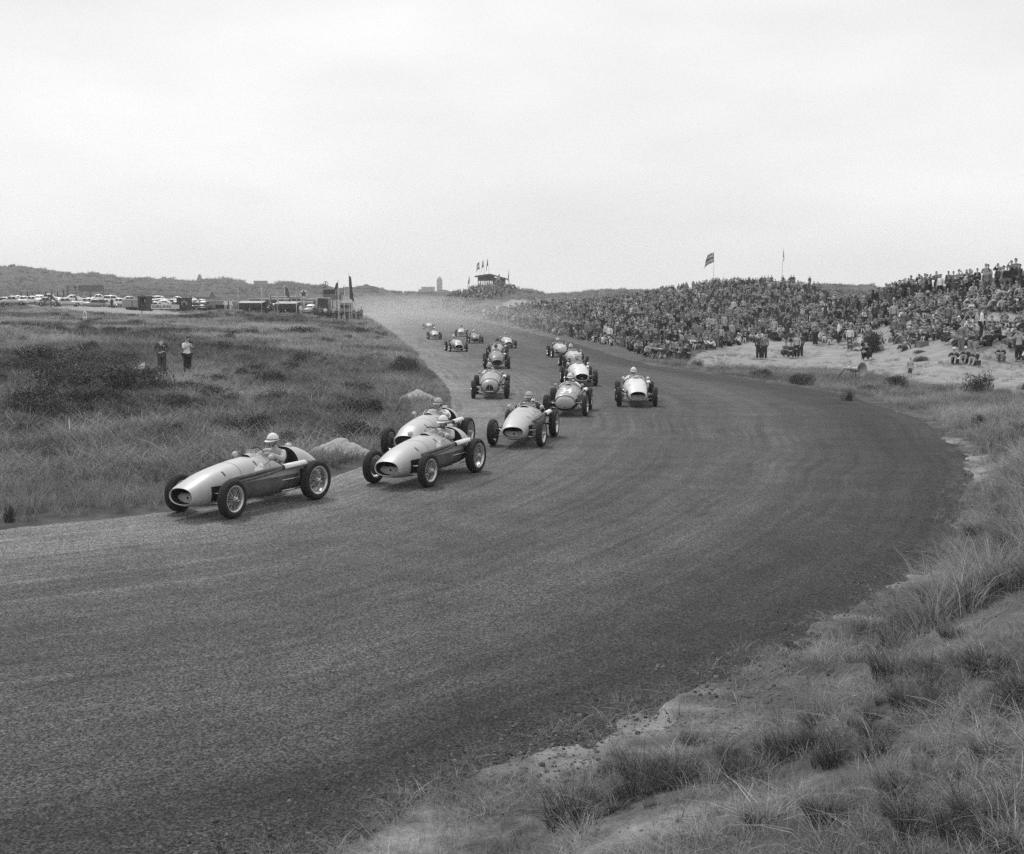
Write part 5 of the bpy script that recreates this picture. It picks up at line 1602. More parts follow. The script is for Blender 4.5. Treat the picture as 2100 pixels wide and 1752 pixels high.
def facing(px, py, toward=0.0):
    """place on the road, heading for the camera turned by an angle (degrees, positive to the frame's left)"""
    g = on_road(px, py, .02)
    th = math.atan2(-g.y, -g.x) - math.radians(toward)
    return np.array([g.x, g.y]) , th
CARS = [
 # contacts or (x, y, turn) of the front axle's middle, options
 (dict(FL=(480, 1054), RL=(651, 1023), FR=(364, 1047)), dict(label='leading racing car, long pale nose, front left wheel nearest the grass corner', steer=.10, emblem=True, paint='pale'), dict(top='pale grey', helmet='white', label='driver of the leading car, white peaked helmet, hands on the wheel')),
 (dict(FL=(883, 992), RL=(978, 965), FR=(761, 989)), dict(label='second racing car, wide dark oval intake with pale lower plate, beside the sand heap', steer=-.05, emblem=True, paint='pale'), dict(top='pale grey', helmet='white', lean=.05, label='driver of the second car, pale helmet low over the wheel')),
 (dict(FR=(797, 934), RL=(959, 915)), dict(label='racing car half hidden behind the second car, slatted nose and dark ring', shell='short', nose='slats', paint='pale', flank_shade=False), dict(top='white', helmet='pale grey', label='driver in grey helmet and white shirt behind the second car')),
 (dict(FR=(1012, 916), FL=(1109, 914), RL=(1136, 897)), dict(label='racing car with dark-clad driver and pale exhaust shield, third row of the pack', paint='pale', steer=-.08), dict(top='black', helmet='pale grey', label='driver in black jacket and grey helmet leaning out')),
 (dict(FR=(1124, 853), FL=(1197, 856), RL=(1208, 842)), dict(label='racing car number 34 with white figures on its bonnet', shell='lid', nose='lid', number='34', steer=-.05, paint='blue'), dict(top='white', helmet='white', label='driver of the car marked 34, white cap-like helmet')),
 (dict(FR=(1270, 834), FL=(1343, 832)), dict(steer=-.10, label='very pale racing car alone on the outer side of the bend', paint='white'), dict(top='white', helmet='white', lean=-.04, label='driver in white of the lone pale car on the outer side')),
 (dict(FR=(977, 817), FL=(1033, 817)), dict(steer=.08, label='racing car with rounded nose and three-cornered split grille', shell='round', nose='triangle', paint='blue', flank_shade=False, band=True, scoop=False), dict(top='white', helmet='pale grey', lean=-.06, label='driver in white leaning out of the round-nosed car')),
 (dict(FR=(1161, 791), FL=(1221, 792)), dict(label='pale racing car with bright oval ring round its intake and a short middle bar', nose='ring', shell='short', paint='white'), dict(top='mid grey', helmet='pale grey', label='driver in grey crouched behind the screen of the ring-nosed car')),
 (dict(FR=(1158, 756), FL=(1203, 754)), dict(steer=-.12, label='racing car with dark strap round its silver nose, next behind the ring-nosed car', shell='round', nose='lid', band=True, paint='pale'), dict(top='dark', helmet='white', cross=True, lean=-.05, label='driver with a dark cross on his white helmet, nearer of the two')),
 (dict(FR=(1128, 733), FL=(1176, 734)), dict(label='silver racing car at the verge behind the strap-nosed car', shell='round', nose='lid', paint='pale'), dict(top='dark', helmet='white', cross=True, lean=-.03, label='driver with a dark cross on his white helmet, farther of the two')),
 (dict(FR=(992, 756), FL=(1046, 757)), dict(label='dark-fronted racing car with bright bonnet edge right behind the round-nosed one', nose='slats', shell='lid', paint='dark', scoop=False), dict(top='dark', helmet='dark', label='driver in dark helmet of the bright-edged car')),
 (dict(FR=(997, 735), FL=(1041, 734)), dict(label='grey racing car close behind the dark-fronted one', paint='blue'), dict(top='mid grey', helmet='dark', label='driver in dark helmet and grey overalls close behind another car')),
 (dict(FR=(1026, 714), FL=(1057, 715)), dict(label='pale racing car with round dark nose hole on the right of the dust', paint='pale', scoop=True), dict(top='mid grey', helmet='pale grey', label='driver in grey helmet of the pale car nearest the dusty verge')),
 (dict(FR=(923, 722), FL=(956, 721)), dict(label='racing car number 24 with an arched pale nose edge', nose='ring', number='24', shell='short', paint='blue'), dict(top='mid grey', helmet='white', lean=-.05, label='driver in white helmet of the car marked 24')),
 (dict(FR=(960, 705), FL=(991, 704)), dict(label='low dark racing car in the dust beside the tall pale one', nose='slats', shell='lid', paint='dark', scoop=False), dict(top='dark', helmet='white', label='driver in white helmet of the low dark car in the dust')),
 (dict(FR=(878, 697), FL=(906, 696)), dict(label='pale racing car with arched nose at the tail of the field', shell='short', nose='oval', paint='pale'), dict(top='dark', helmet='white', lean=.05, label='driver in white helmet at the tail of the field, inner lane')),
 (dict(FR=(933, 691), FL=(958, 690)), dict(label='tall pale racing car half lost in the dust', shell='short', nose='oval', paint='pale'), dict(top='mid grey', helmet='dark', label='driver in dark helmet half lost in the dust')),
 (dict(FR=(868, 676), FL=(893, 676)), dict(label='last racing car of the field, a pale shape in the dust', shell='short', nose='oval', paint='pale'), dict(top='mid grey', helmet='pale grey', label='driver of the last car, faint in the dust')),
]
YAW = {5: -3, 6: 2, 7: -6, 8: -7, 9: -8, 10: -2, 11: 2, 12: -8, 13: -9, 14: -6, 15: -4, 16: 2, 17: -6}
for i, (cont, opt, drv) in enumerate(CARS):
    car = make_car(detail=i < 8, **opt)
    d = make_driver(**drv)
    if i in YAW:
        mx = sum(c[0] for c in cont.values()) / 2; my = sum(c[1] for c in cont.values()) / 2
        g, th = facing(mx, my, YAW[i])
        p = g - np.array([math.cos(th), math.sin(th)]) * 1.14
    else: p, th = fit_pose(cont)
    put(car, d, p, th)
# ------------------------------------------------------------------ photographers in the meadow
def mk_person(name, J, head, loc, rz, label, top, bottom, hair='hair', hairm=None, tilt=0, turn=0, group=None, **kw):
    b, c, t = person_meshes(J, head, tilt=tilt, turn=turn, **kw)
    o = link(name, b, None); slot(o, M_skin); o.location = loc; o.rotation_euler = (0, 0, rz)
    tag(o, label, 'person', group)
    k = link('jacket' if top in ('dark', 'black') else 'shirt', c, None, o); slot(k, CLOTH[top])
    k = link('skirt' if kw.get('skirt') else 'trousers', t, None, o); slot(k, CLOTH[bottom])
    hm = cap_mesh(head, hair, tilt, turn)
    link(hair if hair != 'long_hair' else 'hair', hm, hairm or HAIRM['dark'], o)
    return o
def face_road(x, y, spread=0.0):
    """turn that makes a person look toward the bend"""
    tx, ty = 1.5, 30.0
    d = math.atan2(ty - y, tx - x)
    return d + math.pi / 2 + spread
g = ghit(333, 770)
J = mod(STAND, ell=(.30, .05, 1.14), wrl=(.13, -.20, 1.02), hal=(.05, -.24, 1.02), elr=(-.30, .05, 1.14), wrr=(-.13, -.20, .99), har=(-.05, -.24, 1.0))
g.z += .06
o = mk_person('photographer', J, (0, -.02, 1.645), g, math.radians(12), 'man in dark suit, pale shirt and sunglasses standing in the meadow', 'dark', 'dark', coat_len=0.45, hairm=HAIRM['dark'], group='men standing in the meadow')
bm = bmesh.new()
for s in (1, -1): lathe(bm, [(.002, -.112), (.030, -.110), (.030, -.104)], 10, 'Y', cen=(.034 * s, -.012, 1.66))
tube(bm, [(-.085, .0, 1.665), (-.07, -.08, 1.665), (0, -.122, 1.667), (.07, -.08, 1.665), (.085, 0, 1.665)], .005, 4)
obj('sunglasses', bm, M_black, o)
bm = bmesh.new()
vs = [bm.verts.new(v) for v in ((-.065, -.125, 1.44), (.065, -.125, 1.44), (.05, -.150, 1.34), (0, -.165, 1.20), (-.05, -.150, 1.34))]; bm.faces.new(vs)
obj('shirt_front', bm, CLOTH['white'], o)
bm = bmesh.new(); tube(bm, [(0, -.145, 1.43), (0, -.165, 1.33), (0, -.175, 1.22)], [.014, .020, .028], 6); obj('necktie', bm, CLOTH['black'], o)
bm = bmesh.new(); lathe(bm, [(.002, -.006), (.028, -.006), (.028, .004)], 10, 'Y', cen=(.115, -.150, 1.28)); obj('badge', bm, CLOTH['white'], o)
g = ghit(385, 770)
J = mod(STAND, ell=(.25, -.16, 1.20), wrl=(.09, -.30, 1.36), hal=(.04, -.33, 1.43), elr=(-.25, -.10, 1.17), wrr=(-.10, -.30, 1.30), har=(-.05, -.34, 1.36), hed=(0, -.06, 1.57))
g.z += .06
o = mk_person('photographer', J, (0, -.10, 1.64), g, math.radians(48), 'man in white short-sleeved shirt and black trousers holding a camera to his face', 'white', 'black', sleeves=.5, tilt=.35, group='men standing in the meadow')
ca = empty('camera', o.matrix_basis @ Vector((0, -.33, 1.50)), math.radians(48)); tag(ca, 'small dark camera held by the man in the white shirt', 'camera')
bm = bmesh.new(); box(bm, 0, 0, -.02, .15, .07, .12); obj('camera_body', bm, M_black, ca)
bm = bmesh.new(); lathe(bm, [(.002, -.10), (.035, -.10), (.04, -.03), (.04, 0)], 12, 'Y', cen=(0, -.02, -.02)); obj('lens', bm, M_drum, ca)
g = ghit(287, 768)
bm = bmesh.new(); box(bm, 0, 0, 0, .62, .42, .03)
o = obj('board', bm, grey('pale_board', .34, .8), None, smooth=False); o.location = (g.x, g.y, g.z + .28); o.rotation_euler = (math.radians(52), math.radians(-25), math.radians(-20))
tag(o, 'pale rectangular board lying tilted on the dark shrubs', 'board')

# ------------------------------------------------------------------ horn loudspeakers
M_horn = grey('horn_metal', 0.34, 0.45, 0.12, 5, metallic=0.2)
def horn(px, py, rz, label, s=1.0):
    g = ghit(px, py)
    r = empty('horn_loudspeaker', g, rz); tag(r, label, 'loudspeaker', 'horn loudspeakers by the track'); r.scale = (s,) * 3
    # mouth toward +X
    bm = bmesh.new(); prof = [(.06, -.30), (.075, -.05), (.12, .12), (.20, .26), (.31, .36), (.335, .375), (.325, .372), (.30, .35), (.19, .25), (.11, .11), (.06, -.05), (.002, -.05)]
    lathe(bm, prof, 28, 'X', cen=(0, 0, .62)); obj('bell', bm, M_horn, r)
    bm = bmesh.new(); lathe(bm, [(.002, -.74), (.06, -.74), (.065, -.56), (.10, -.54), (.11, -.42), (.11, -.30), (.07, -.28)], 18, 'X', cen=(0, 0, .62)); obj('driver_unit', bm, M_horn, r)
    bm = bmesh.new(); tube(bm, [(-.70, 0, .60), (-1.25, -.05, .0)], .025, 6); obj('prop', bm, M_stem, r)
    for y in (.16, -.16):
        bm = bmesh.new(); tube(bm, [(-.12, y * .5, .56), (-.10, y, -.05)], .016, 6); obj('leg', bm, M_stem, r)
    bm = bmesh.new(); box(bm, -.12, 0, .50, .36, .18, .05); obj('cradle', bm, M_stem, r)
    return r
horn(1755, 783, math.radians(-58), 'large horn loudspeaker propped on legs at the foot of the sand slope')
horn(1357, 735, math.radians(-35), 'smaller horn loudspeaker among seated spectators by the verge', .95)
g = ghit((2760 + 1012 * .3119) / 1.626, (820 + 1080 * .3119) / 1.626)
r = empty('wicker_crate', g, .3); tag(r, 'pale wicker crate standing alone on the sand slope', 'crate')
bm = bmesh.new(); box(bm, 0, 0, .14, .62, .40, .28); obj('box', bm, grey('wicker', .2, .9, .3, 40), r, smooth=False)
bm = bmesh.new(); box(bm, 0, 0, .305, .65, .43, .05); obj('lid', bm, grey('wicker', .2, .9, .3, 40), r, smooth=False)

# ------------------------------------------------------------------ spectators: those that stand out, placed by hand
PEOPLE_POS = []
def who(px, py, pose, top, bottom, head, label, turn=0.0, scale=1.0, group='spectators on the dunes', rz=None):
    g = ghit(px, py)
    if g.y != g.y: return None
    PEOPLE_POS.append((g.x, g.y))
    return place_person(pose, (g.x, g.y, g.z - .01), face_road(g.x, g.y, turn) if rz is None else rz, top, bottom, head, label, group, scale)
who(1866, 778, 'standing in a skirt', 'pale grey', 'dark', 'fair-haired', 'small fair-haired girl in dark skirt standing alone on the sand', .1, .62)
who(2088, 742, 'standing with raised binoculars', 'pale grey', 'black', 'bareheaded', 'man in pale jacket and dark trousers standing with binoculars at the slope foot', 0)
who(1956, 746, 'sitting in shorts', 'black', 'black', 'in a white cap', 'left boy of three seated ones in dark tops, white cap, bare knees', .1)
who(1980, 744, 'sitting in shorts', 'black', 'black', 'in a white cap', 'middle boy of the three seated ones, white cap, leaning forward', -.1)
who(1999, 749, 'sitting in shorts', 'black', 'dark', 'fair-haired', 'right boy of the three seated ones, bareheaded with fair hair', -.2)
who(2052, 740, 'sitting with knees drawn up', 'black', 'mid grey', 'fair-haired', 'man in dark suit seated beside the man with binoculars', .1)
who(2012, 692, 'standing', 'white', 'black', 'bareheaded', 'vendor in white jacket standing with his back turned, upper right slope', 1.9, 1.0)
who(1719, 706, 'standing', 'white', 'black', 'bareheaded', 'vendor in white jacket and dark trousers standing left of the dark bush', -1.4)
who(1556, 737, 'standing in a long coat', 'dark', 'black', 'bareheaded', 'left of the two standing men on the sand, dark long coat', .3)
who(1567, 738, 'standing', 'mid grey', 'black', 'bareheaded', 'right of the two standing men on the sand, grey jacket and black trousers', -.2)
who(1610, 733, 'crouching', 'mid grey', 'dark', 'bareheaded', 'crouching spectator at the left of the kneeling group on the sand', .4)
who(1622, 735, 'crouching', 'dark', 'dark', 'bareheaded', 'crouching spectator in dark coat in the middle of the kneeling group', 0)
who(1634, 735, 'standing in a long coat', 'pale grey', 'black', 'fair-haired', 'spectator in pale raincoat standing at the right of the kneeling group', -.3, .93)
who(1641, 733, 'standing', 'dark', 'black', 'bareheaded', 'spectator in dark jacket standing behind the kneeling group', -.2, .95)
who(1405, 741, 'crouching', 'black', 'black', 'bareheaded', 'man in black bending forward at the near end of the verge crowd', .6, 1.1)
who(1388, 738, 'crouching', 'dark', 'mid grey', 'bareheaded', 'crouching spectator beside the man in black at the verge', .3)
who(1380, 735, 'crouching', 'mid grey', 'black', 'in a grey cap', 'crouching spectator in grey cap between the horn and the man in black', .1)
who(1297, 712, 'sitting with legs out', 'white', 'dark', 'fair-haired', 'fair-haired spectator in white shirt seated at the very edge of the verge', .2)
who(1488, 706, 'standing', 'black', 'mid grey', 'bareheaded', 'spectator in black jacket standing among seated people above the two men', .4)
who(1500, 704, 'standing in a long coat', 'pale grey', 'mid grey', 'fair-haired', 'spectator in pale raincoat standing next to the one in black jacket', .8)
who(1777, 739, 'crouching', 'black', 'black', 'bareheaded', 'spectator in black crouching alone on the sand above the horn mouth', -.2, 1.05)
who(1832, 673, 'standing in a long coat', 'pale grey', 'dark', 'bareheaded', 'tall spectator in pale raincoat with binoculars on the upper slope', 0, 1.1)
who(1794, 668, 'standing', 'dark', 'black', 'bareheaded', 'spectator in dark suit standing left of the tall pale raincoat', 0)
for k, (px, lab) in enumerate(((1562, 'first figure of the skyline group left of the bare flagpole'), (1568, 'second figure of the skyline group left of the bare flagpole'), (1575, 'pale-coated figure of the skyline group left of the bare flagpole'), (1582, 'third dark figure in the skyline group, nearest the bare flagpole'),
                               (1605.5, 'slim figure standing right at the bare flagpole on the skyline'), (1618.5, 'shorter figure of the three right of the bare flagpole'), (1622.5, 'middle figure of the three right of the bare flagpole'), (1627.5, 'tallest figure of the three right of the bare flagpole'), (1660, 'lone figure on the skyline far right of the bare flagpole'))):
    g = at(px, 588 if px < 1650 else 591, 196)
    place_person('standing' if k % 2 else 'standing in a long coat', (g.x, g.y, hz(g.x, g.y) + .02), rnd.uniform(-.5, .5), 'pale grey' if k == 2 else 'dark', 'dark', 'bareheaded', lab, 'spectators on the dunes', .85 if k in (5,) else 1.0)

# ---- the crowd: the nearest ones one by one, the rest as one mass
LOWER = [(925, 652), (953, 655), (1004, 671), (1066, 675), (1117, 683), (1168, 695), (1230, 705), (1287, 717), (1332, 734), (1400, 740), (1414, 716), (1431, 721), (1480, 714), (1506, 709), (1572, 698), (1624, 701), (1654, 702), (1693, 722), (1743, 727),
         (1789, 726), (1812, 722), (1868, 718), (1889, 704), (1937, 698), (1956, 722), (2008, 722), (2030, 738), (2090, 740), (2140, 745)]
UPPER = [(2140, 575), (2100, 583), (2042, 590), (1985, 597), (1927, 602), (1870, 607), (1812, 617), (1770, 640), (1700, 625), (1677, 600), (1650, 597), (1557, 591), (1500, 588), (1455, 590), (1420, 597), (1373, 604), (1312, 614), (1230, 624), (1107, 629), (1040, 640), (990, 642), (940, 632)]
STANDC = [(905, 622), (930, 606), (960, 598), (990, 590), (1040, 589), (1058, 598), (1052, 606), (1010, 612), (990, 622), (960, 630), (930, 642), (880, 640), (850, 632), (830, 622)]
HOLES = [[(1700, 590), (1760, 580), (1800, 620), (1760, 640), (1700, 625)], [(1480, 603), (1560, 594), (1570, 600), (1490, 606)]]
LAND = [('the union flag', 1463, 590), ('the bare flagpole', 1604, 590), ('the two standing men', 1562, 715), ('the kneeling group', 1626, 715), ('the lower vendor', 1719, 680), ('the slope bush', 1799, 690),
        ('the tall raincoat', 1832, 650), ('the upper vendor', 2012, 665), ('the three boys', 1978, 725), ('the binocular man', 2088, 720), ('the sand girl', 1866, 760), ('the big horn', 1757, 765),
        ('the small horn', 1360, 715), ('the bending man', 1405, 728), ('the right skyline', 2070, 575), ('the wicker crate', 1890, 712)]
taken = set()
def spec_label(pose, top, head, px, py):
    best = sorted(LAND, key=lambda q: math.hypot(q[1] - px, (q[2] - py) * 1.6))
    po = {'sitting with knees drawn up': 'knees up', 'sitting with legs out': 'legs out', 'leaning back on both hands': 'leaning back', 'standing in a long coat': 'long-coated', 'standing arms folded': 'arms folded',
          'standing with raised binoculars': 'with binoculars', 'sitting in a skirt': 'seated skirt', 'standing in a skirt': 'standing skirt'}.get(pose, pose)
    for lm in best[:4]:
        dx, dy = px - lm[1], py - lm[2]
        far = 'well ' if math.hypot(dx, dy) > 62 else ('just ' if math.hypot(dx, dy) < 28 else '')
        d = 'left of' if dx < -abs(dy) else 'right of' if dx > abs(dy) else 'above' if dy < 0 else 'below'
        s = f'{top} top, {head}, {po} {far}{d} {lm[0]}'
        if s not in taken: taken.add(s); return s
    return None
POSE_SIT = ['sitting with knees drawn up', 'sitting with legs out', 'leaning back on both hands', 'sitting in a skirt', 'crouching']
POSE_STD = ['standing', 'standing in a long coat', 'standing arms folded', 'standing with raised binoculars', 'standing in a skirt']
TOPS = ['white', 'pale grey', 'mid grey', 'dark', 'black']; TOPW = [.05, .12, .25, .33, .25]
HEADS = list(HEADGEAR); HEADW = [.52, .16, .05, .05, .06, .11, .05]

def crowd_places():
    bush = ghit(1799, 722); PEOPLE_POS.extend([(bush.x + a, bush.y + b) for a in (-1.2, -.6, 0, .6, 1.2) for b in (-2.0, -1.4, -.8, -.2, .4, 1.0, 1.6)])
    cand = []
    n = 34000
    px = 830 + nr.rand(n) * 1310; py = 585 + nr.rand(n) * 165
    m = in_poly(px, py, LOWER + UPPER) | in_poly(px, py, STANDC)
    for h in HOLES: m &= ~in_poly(px, py, h)
    px, py = px[m], py[m]
    x, y, z = ground_hit(px, py)
    ok = np.isfinite(y) & (y < 400) & (y > 55)
    px, py, x, y, z = [q[ok] for q in (px, py, x, y, z)]
    # the farther the slope is seen edge on, the more places are needed: add crests
    grid = {}
    out = []
    def near_ok(X, Y, r):
        gx, gy = int(X // 1.2), int(Y // 1.2)
        for i in (-1, 0, 1):
            for j in (-1, 0, 1):
                for (a, b) in grid.get((gx + i, gy + j), ()):
                    if (a - X) ** 2 + (b - Y) ** 2 < r * r: return False
        return True
    for (a, b) in PEOPLE_POS: grid.setdefault((int(a // 1.2), int(b // 1.2)), []).append((a, b))
    for k in range(len(px)):
        X, Y = x[k], y[k]
        sdist, dd = sd_at(np.array([X]), np.array([Y]))
        if sdist[0] < 1.5: continue
        if float(fbm(np.array([X / 4.5]), np.array([Y / 9.0]), 95)[0]) < .36 and rnd.random() < .6: continue
        sparse = 0
        if px[k] > 1650 and py[k] > 640:                                # sand shows between them on the near slope
            c = float(fbm(np.array([X / 3.0]), np.array([Y / 3.0]), 91)[0])
            if c < (.50 if py[k] > 670 else .44): continue
            sparse = .12
        r = .56 + sparse + (.15 if Y > 220 else 0)
        if not near_ok(X, Y, r): continue
        grid.setdefault((int(X // 1.2), int(Y // 1.2)), []).append((X, Y))
        out.append((Y, X, z[k], px[k], py[k]))
    return sorted(out)
PLACES = crowd_places()

def crest(px, py):
    """people near the top of the dunes, and on the far ones, stand"""
    xs = [q[0] for q in UPPER[::-1]]; ys = [q[1] for q in UPPER[::-1]]
    return py - float(np.interp(px, xs, ys))
N_ONE = 262
mass = []
n_one = 0
for (Y, X, Z, px, py) in PLACES:
    c = crest(px, py)
    pstand = .92 if c < 9 else (.75 if (px < 1560 and c < 40) else .30 if px < 1400 else .14)
    if px > 1700: pstand = .9 if c < 14 else .10
    if px < 1100 and Y > 240: pstand = .8
    for _try in range(14):
        pose = rnd.choice(POSE_STD) if rnd.random() < pstand else rnd.choices(POSE_SIT, [5, 3, 2, 2, 1.4])[0]
        top = rnd.choices(TOPS, TOPW)[0]; head = rnd.choices(HEADS, HEADW)[0]; bottom = rnd.choices(['pale grey', 'mid grey', 'dark', 'black'], [.08, .25, .38, .3])[0]
        rz = face_road(X, Y, rnd.gauss(0, .55)); sc = rnd.uniform(.9, 1.05)
        if n_one < N_ONE:
            lab = spec_label(pose, top, head, px, py)
            if lab is None: continue
            place_person(pose, (X, Y, Z - .01), rz, top, bottom, head, lab, 'spectators on the dunes', sc); n_one += 1
        else: mass.append((pose, X, Y, Z, rz, sc, top, bottom, head))
        break

# low figures for the mass: the same poses grown with fewer faces, joined into one mesh with a tone for each garment
def low_template(pose):
    J, h, kw = POSES[pose]
    b, c, t = person_meshes(J, h, sub=0, finger=False, **kw)
    hd = cap_mesh(h, 'hair')
    V, F, T = [], [], []
    for me, code in ((b, 0), (c, 1), (t, 2), (hd, 3)):
        o = len(V)
        V += [tuple(v.co) for v in me.vertices]; T += [code] * len(me.vertices)
        for p in me.polygons:
            q = [o + i for i in p.vertices]
            for k in range(1, len(q) - 1): F.append((q[0], q[k], q[k + 1]))
    return np.array(V), np.array(F), np.array(T)
LT = {p: low_template(p) for p in POSE_SIT + POSE_STD}
TONE = {'white': .7, 'pale grey': .42, 'mid grey': .19, 'dark': .075, 'black': .03}
VV_, FF_, TT_ = [], [], []
off = 0
for (pose, X, Y, Z, rz, sc, top, bottom, head) in mass:
    v, f, t = LT[pose]
    c, s = math.cos(rz), math.sin(rz)
    w = np.stack([v[:, 0] * c - v[:, 1] * s, v[:, 0] * s + v[:, 1] * c, v[:, 2]], 1) * sc + np.array([X, Y, Z])
    hair = .25 if head == 'fair-haired' else .65 if 'white' in head else .35 if 'pale' in head else .035
    lut = np.array([.42, TONE[top] * rnd.uniform(.8, 1.2), TONE[bottom] * rnd.uniform(.8, 1.2), hair])
    VV_.append(w); FF_.append(f + off); TT_.append(lut[t]); off += len(v)
if VV_:
    V = np.concatenate(VV_); F = np.concatenate(FF_); T = np.concatenate(TT_)
    me = bpy.data.meshes.new('spectator_crowd')
    me.vertices.add(len(V)); me.vertices.foreach_set('co', V.ravel())
    me.loops.add(F.size); me.loops.foreach_set('vertex_index', F.ravel().astype(np.int32))
    me.polygons.add(len(F)); me.polygons.foreach_set('loop_start', np.arange(0, F.size, 3, dtype=np.int32))
    me.polygons.foreach_set('use_smooth', np.ones(len(F), dtype=bool))
    me.update(calc_edges=True)
    me.attributes.new('cloth', 'FLOAT', 'POINT').data.foreach_set('value', T.astype(np.float32))
    m = bpy.data.materials.new('crowd_clothes'); m.use_nodes = True
    b = m.node_tree.nodes['Principled BSDF']; b.inputs['Roughness'].default_value = .9; b.inputs['Specular IOR Level'].default_value = .1
    a_ = m.node_tree.nodes.new('ShaderNodeAttribute'); a_.attribute_name = 'cloth'; m.node_tree.links.new(a_.outputs['Fac'], b.inputs['Base Color'])
    o = link('spectator_crowd', me, m); tag(o, 'distant spectators packed over the dunes beyond the nearest ones', kind='stuff')
print('CROWD', len(PLACES), n_one, len(mass), 'tris', len(F) if VV_ else 0)
# ------------------------------------------------------------------ flags
M_pole = grey('flag_pole', 0.62, 0.6, 0.08)
M_fl = {k: grey('flag_' + k, v, 0.85, 0.1, 12) for k, v in (('dark', .09), ('mid', .17), ('pale', .5), ('white', .75))}
def flag_cloth(W, H, pattern, limp=0.0, seed=1, nx=26, ny=16, parent=None, z=0, side=1):
    """cloth blown along +X from the pole (side -1: along -X); pattern(u, v) gives the tone, u from the pole, v from the bottom"""
    keys = ['dark', 'mid', 'pale', 'white']
    V, F, MI = [], [], []
    r = random.Random(seed); p1, p2 = r.uniform(0, 6), r.uniform(0, 6)
    for j in range(ny + 1):
        for i in range(nx + 1):
            u, v = i / nx, j / ny
            a = limp * u ** .8
            x = u * W * math.cos(a * 1.25) + .03 * W * math.sin(6 * v + p2) * u
            drop = u * W * math.sin(a * 1.25) + .05 * H * math.sin(5 * u + p1) * u
            y = .09 * W * math.sin(7 * u + 2 * v + p1) * (u ** .7) + .05 * W * math.sin(13 * u - 3 * v) * u
            x *= 1 - .72 * v * min(1.0, limp)
            V.append((side * x, y, z + v * H - drop * (1 - .3 * v) - .12 * H * u * (1 - v)))
    for j in range(ny):
        for i in range(nx):
            k = j * (nx + 1) + i
            F.append((k, k + 1, k + nx + 2, k + nx + 1)); MI.append(keys.index(pattern((i + .5) / nx, (j + .5) / ny)))
    me = np_mesh('cloth', V, F)
    for k in keys: me.materials.append(M_fl[k])
    me.polygons.foreach_set('material_index', MI); me.polygons.foreach_set('use_smooth', [True] * len(F))
    return link('cloth', me, None, parent)
def union(u, v):
    x, y = (u - .5) * 2, v - .5
    if abs(y) < .10 or abs(x) < .10: return 'mid'
    if abs(y) < .17 or abs(x) < .17: return 'white'
    d = abs(abs(y) - abs(x) * .5)
    if d < .045: return 'mid'
    if d < .12: return 'white'
    return 'dark'
stripes = lambda *t: (lambda u, v: t[min(len(t) - 1, int((1 - v) * len(t)))])
bars = lambda *t: (lambda u, v: t[min(len(t) - 1, int(u * len(t)))])
plain = lambda t: (lambda u, v: t)
def flagpole(px, base_py, top_py, Y, W, H, pattern, label, limp=.5, side=-1, seed=1, pole_tone=None, r=.05, lean=0.0, gap=.02):
    """px, base_py, top_py: frame position of the pole foot and tip at the distance Y"""
    g = at(px, base_py, Y); zt = at(px, top_py, Y).z
    zb = min(g.z, hz(g.x, Y)) - .1 if base_py is not None else g.z
    o = empty('flagpole', (g.x, Y, zb)); tag(o, label, 'flagpole', 'flagpoles round the circuit')
    o.rotation_euler = (0, lean, 0)
    L = zt - zb
    bm = bmesh.new(); tube(bm, [(0, 0, 0), (0, 0, L * .5), (0, 0, L)], [r, r * .85, r * .6], 7); lathe(bm, [(.001, L + .12), (r * 1.5, L + .06), (.001, L)], 8, 'Z')
    obj('pole', bm, pole_tone or M_pole, o)
    if W: flag_cloth(W, H, pattern, limp, seed, parent=o, z=L - H - gap * L, side=side)
    return o
PX_M = lambda Y: FPX / Y
flagpole(1463, 592, 516, 200, 2.0, 1.65, union, 'flagpole with the union flag blowing on top of the crowd dune', .42, -1, 3, r=.045, gap=.03)
flagpole(1602, 588, 510, 196, .7, 1.2, plain('mid'), 'tall bare-looking flagpole with a limp pale flag on the dune skyline', 1.1, 1, 5, r=.05, lean=.035)
STAND_Y = 372
for k, (px, top, pat, lim, lab) in enumerate(((980, 543, stripes('dark', 'white', 'mid'), .7, 'leftmost of the three leaning flagpoles over the grandstand, striped flag'), (989, 539, stripes('mid', 'pale', 'mid'), .95, 'middle of the three leaning flagpoles over the grandstand'), (998, 536, plain('mid'), 1.15, 'rightmost of the three leaning flagpoles over the grandstand'))):
    flagpole(px + 7, 597, top - 6, STAND_Y + 8, 1.7, 2.1, pat, lab, lim * .8, -1, 10 + k, r=.07, lean=-.07)
flagpole(963, 600, 566, 364, 1.5, 2.2, plain('mid'), 'flagpole with a drooping dark flag left of the grandstand', .95, -1, 14, r=.08)
flagpole(1025, 592, 562, 362, 2.1, 1.6, union, 'flagpole with a patterned flag in front of the grandstand', .6, -1, 15, r=.09)
flagpole(1044, 592, 553, 364, 1.1, 2.4, plain('mid'), 'flagpole with a narrow hanging flag at the right end of the grandstand', 1.1, -1, 16, r=.09, gap=.03)
flagpole(1229, 619, 599, 228, 1.2, 1.9, stripes('pale', 'pale', 'dark'), 'short flagpole with a pale and dark flag rising from the crowd', .9, -1, 17, r=.04)

# ------------------------------------------------------------------ grandstand on its hill
M_timber = grey('stand_timber', .05, .9, .2, 3); M_roof = grey('stand_roof', .07, .8, .15, 3)
gx0, gx1 = at(979, 590, STAND_Y).x, at(1036, 590, STAND_Y).x
zf = at(1005, 589, STAND_Y).z
st = empty('grandstand', ((gx0 + gx1) / 2, STAND_Y + 4, zf - .4)); tag(st, 'dark open-sided timber grandstand with sloping roof on the crowded hill', 'grandstand')
Wd = gx1 - gx0; Hh = (at(1000, 563, STAND_Y).z - zf) + .4
bm = bmesh.new()
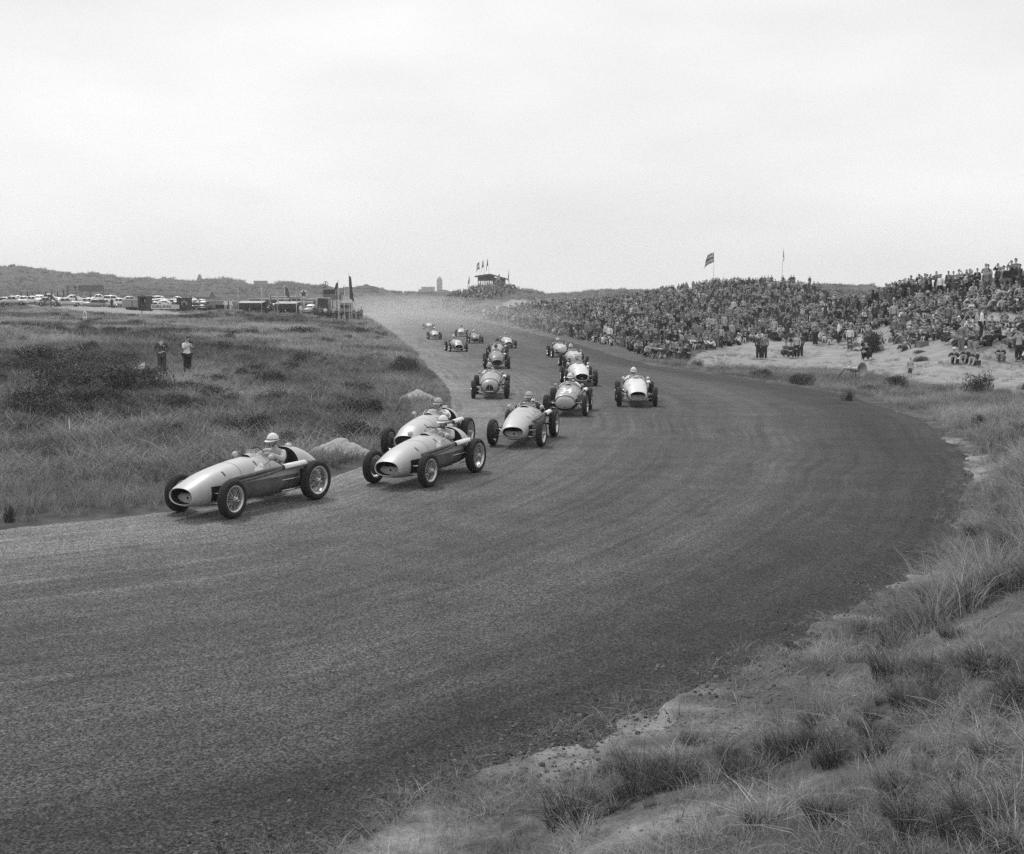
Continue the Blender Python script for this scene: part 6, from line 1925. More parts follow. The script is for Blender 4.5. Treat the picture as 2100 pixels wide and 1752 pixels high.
# roof: low hipped slab, high at the left third, falling to the right
pts = [(-Wd * .60, -4.2, Hh * .90), (-Wd * .04, -4.6, Hh * 1.05), (Wd * .62, -4.2, Hh * .68), (-Wd * .56, 4.4, Hh * .92), (-Wd * .0, 4.8, Hh * 1.05), (Wd * .62, 4.4, Hh * .70)]
lo = [bm.verts.new(Vector(p) - Vector((0, 0, .42))) for p in pts]; hi = [bm.verts.new(Vector(p)) for p in pts]
for a, b, c, d in ((0, 1, 4, 3), (1, 2, 5, 4)):
    bm.faces.new((lo[a], lo[b], lo[c], lo[d])); bm.faces.new((hi[a], hi[b], hi[c], hi[d]))
for a, b in ((0, 1), (1, 2), (2, 5), (5, 4), (4, 3), (3, 0)): bm.faces.new((lo[a], lo[b], hi[b], hi[a]))
obj('roof', bm, M_roof, st, smooth=False)
for k in range(9):                                                     # slim posts with the sky between them
    x = -Wd * .47 + Wd * .55 * k / 8; h = Hh * (.90 + .12 * (k / 8)) - .12
    bm = bmesh.new(); box(bm, x, -3.6 + .45 * k, h / 2, .22, .22, h); obj('post', bm, M_timber, st, smooth=False)
bm = bmesh.new(); box(bm, -Wd * .2, 2.6, Hh * .76, Wd * .62, .3, Hh * .40); obj('back_fascia', bm, M_timber, st, smooth=False)
bm = bmesh.new(); box(bm, Wd * .28, 0, Hh * .38, Wd * .46, 6.6, Hh * .76); obj('enclosed_box', bm, M_timber, st, smooth=False)
for k in range(3):
    bm = bmesh.new(); box(bm, Wd * (.22 + .1 * k), -3.34, Hh * .52, Wd * .06, .08, Hh * .26); obj('window', bm, M_black, st, smooth=False)
bm = bmesh.new(); box(bm, 0, 0, .0, Wd * 1.05, 8, .8); obj('platform', bm, M_timber, st, smooth=False)
bm = bmesh.new(); box(bm, Wd * .70, -2, -.3, Wd * .30, 5, 3.0); obj('side_annex', bm, M_timber, st, smooth=False)

# picket fences
M_picket = grey('pale_pickets', .5, .9, .2, 9)
def picket(p0, p1, Y0, Y1, n, h, label):
    a = at(*p0, Y0); b = at(*p1, Y1)
    o = empty('picket_fence', (a.x, a.y, hz(a.x, a.y))); tag(o, label, 'fence', 'picket fences in the dunes')
    me = None
    for k in range(n):
        t = k / (n - 1); x, y = a.x + (b.x - a.x) * t, a.y + (b.y - a.y) * t
        if me is None:
            bm = bmesh.new(); box(bm, 0, 0, h / 2, .16, .05, h)
            v = bm.verts.new((0, -.025, h + .1)); q = obj('picket', bm, M_picket, o, smooth=False); me = q.data
        else: q = link('picket', me, None, o)
        q.location = (x - a.x, y - a.y, hz(x, y) - o.location.z + rnd.uniform(-.12, .08)); q.rotation_euler = (0, rnd.uniform(-.08, .08), 0)
    bm = bmesh.new(); tube(bm, [(0, .05, h * .6), (b.x - a.x, b.y - a.y, hz(b.x, b.y) - o.location.z + h * .6)], .03, 5); obj('rail', bm, M_picket, o)
    return o
picket((910, 650), (1012, 652), 245, 238, 30, 1.15, 'pale picket fence along the dusty verge before the stand hill')
picket((1100, 619), (1130, 622), 320, 315, 12, 1.5, 'short pale picket fence on the sandy saddle right of the stand hill')

# ------------------------------------------------------------------ the town on the skyline
M_town = grey('town_masonry', .20, .9, .12, .2); M_townroof = grey('town_roof', .12, .9, .12, .2); M_win = grey('town_window', .05, .5, .1)
def tower(px, Y, w, z1, label):
    g = at(px, 605, Y); zb = hz(g.x, Y) - 1
    o = empty('water_tower', (g.x, Y, zb)); tag(o, label, 'tower')
    H = z1 - zb
    bm = bmesh.new(); box(bm, 0, 0, H * .41, w, w, H * .82); box(bm, 0, 0, H * .835, w * 1.1, w * 1.1, H * .03); obj('shaft', bm, M_town, o, smooth=False)
    bm = bmesh.new(); lathe(bm, [(w * .36, H * .85), (w * .36, H * .95), (w * .2, H * .985), (.01, H * .99)], 16, 'Z'); obj('lantern', bm, M_town, o)
    bm = bmesh.new(); tube(bm, [(0, 0, H * .98), (0, 0, H * 1.08)], .18, 5); obj('mast', bm, M_town, o)
    for k in range(3):
        for j in range(5):
            bm = bmesh.new(); box(bm, (k - 1) * w * .27, -w * .5, H * (.12 + .14 * j), w * .1, .3, H * .06); obj('window', bm, M_win, o, smooth=False)
    return o
tower(901.5, 1500, 6.8, at(901, 568, 1500).z, 'tall square water tower with stepped cap above the town skyline')
def church(px, Y, w, top_py, label):
    g = at(px, 605, Y); zb = hz(g.x, Y) - 2; H = at(px, top_py, Y).z - zb
    o = empty('church_tower', (g.x, Y, zb)); tag(o, label, 'tower')
    bm = bmesh.new(); box(bm, 0, 0, H * .36, w, w, H * .72); obj('shaft', bm, M_town, o, smooth=False)
    bm = bmesh.new(); lathe(bm, [(w * .62, H * .71), (w * .42, H * .84), (w * .34, H * .86), (w * .22, H * .95), (.02, H)], 8, 'Z'); obj('spire', bm, M_townroof, o)
    for j in range(2):
        bm = bmesh.new(); box(bm, 0, -w * .5, H * (.45 + .15 * j), w * .25, .3, H * .08); obj('belfry_window', bm, M_win, o, smooth=False)
church(410, 900, 4.0, 562, 'church tower with a short pointed cap on the left skyline')
def house(px0, px1, top_py, Y, label, roof='flat', rows=2, name='town_house', base=None, grp='town houses on the skyline'):
    a = at(px0, top_py, Y); b = at(px1, top_py, Y); w = b.x - a.x; x = (a.x + b.x) / 2
    zb = (hz(x, Y) if base is None else base) - 1.5; H = a.z - zb; d = max(6, w * .5)
    o = empty(name, (x, Y + d / 2, zb)); tag(o, label, 'building', grp)
    hw = H if roof == 'flat' else H * .68
    bm = bmesh.new(); box(bm, 0, 0, hw / 2, w, d, hw); obj('wall', bm, M_town, o, smooth=False)
    bm = bmesh.new()
    if roof == 'flat': box(bm, 0, 0, hw + .15, w * 1.02, d * 1.02, .3)
    elif roof == 'gable':
        v = [bm.verts.new(p) for p in ((-w * .52, -d * .52, hw), (w * .52, -d * .52, hw), (w * .52, d * .52, hw), (-w * .52, d * .52, hw), (-w * .45, 0, H), (w * .45, 0, H))]
        for f in ((0, 1, 5, 4), (2, 3, 4, 5), (0, 4, 3), (1, 2, 5), (0, 3, 2, 1)): bm.faces.new([v[i] for i in f])
    elif roof == 'arch':
        n = 14; A_, B_ = [], []
        for k in range(n + 1):
            t = math.pi * k / n; xx = -math.cos(t) * w * .51; zz = hw + (H - hw) * math.sin(t)
            A_.append(bm.verts.new((xx, -d / 2, zz))); B_.append(bm.verts.new((xx, d / 2, zz)))
        for k in range(n): bm.faces.new((A_[k], A_[k + 1], B_[k + 1], B_[k]))
        bm.faces.new(A_); bm.faces.new(B_)
    obj('roof', bm, M_townroof, o, smooth=False)
    n = max(2, int(w / 7))
    for j in range(rows):
        for k in range(n):
            bm = bmesh.new(); box(bm, -w / 2 + w * (k + .5) / n, -d / 2, hw * (j + .55) / rows, w / n * .35, .25, hw / rows * .4); obj('window', bm, M_win, o, smooth=False)
    return o
house(723, 778, 586, 760, 'large arched hall roof on the skyline right of the tall flagpole', 'arch', 1)
house(796, 824, 597, 1300, 'wide low flat-roofed building on the town skyline, left of the twin blocks')
house(858, 864, 594, 1300, 'narrow block beside the hotel left of the water tower')
house(864, 891, 589, 1320, 'tall flat hotel block just left of the water tower', rows=4)
house(828, 850, 598, 1300, 'low block between the wide building and the hotel')
house(380, 402, 577, 820, 'pitched-roof house left of the church tower', 'gable')
house(520, 545, 577, 800, 'low flat building on the skyline right of the church tower')
house(232, 257, 572, 780, 'domed pavilion roof on the left dune skyline', 'arch', 1)
house(360, 374, 574, 790, 'small dark house on the dune crest', 'gable')
house(692, 706, 592, 700, 'small flat building behind the star sign', rows=1)
house(908, 925, 602, 1300, 'low roofs right of the water tower', 'gable', 1)

# ------------------------------------------------------------------ parked cars, vans, buses
M_carp = {k: grey('car_' + k, v, .35, .06, 2, coat=.4) for k, v in (('black', .02), ('dark', .07), ('grey', .25), ('pale', .5), ('white', .7))}
M_carglass = grey('car_window', .03, .15, .1); M_chrome = grey('chrome', .6, .25, .05, metallic=.9)
PAL = ['black', 'dark', 'grey', 'pale', 'white']
def loft(bm, secs, n=16, sq=3.0):
    """secs: x, half width, z low, z high"""
    prev = None
    for (x, w, z0, z1) in secs:
        ring = []
        for k in range(n):
            t = 2 * math.pi * k / n; c, s = math.cos(t), math.sin(t)
            ring.append(bm.verts.new((x, math.copysign(abs(c) ** (2 / sq), c) * w, (z0 + z1) / 2 + math.copysign(abs(s) ** (2 / sq), s) * (z1 - z0) / 2)))
        if prev:
            for k in range(n): bm.faces.new((prev[k], prev[(k + 1) % n], ring[(k + 1) % n], ring[k]))
        else: bm.faces.new(ring[::-1])
        prev = ring
    bm.faces.new(prev)
def saloon(kind):
    L = {'round': 3.9, 'beetle': 3.7, 'long': 4.6, 'estate': 4.1}[kind]; h = L / 2
    b = bmesh.new()
    if kind == 'beetle': loft(b, [(-h, .25, .35, .6), (-h + .3, .62, .28, .85), (-h + 1.0, .76, .22, 1.0), (0, .78, .22, 1.0), (h - 1.1, .76, .22, .95), (h - .4, .6, .25, .82), (h, .25, .35, .6)])
    else: loft(b, [(-h, .4, .4, .72), (-h + .2, .72, .3, .88), (-h + 1.0, .80, .25, .98), (0, .82, .25, 1.0), (h - 1.2, .80, .25, .98), (h - .25, .7, .28, .88), (h, .45, .38, .74)])
    r = bmesh.new()
    e = {'round': (-1.25, .75), 'beetle': (-1.3, .55), 'long': (-1.5, .75), 'estate': (-1.95, .7)}[kind]
    back = .25 if kind == 'estate' else .65
    loft(r, [(e[0], .5, .9, 1.0), (e[0] + back * .55, .62, .9, 1.34), (e[0] + back, .66, .9, 1.47), ((e[0] + e[1]) / 2, .67, .9, 1.52), (e[1] - .55, .64, .9, 1.44), (e[1] - .28, .61, .9, 1.28), (e[1], .5, .9, 1.0)], 18, 3.2)
    gl = []
    for s in (1, -1):
        for (x0, x1) in (((e[0] + back * .8, (e[0] + e[1]) / 2 - .06), ((e[0] + e[1]) / 2 + .06, e[1] - .42))):
            w = bmesh.new(); box(w, (x0 + x1) / 2, .655 * s, 1.19, x1 - x0, .05, .30, 0, 0, .86); gl.append(w)
    w = bmesh.new(); box(w, e[1] - .20, 0, 1.18, .06, 1.0, .28, 0, 0, .9); bmesh.ops.rotate(w, cent=(e[1] - .2, 0, 1.18), matrix=Matrix.Rotation(-.75, 3, 'Y'), verts=w.verts); gl.append(w)
    w = bmesh.new(); box(w, e[0] + back * .42, 0, 1.19, .06, .95, .24, 0, 0, .9); bmesh.ops.rotate(w, cent=(e[0] + back * .42, 0, 1.19), matrix=Matrix.Rotation(.8, 3, 'Y'), verts=w.verts); gl.append(w)
    def fin(x, nm):
        me = bpy.data.meshes.new(nm); bmesh.ops.recalc_face_normals(x, faces=x.faces); x.to_mesh(me); x.free(); me.polygons.foreach_set('use_smooth', [True] * len(me.polygons)); return me
    wh = bmesh.new(); lathe(wh, [(.002, -.07), (.18, -.08), (.31, -.08), (.33, 0), (.31, .08), (.18, .08), (.002, .07)], 14, 'Y')
    hc = bmesh.new(); lathe(hc, [(.002, .105), (.11, .09), (.12, .07)], 10, 'Y')
    li = bmesh.new(); lathe(li, [(.002, .05), (.08, .03), (.09, -.1)], 10, 'X')
    bp = bmesh.new(); tube(bp, [(0, -.72, 0), (.06, 0, 0), (0, .72, 0)], .05, 6)
    for m_, mm in ((wh, M_tyre), (hc, M_chrome), (li, M_chrome), (bp, M_chrome)): pass
    out = dict(body=fin(b, 'car_body'), roof=fin(r, 'car_roof'), glass=[fin(g, 'car_window') for g in gl], wheel=fin(wh, 'car_wheel'), cap=fin(hc, 'hub_cap'), lamp=fin(li, 'headlight'), bumper=fin(bp, 'bumper'), h=h)
    for g in out['glass']: g.materials.append(M_carglass)
    out['wheel'].materials.append(M_tyre); out['cap'].materials.append(M_chrome); out['lamp'].materials.append(M_chrome); out['bumper'].materials.append(M_chrome)
    return out
SAL = {}
def park(kind, px, py, Y, deg, tone, label, roof=None, sink=0.0):
    if kind not in SAL: SAL[kind] = saloon(kind)
    S = SAL[kind]; g = at(px, py, Y)
    z = hz(g.x, Y)
    o = empty('parked_car', (g.x, Y, z - sink), math.radians(deg)); tag(o, label, 'car', 'cars parked behind the meadow')
    slot(link('body', S['body'], None, o), M_carp[tone]); slot(link('roof', S['roof'], None, o), M_carp[roof or tone])
    for g_ in S['glass']: link('window', g_, None, o)
    for x in (1, -1):
        for y in (1, -1):
            w = link('wheel', S['wheel'], None, o); w.location = (x * (S['h'] - .75), .68 * y, .33)
            c = link('hub_cap', S['cap'], None, w); c.rotation_euler = (0, 0, 0 if y > 0 else math.pi)
    for y in (1, -1):
        l = link('headlight', S['lamp'], None, o); l.location = (S['h'] - .22, .55 * y, .72)
    for x in (1, -1):
        q = link('bumper', S['bumper'], None, o); q.location = (x * (S['h'] + .03), 0, .42); q.rotation_euler = (0, 0, 0 if x > 0 else math.pi)
    return o
PARK = [('round', 30, 630, 186, 8, 'pale', 'pale rounded saloon nearest the left border of the car park'), ('long', 55, 627, 206, 20, 'white', 'white long saloon behind the leftmost pale saloon'), ('round', 82, 629, 190, -70, 'white', 'white saloon seen end on beside the trestle'),
        ('beetle', 100, 629, 187, 15, 'grey', 'grey small rounded car under the dark trestle posts'), ('round', 118, 627, 204, 160, 'white', 'white car behind the small grey rounded car'), ('long', 140, 629, 190, 12, 'pale', 'pale long saloon right of the small grey car'),
        ('round', 152, 626, 212, 30, 'white', 'white saloon with raised boot behind the long pale saloon'), ('estate', 192, 630, 188, 200, 'grey', 'grey estate car left of the tall van'), ('round', 214, 629, 192, 185, 'pale', 'pale car whose nose meets the grey estate'),
        ('estate', 236, 627, 206, 10, 'white', 'white windowed estate car beside the grey box van'), ('round', 287, 630, 190, 170, 'pale', 'pale saloon right of the grey box van'), ('long', 306, 628, 208, 20, 'white', 'white long saloon behind the pale one right of the box van'),
        ('round', 322, 630, 189, -15, 'pale', 'pale round-tailed car in the middle of the car park'), ('long', 345, 627, 212, 10, 'white', 'white saloon at the back of the middle car park'), ('beetle', 358, 630, 187, 172, 'pale', 'pale beetle-shaped car with dark people behind it'),
        ('round', 377, 629, 192, 100, 'white', 'white car end on right of the beetle-shaped one'), ('estate', 405, 631, 188, 185, 'dark', 'dark estate car left of the tall dark hut'), ('beetle', 420, 633, 183, 90, 'dark', 'small dark car end on against the tall dark hut'),
        ('round', 474, 631, 196, 25, 'pale', 'pale saloon right of the tall dark hut'), ('long', 490, 629, 210, 185, 'white', 'white long car behind the lettered banner'), ('round', 512, 629, 210, 10, 'white', 'white saloon behind the middle of the lettered banner'),
        ('round', 530, 630, 205, 170, 'pale', 'pale saloon behind the right half of the lettered banner'), ('long', 550, 630, 208, 15, 'white', 'white long car next to the dark arched stand'), ('round', 570, 633, 190, 95, 'dark', 'dark car parked inside the dark arched stand'),
        ('long', 622, 630, 212, 12, 'white', 'white long car right of the dark arched stand'), ('round', 640, 630, 212, 190, 'white', 'white saloon at the right end of the pale row'), ('round', 625, 634, 190, 170, 'dark', 'dark grey saloon in front of the white long car'),
        ('round', 655, 635, 186, 8, 'black', 'black rounded saloon left of the big grey trailer')]
for (k, px, py, Y, a, t, lab) in PARK:
    park(k, px if px < 440 else 300 + (px - 440) * .56, py, Y, a, t, lab)
REF = ['the leftmost pale saloon', 'the dark trestle', 'the white boot-up saloon', 'the grey estate', 'the grey box van', 'the middle round-tailed car', 'the beetle-shaped car', 'the tall dark hut', 'the lettered banner', 'the blank pale board', 'the dark arched stand']
for k, (px, ref) in enumerate(zip((40, 96, 160, 200, 270, 316, 366, 300 + 20, 338, 362, 398), REF)):
    park(['round', 'long', 'estate'][k % 3], px, 627, 218 + (k % 2) * 7, rnd.uniform(-25, 25) + (180 if k % 2 else 0), ['white', 'pale', 'white'][k % 3], ['white saloon', 'pale long saloon', 'white estate car'][k % 3] + ' in the back row of the car park beyond ' + ref)
for k, (px, ref) in enumerate(zip((15, 64, 127, 176, 248, 335, 390), ('the left border', 'the white long saloon', 'the pale long saloon', 'the estate car', 'the windowed estate', 'the round-tailed car', 'the small dark car'))):
    park(['long', 'round', 'beetle'][k % 3], px, 628, 198 + (k % 3) * 2, rnd.uniform(-20, 20) + (180 if k % 2 else 0), ['white', 'white', 'pale'][k % 3], ['white long car', 'white round-backed saloon', 'pale small car'][k % 3] + ' in the second row just behind ' + ref, roof='white')  # white roofs carry the sky's reflection in their paint
park('round', 560, 638, 178, 172, 'dark', 'dark saloon with a pale roof parked between the two awnings', roof='white')
park('round', 637, 638, 176, 262, 'grey', 'pale-roofed car facing the meadow in front of the dark van', roof='white')

def van(px0, px1, top_py, base_py, Y, tone, label, kind='box', depth=2.4, name='van', roof='pale'):
    a = at(px0, base_py, Y); b = at(px1, base_py, Y); w = b.x - a.x; x = (a.x + b.x) / 2
    zb = hz(x, Y) - .1; zt = at((px0 + px1) / 2, top_py, Y).z; H = zt - zb
    o = empty(name, (x, Y, zb)); tag(o, label, 'van' if name == 'van' else 'bus', 'vans and buses in the paddock')
    bm = bmesh.new(); box(bm, 0, 0, .55 + (H - .55) / 2, w, depth, H - .55); obj('body', bm, M_carp[tone], o, smooth=False)
    bm = bmesh.new(); box(bm, 0, 0, H + .06, w * 1.01, depth * 1.02, .14); obj('roof', bm, M_carp[roof], o, smooth=False)
    n = max(2, int(w / 4) + 1)
    for k in range(2):
        for s in (-1, 1):
            wh = link('wheel', SAL['round']['wheel'], None, o); wh.location = ((k * 2 - 1) * (w / 2 - .9), s * (depth / 2 - .1), .45); wh.scale = (1.35, 1.2, 1.35)
    if kind == 'bus':
        m = max(3, int(w / 1.4))
        for k in range(m):
            bm = bmesh.new(); box(bm, -w / 2 + w * (k + .5) / m, -depth / 2, H * .68, w / m * .8, .06, H * .26); obj('window', bm, M_carglass, o, smooth=False)
    if kind == 'lorry':
        bm = bmesh.new(); box(bm, w * .2, -depth / 2, H * .45, w * .45, .06, H * .35); obj('serving_hatch', bm, M_black, o, smooth=False)
    if kind == 'box':
        bm = bmesh.new(); box(bm, 0, -depth / 2, H * .55, w * .03, .05, H * .75); obj('door_seam', bm, M_black, o, smooth=False)
    return o
van(256, 297, 615, 632, 186, 'grey', 'grey box van in the middle of the left car park')
van(655, 676, 612, 640, 172, 'black', 'black high-sided van right of the second awning', depth=3)
van(418, 478, 617, 638, 186, 'grey', 'big grey trailer with a dark hatch left of the white-clad pair', 'lorry', 2.6)
van(418 + 61, 420 + 95, 619, 638, 184, 'grey', 'smaller grey van right of the trailer with the hatch', 'box', 2.4)
van(516, 540, 614, 640, 180, 'dark', 'dark lorry cab end beside the first awning', 'lorry', 2.6)
van(538, 590, 614, 634, 200, 'dark', 'long dark bus with pale roof behind the first awning', 'bus', 2.5, 'bus', 'white')
van(560, 620, 609, 632, 222, 'grey', 'pale-roofed bus farthest behind the awnings', 'bus', 2.5, 'bus', 'white')
van(594, 640, 620, 637, 196, 'grey', 'low grey bus with pale roof between the awnings', 'bus', 2.5, 'bus', 'white')
van(618, 650, 614, 634, 212, 'grey', 'short bus behind the second awning', 'bus', 2.5, 'bus', 'white')
van(700, 722, 621, 640, 182, 'grey', 'grey coach with white roof line behind the tall flagpole', 'bus', 2.6, 'bus', 'white')

# ------------------------------------------------------------------ stalls, huts, boards
M_canvas = grey('awning_canvas', .42, .9, .12, 2); M_dkcan = grey('dark_valance', .045, .9, .15, 2)
def awning(px0, px1, top_py, base_py, Y, label):
    a = at(px0, base_py, Y); b = at(px1, base_py, Y); w = b.x - a.x; x = (a.x + b.x) / 2; z = hz(x, Y) - .1
    H = at(x, top_py, Y).z - z
    o = empty('awning_stall', (x, Y, z)); tag(o, label, 'stall', 'awning stalls in the paddock')
    bm = bmesh.new()
    v = [bm.verts.new(p) for p in ((-w / 2, -1.4, H * .84), (w / 2, -1.4, H * .84), (w / 2, 1.8, H), (-w / 2, 1.8, H))]; bm.faces.new(v)
    ob = obj('canopy', bm, M_canvas, o, smooth=False); md = ob.modifiers.new('t', 'SOLIDIFY'); md.thickness = .06
    bm = bmesh.new(); box(bm, 0, -1.44, H * .64, w, .05, H * .38); obj('valance', bm, M_dkcan, o, smooth=False)
    bm = bmesh.new(); box(bm, 0, 1.9, H * .45, w, .08, H * .9); obj('back_wall', bm, M_timber, o, smooth=False)
    for k in range(3):
        bm = bmesh.new(); tube(bm, [(-w / 2 + w * k / 2, -1.38, 0), (-w / 2 + w * k / 2, -1.38, H * .84)], .05, 6); obj('post', bm, M_pole, o)
    bm = bmesh.new(); box(bm, w * .1, -.4, H * .16, w * .6, .9, H * .3); obj('counter', bm, M_timber, o, smooth=False)
    return o
awning(491, 541, 617.5, 640, 176, 'left awning stall with dark valance and three posts')
awning(567, 612, 619, 640, 176, 'right awning stall with dark valance beside the black van')
def hut(px0, px1, top_py, base_py, Y, label, tone=None, arch=False):
    a = at(px0, base_py, Y); b = at(px1, base_py, Y); w = b.x - a.x; x = (a.x + b.x) / 2; z = hz(x, Y) - .1
    H = at(x, top_py, Y).z - z
    o = empty('dark_hut', (x, Y, z)); tag(o, label, 'hut', 'dark huts by the car park')
    m = tone or M_dkcan
    for s in (-1, 1):
        bm = bmesh.new(); box(bm, s * (w / 2 - .12), 0, H / 2, .24, 2.4, H); obj('side_wall', bm, m, o, smooth=False)
    bm = bmesh.new(); box(bm, 0, 1.1, H / 2, w - .5, .2, H); obj('back_wall', bm, m, o, smooth=False)
    bm = bmesh.new(); box(bm, 0, 0, H + .08, w * 1.06, 2.6, .16); obj('roof', bm, m, o, smooth=False)
    if arch: bm = bmesh.new(); box(bm, 0, -1.15, H * .80, w - .5, .15, H * .38); obj('front_board', bm, m, o, smooth=False)
    bm = bmesh.new(); box(bm, .05, -.2, .55, w * .6, .5, 1.1); obj('counter', bm, M_timber, o, smooth=False)
    return o
hut(288, 308, 610, 634, 180, 'tall dark open hut at the left end of the lettered banner')
hut(367, 390, 613, 636, 180, 'dark arched stand at the right end of the lettered banner', None, True)
def banner(px0, px1, top_py, bot_py, Y, text, label, tone=.62, ink=None, name='banner', posts=True, ts=.8):
    a = at(px0, bot_py, Y); b = at(px1, bot_py, Y); w = b.x - a.x; x = (a.x + b.x) / 2; z0 = a.z; z1 = at(px0, top_py, Y).z; H = z1 - z0
    o = empty(name, (x, Y, z0)); tag(o, label, 'sign', 'signs in the paddock')
    bm = bmesh.new(); box(bm, 0, 0, H / 2, w, .06, H); obj('panel', bm, grey(f'{name}_panel_{tone}', tone, .8, .08, 2), o, smooth=False)
    if text:
        me = text_mesh(text, H * ts, .02 * H)
        wt = max(v.co.x for v in me.vertices) - min(v.co.x for v in me.vertices)
        k = min(1.6, w * .9 / wt)
        me.transform(Matrix.Translation((0, -.04, H / 2)) @ Matrix.Rotation(math.pi / 2, 4, 'X') @ Matrix.Scale(k, 4, (1, 0, 0)))
        link('lettering', me, ink or M_black, o)
    if posts:
        for s in (-1, 1):
            bm = bmesh.new(); tube(bm, [(s * w * .48, .08, -(z0 - hz(x, Y)) - .2), (s * w * .48, .08, H)], .05, 6); obj('post', bm, M_timber, o)
    return o
banner(310, 354, 624.5, 634, 179, 'GIRLING', 'long pale banner with dark capital letters before the parked cars')
banner(354, 368, 625, 634, 178, '', 'blank pale board at the right end of the lettered banner', .5)
banner(372, 384, 618.5, 626, 178.5, '', 'grey picture board in front of the dark arched stand', .32)
# star roundel
g = at(623, 603, 183)
o = empty('star_sign', (g.x, 183, g.z)); tag(o, 'round pale sign with a dark five-pointed star on a post', 'sign', 'signs in the paddock')
R = at(623 + 11, 603, 183).x - g.x
bm = bmesh.new(); lathe(bm, [(.002, -.05), (R, -.05), (R, .05), (.002, .05)], 28, 'Y'); obj('disc', bm, grey('sign_pale', .6, .7, .05), o, smooth=False)
bm = bmesh.new(); lathe(bm, [(R * .9, -.07), (R, -.07), (R, -.055), (R * .9, -.055)], 28, 'Y', closed=True); obj('ring', bm, M_fl['mid'], o)
bm = bmesh.new()
c = bm.verts.new((0, -.08, 0)); vs = [bm.verts.new((math.sin(math.pi * k / 5) * R * (.78 if k % 2 == 0 else .32), -.075, math.cos(math.pi * k / 5) * R * (.78 if k % 2 == 0 else .32))) for k in range(10)]
for k in range(10): bm.faces.new((c, vs[k], vs[(k + 1) % 10]))
obj('star', bm, M_fl['dark'], o, smooth=False)
bm = bmesh.new(); tube(bm, [(0, .06, -R), (0, .06, -(g.z - hz(g.x, 183)) - .2)], .07, 6); obj('post', bm, M_pole, o)
# ring sign on its mast
g = at(668, 582, 190)
o = empty('ring_sign', (g.x, 190, g.z)); tag(o, 'thin ring sign with a bar inside on a tall mast', 'sign', 'signs in the paddock')
R = at(668 + 5, 582, 190).x - g.x
bm = bmesh.new(); lathe(bm, [(R * .82, -.05), (R, -.05), (R, .05), (R * .82, .05)], 24, 'Y', closed=True); obj('ring', bm, M_fl['mid'], o)
bm = bmesh.new(); tube(bm, [(0, 0, R * .9), (0, 0, -(g.z - hz(g.x, 190)) - .2)], .08, 6); obj('mast', bm, M_fl['mid'], o)
bm = bmesh.new(); tube(bm, [(-R * .2, 0, -R), (-R * .8, .1, -R * 1.5), (-R * 1.6, .2, -R * 2)], [.08, .14, .05], 6); obj('streamer', bm, M_fl['mid'], o)
# scaffold board with advertisements and its balcony
g0 = at(664, 640, 186); g1 = at(700, 640, 186); xw = g1.x - g0.x; zc = hz(g0.x, 186)
o = empty('advertising_stand', ((g0.x + g1.x) / 2, 186, zc)); tag(o, 'high scaffold stand hung with dark advertising boards and a pale balcony', 'stand')
def zof(py): return at(680, py, 186).z - zc
for (z0, z1, x0, x1, m, nm) in ((zof(604), zof(594), -.5, .36, M_dkcan, 'dark_board'), (zof(615), zof(605), -.5, .5, grey('faded_board', .15, .8, .2, 2), 'faded_board'), (zof(619), zof(616), -.1, .5, M_canvas, 'balcony')):
    bm = bmesh.new(); box(bm, xw * (x0 + x1) / 2, -.3 if nm == 'balcony' else 0, (z0 + z1) / 2, xw * (x1 - x0), .8 if nm == 'balcony' else .1, z1 - z0); obj(nm, bm, m, o, smooth=False)
for k in range(5):
    bm = bmesh.new(); tube(bm, [(xw * (-.48 + .24 * k), .3, 0), (xw * (-.48 + .24 * k), .3, zof(593))], .07, 6); obj('scaffold_post', bm, M_timber, o)
bm = bmesh.new(); box(bm, xw * .25, -.12, zof(600), xw * .13, .1, zof(595) - zof(605)); obj('white_board', bm, M_canvas, o, smooth=False)
for z in (zof(602), zof(598)):
    bm = bmesh.new(); box(bm, xw * .25, -.18, z, xw * .05, .04, .3); obj('board_mark', bm, M_black, o, smooth=False)

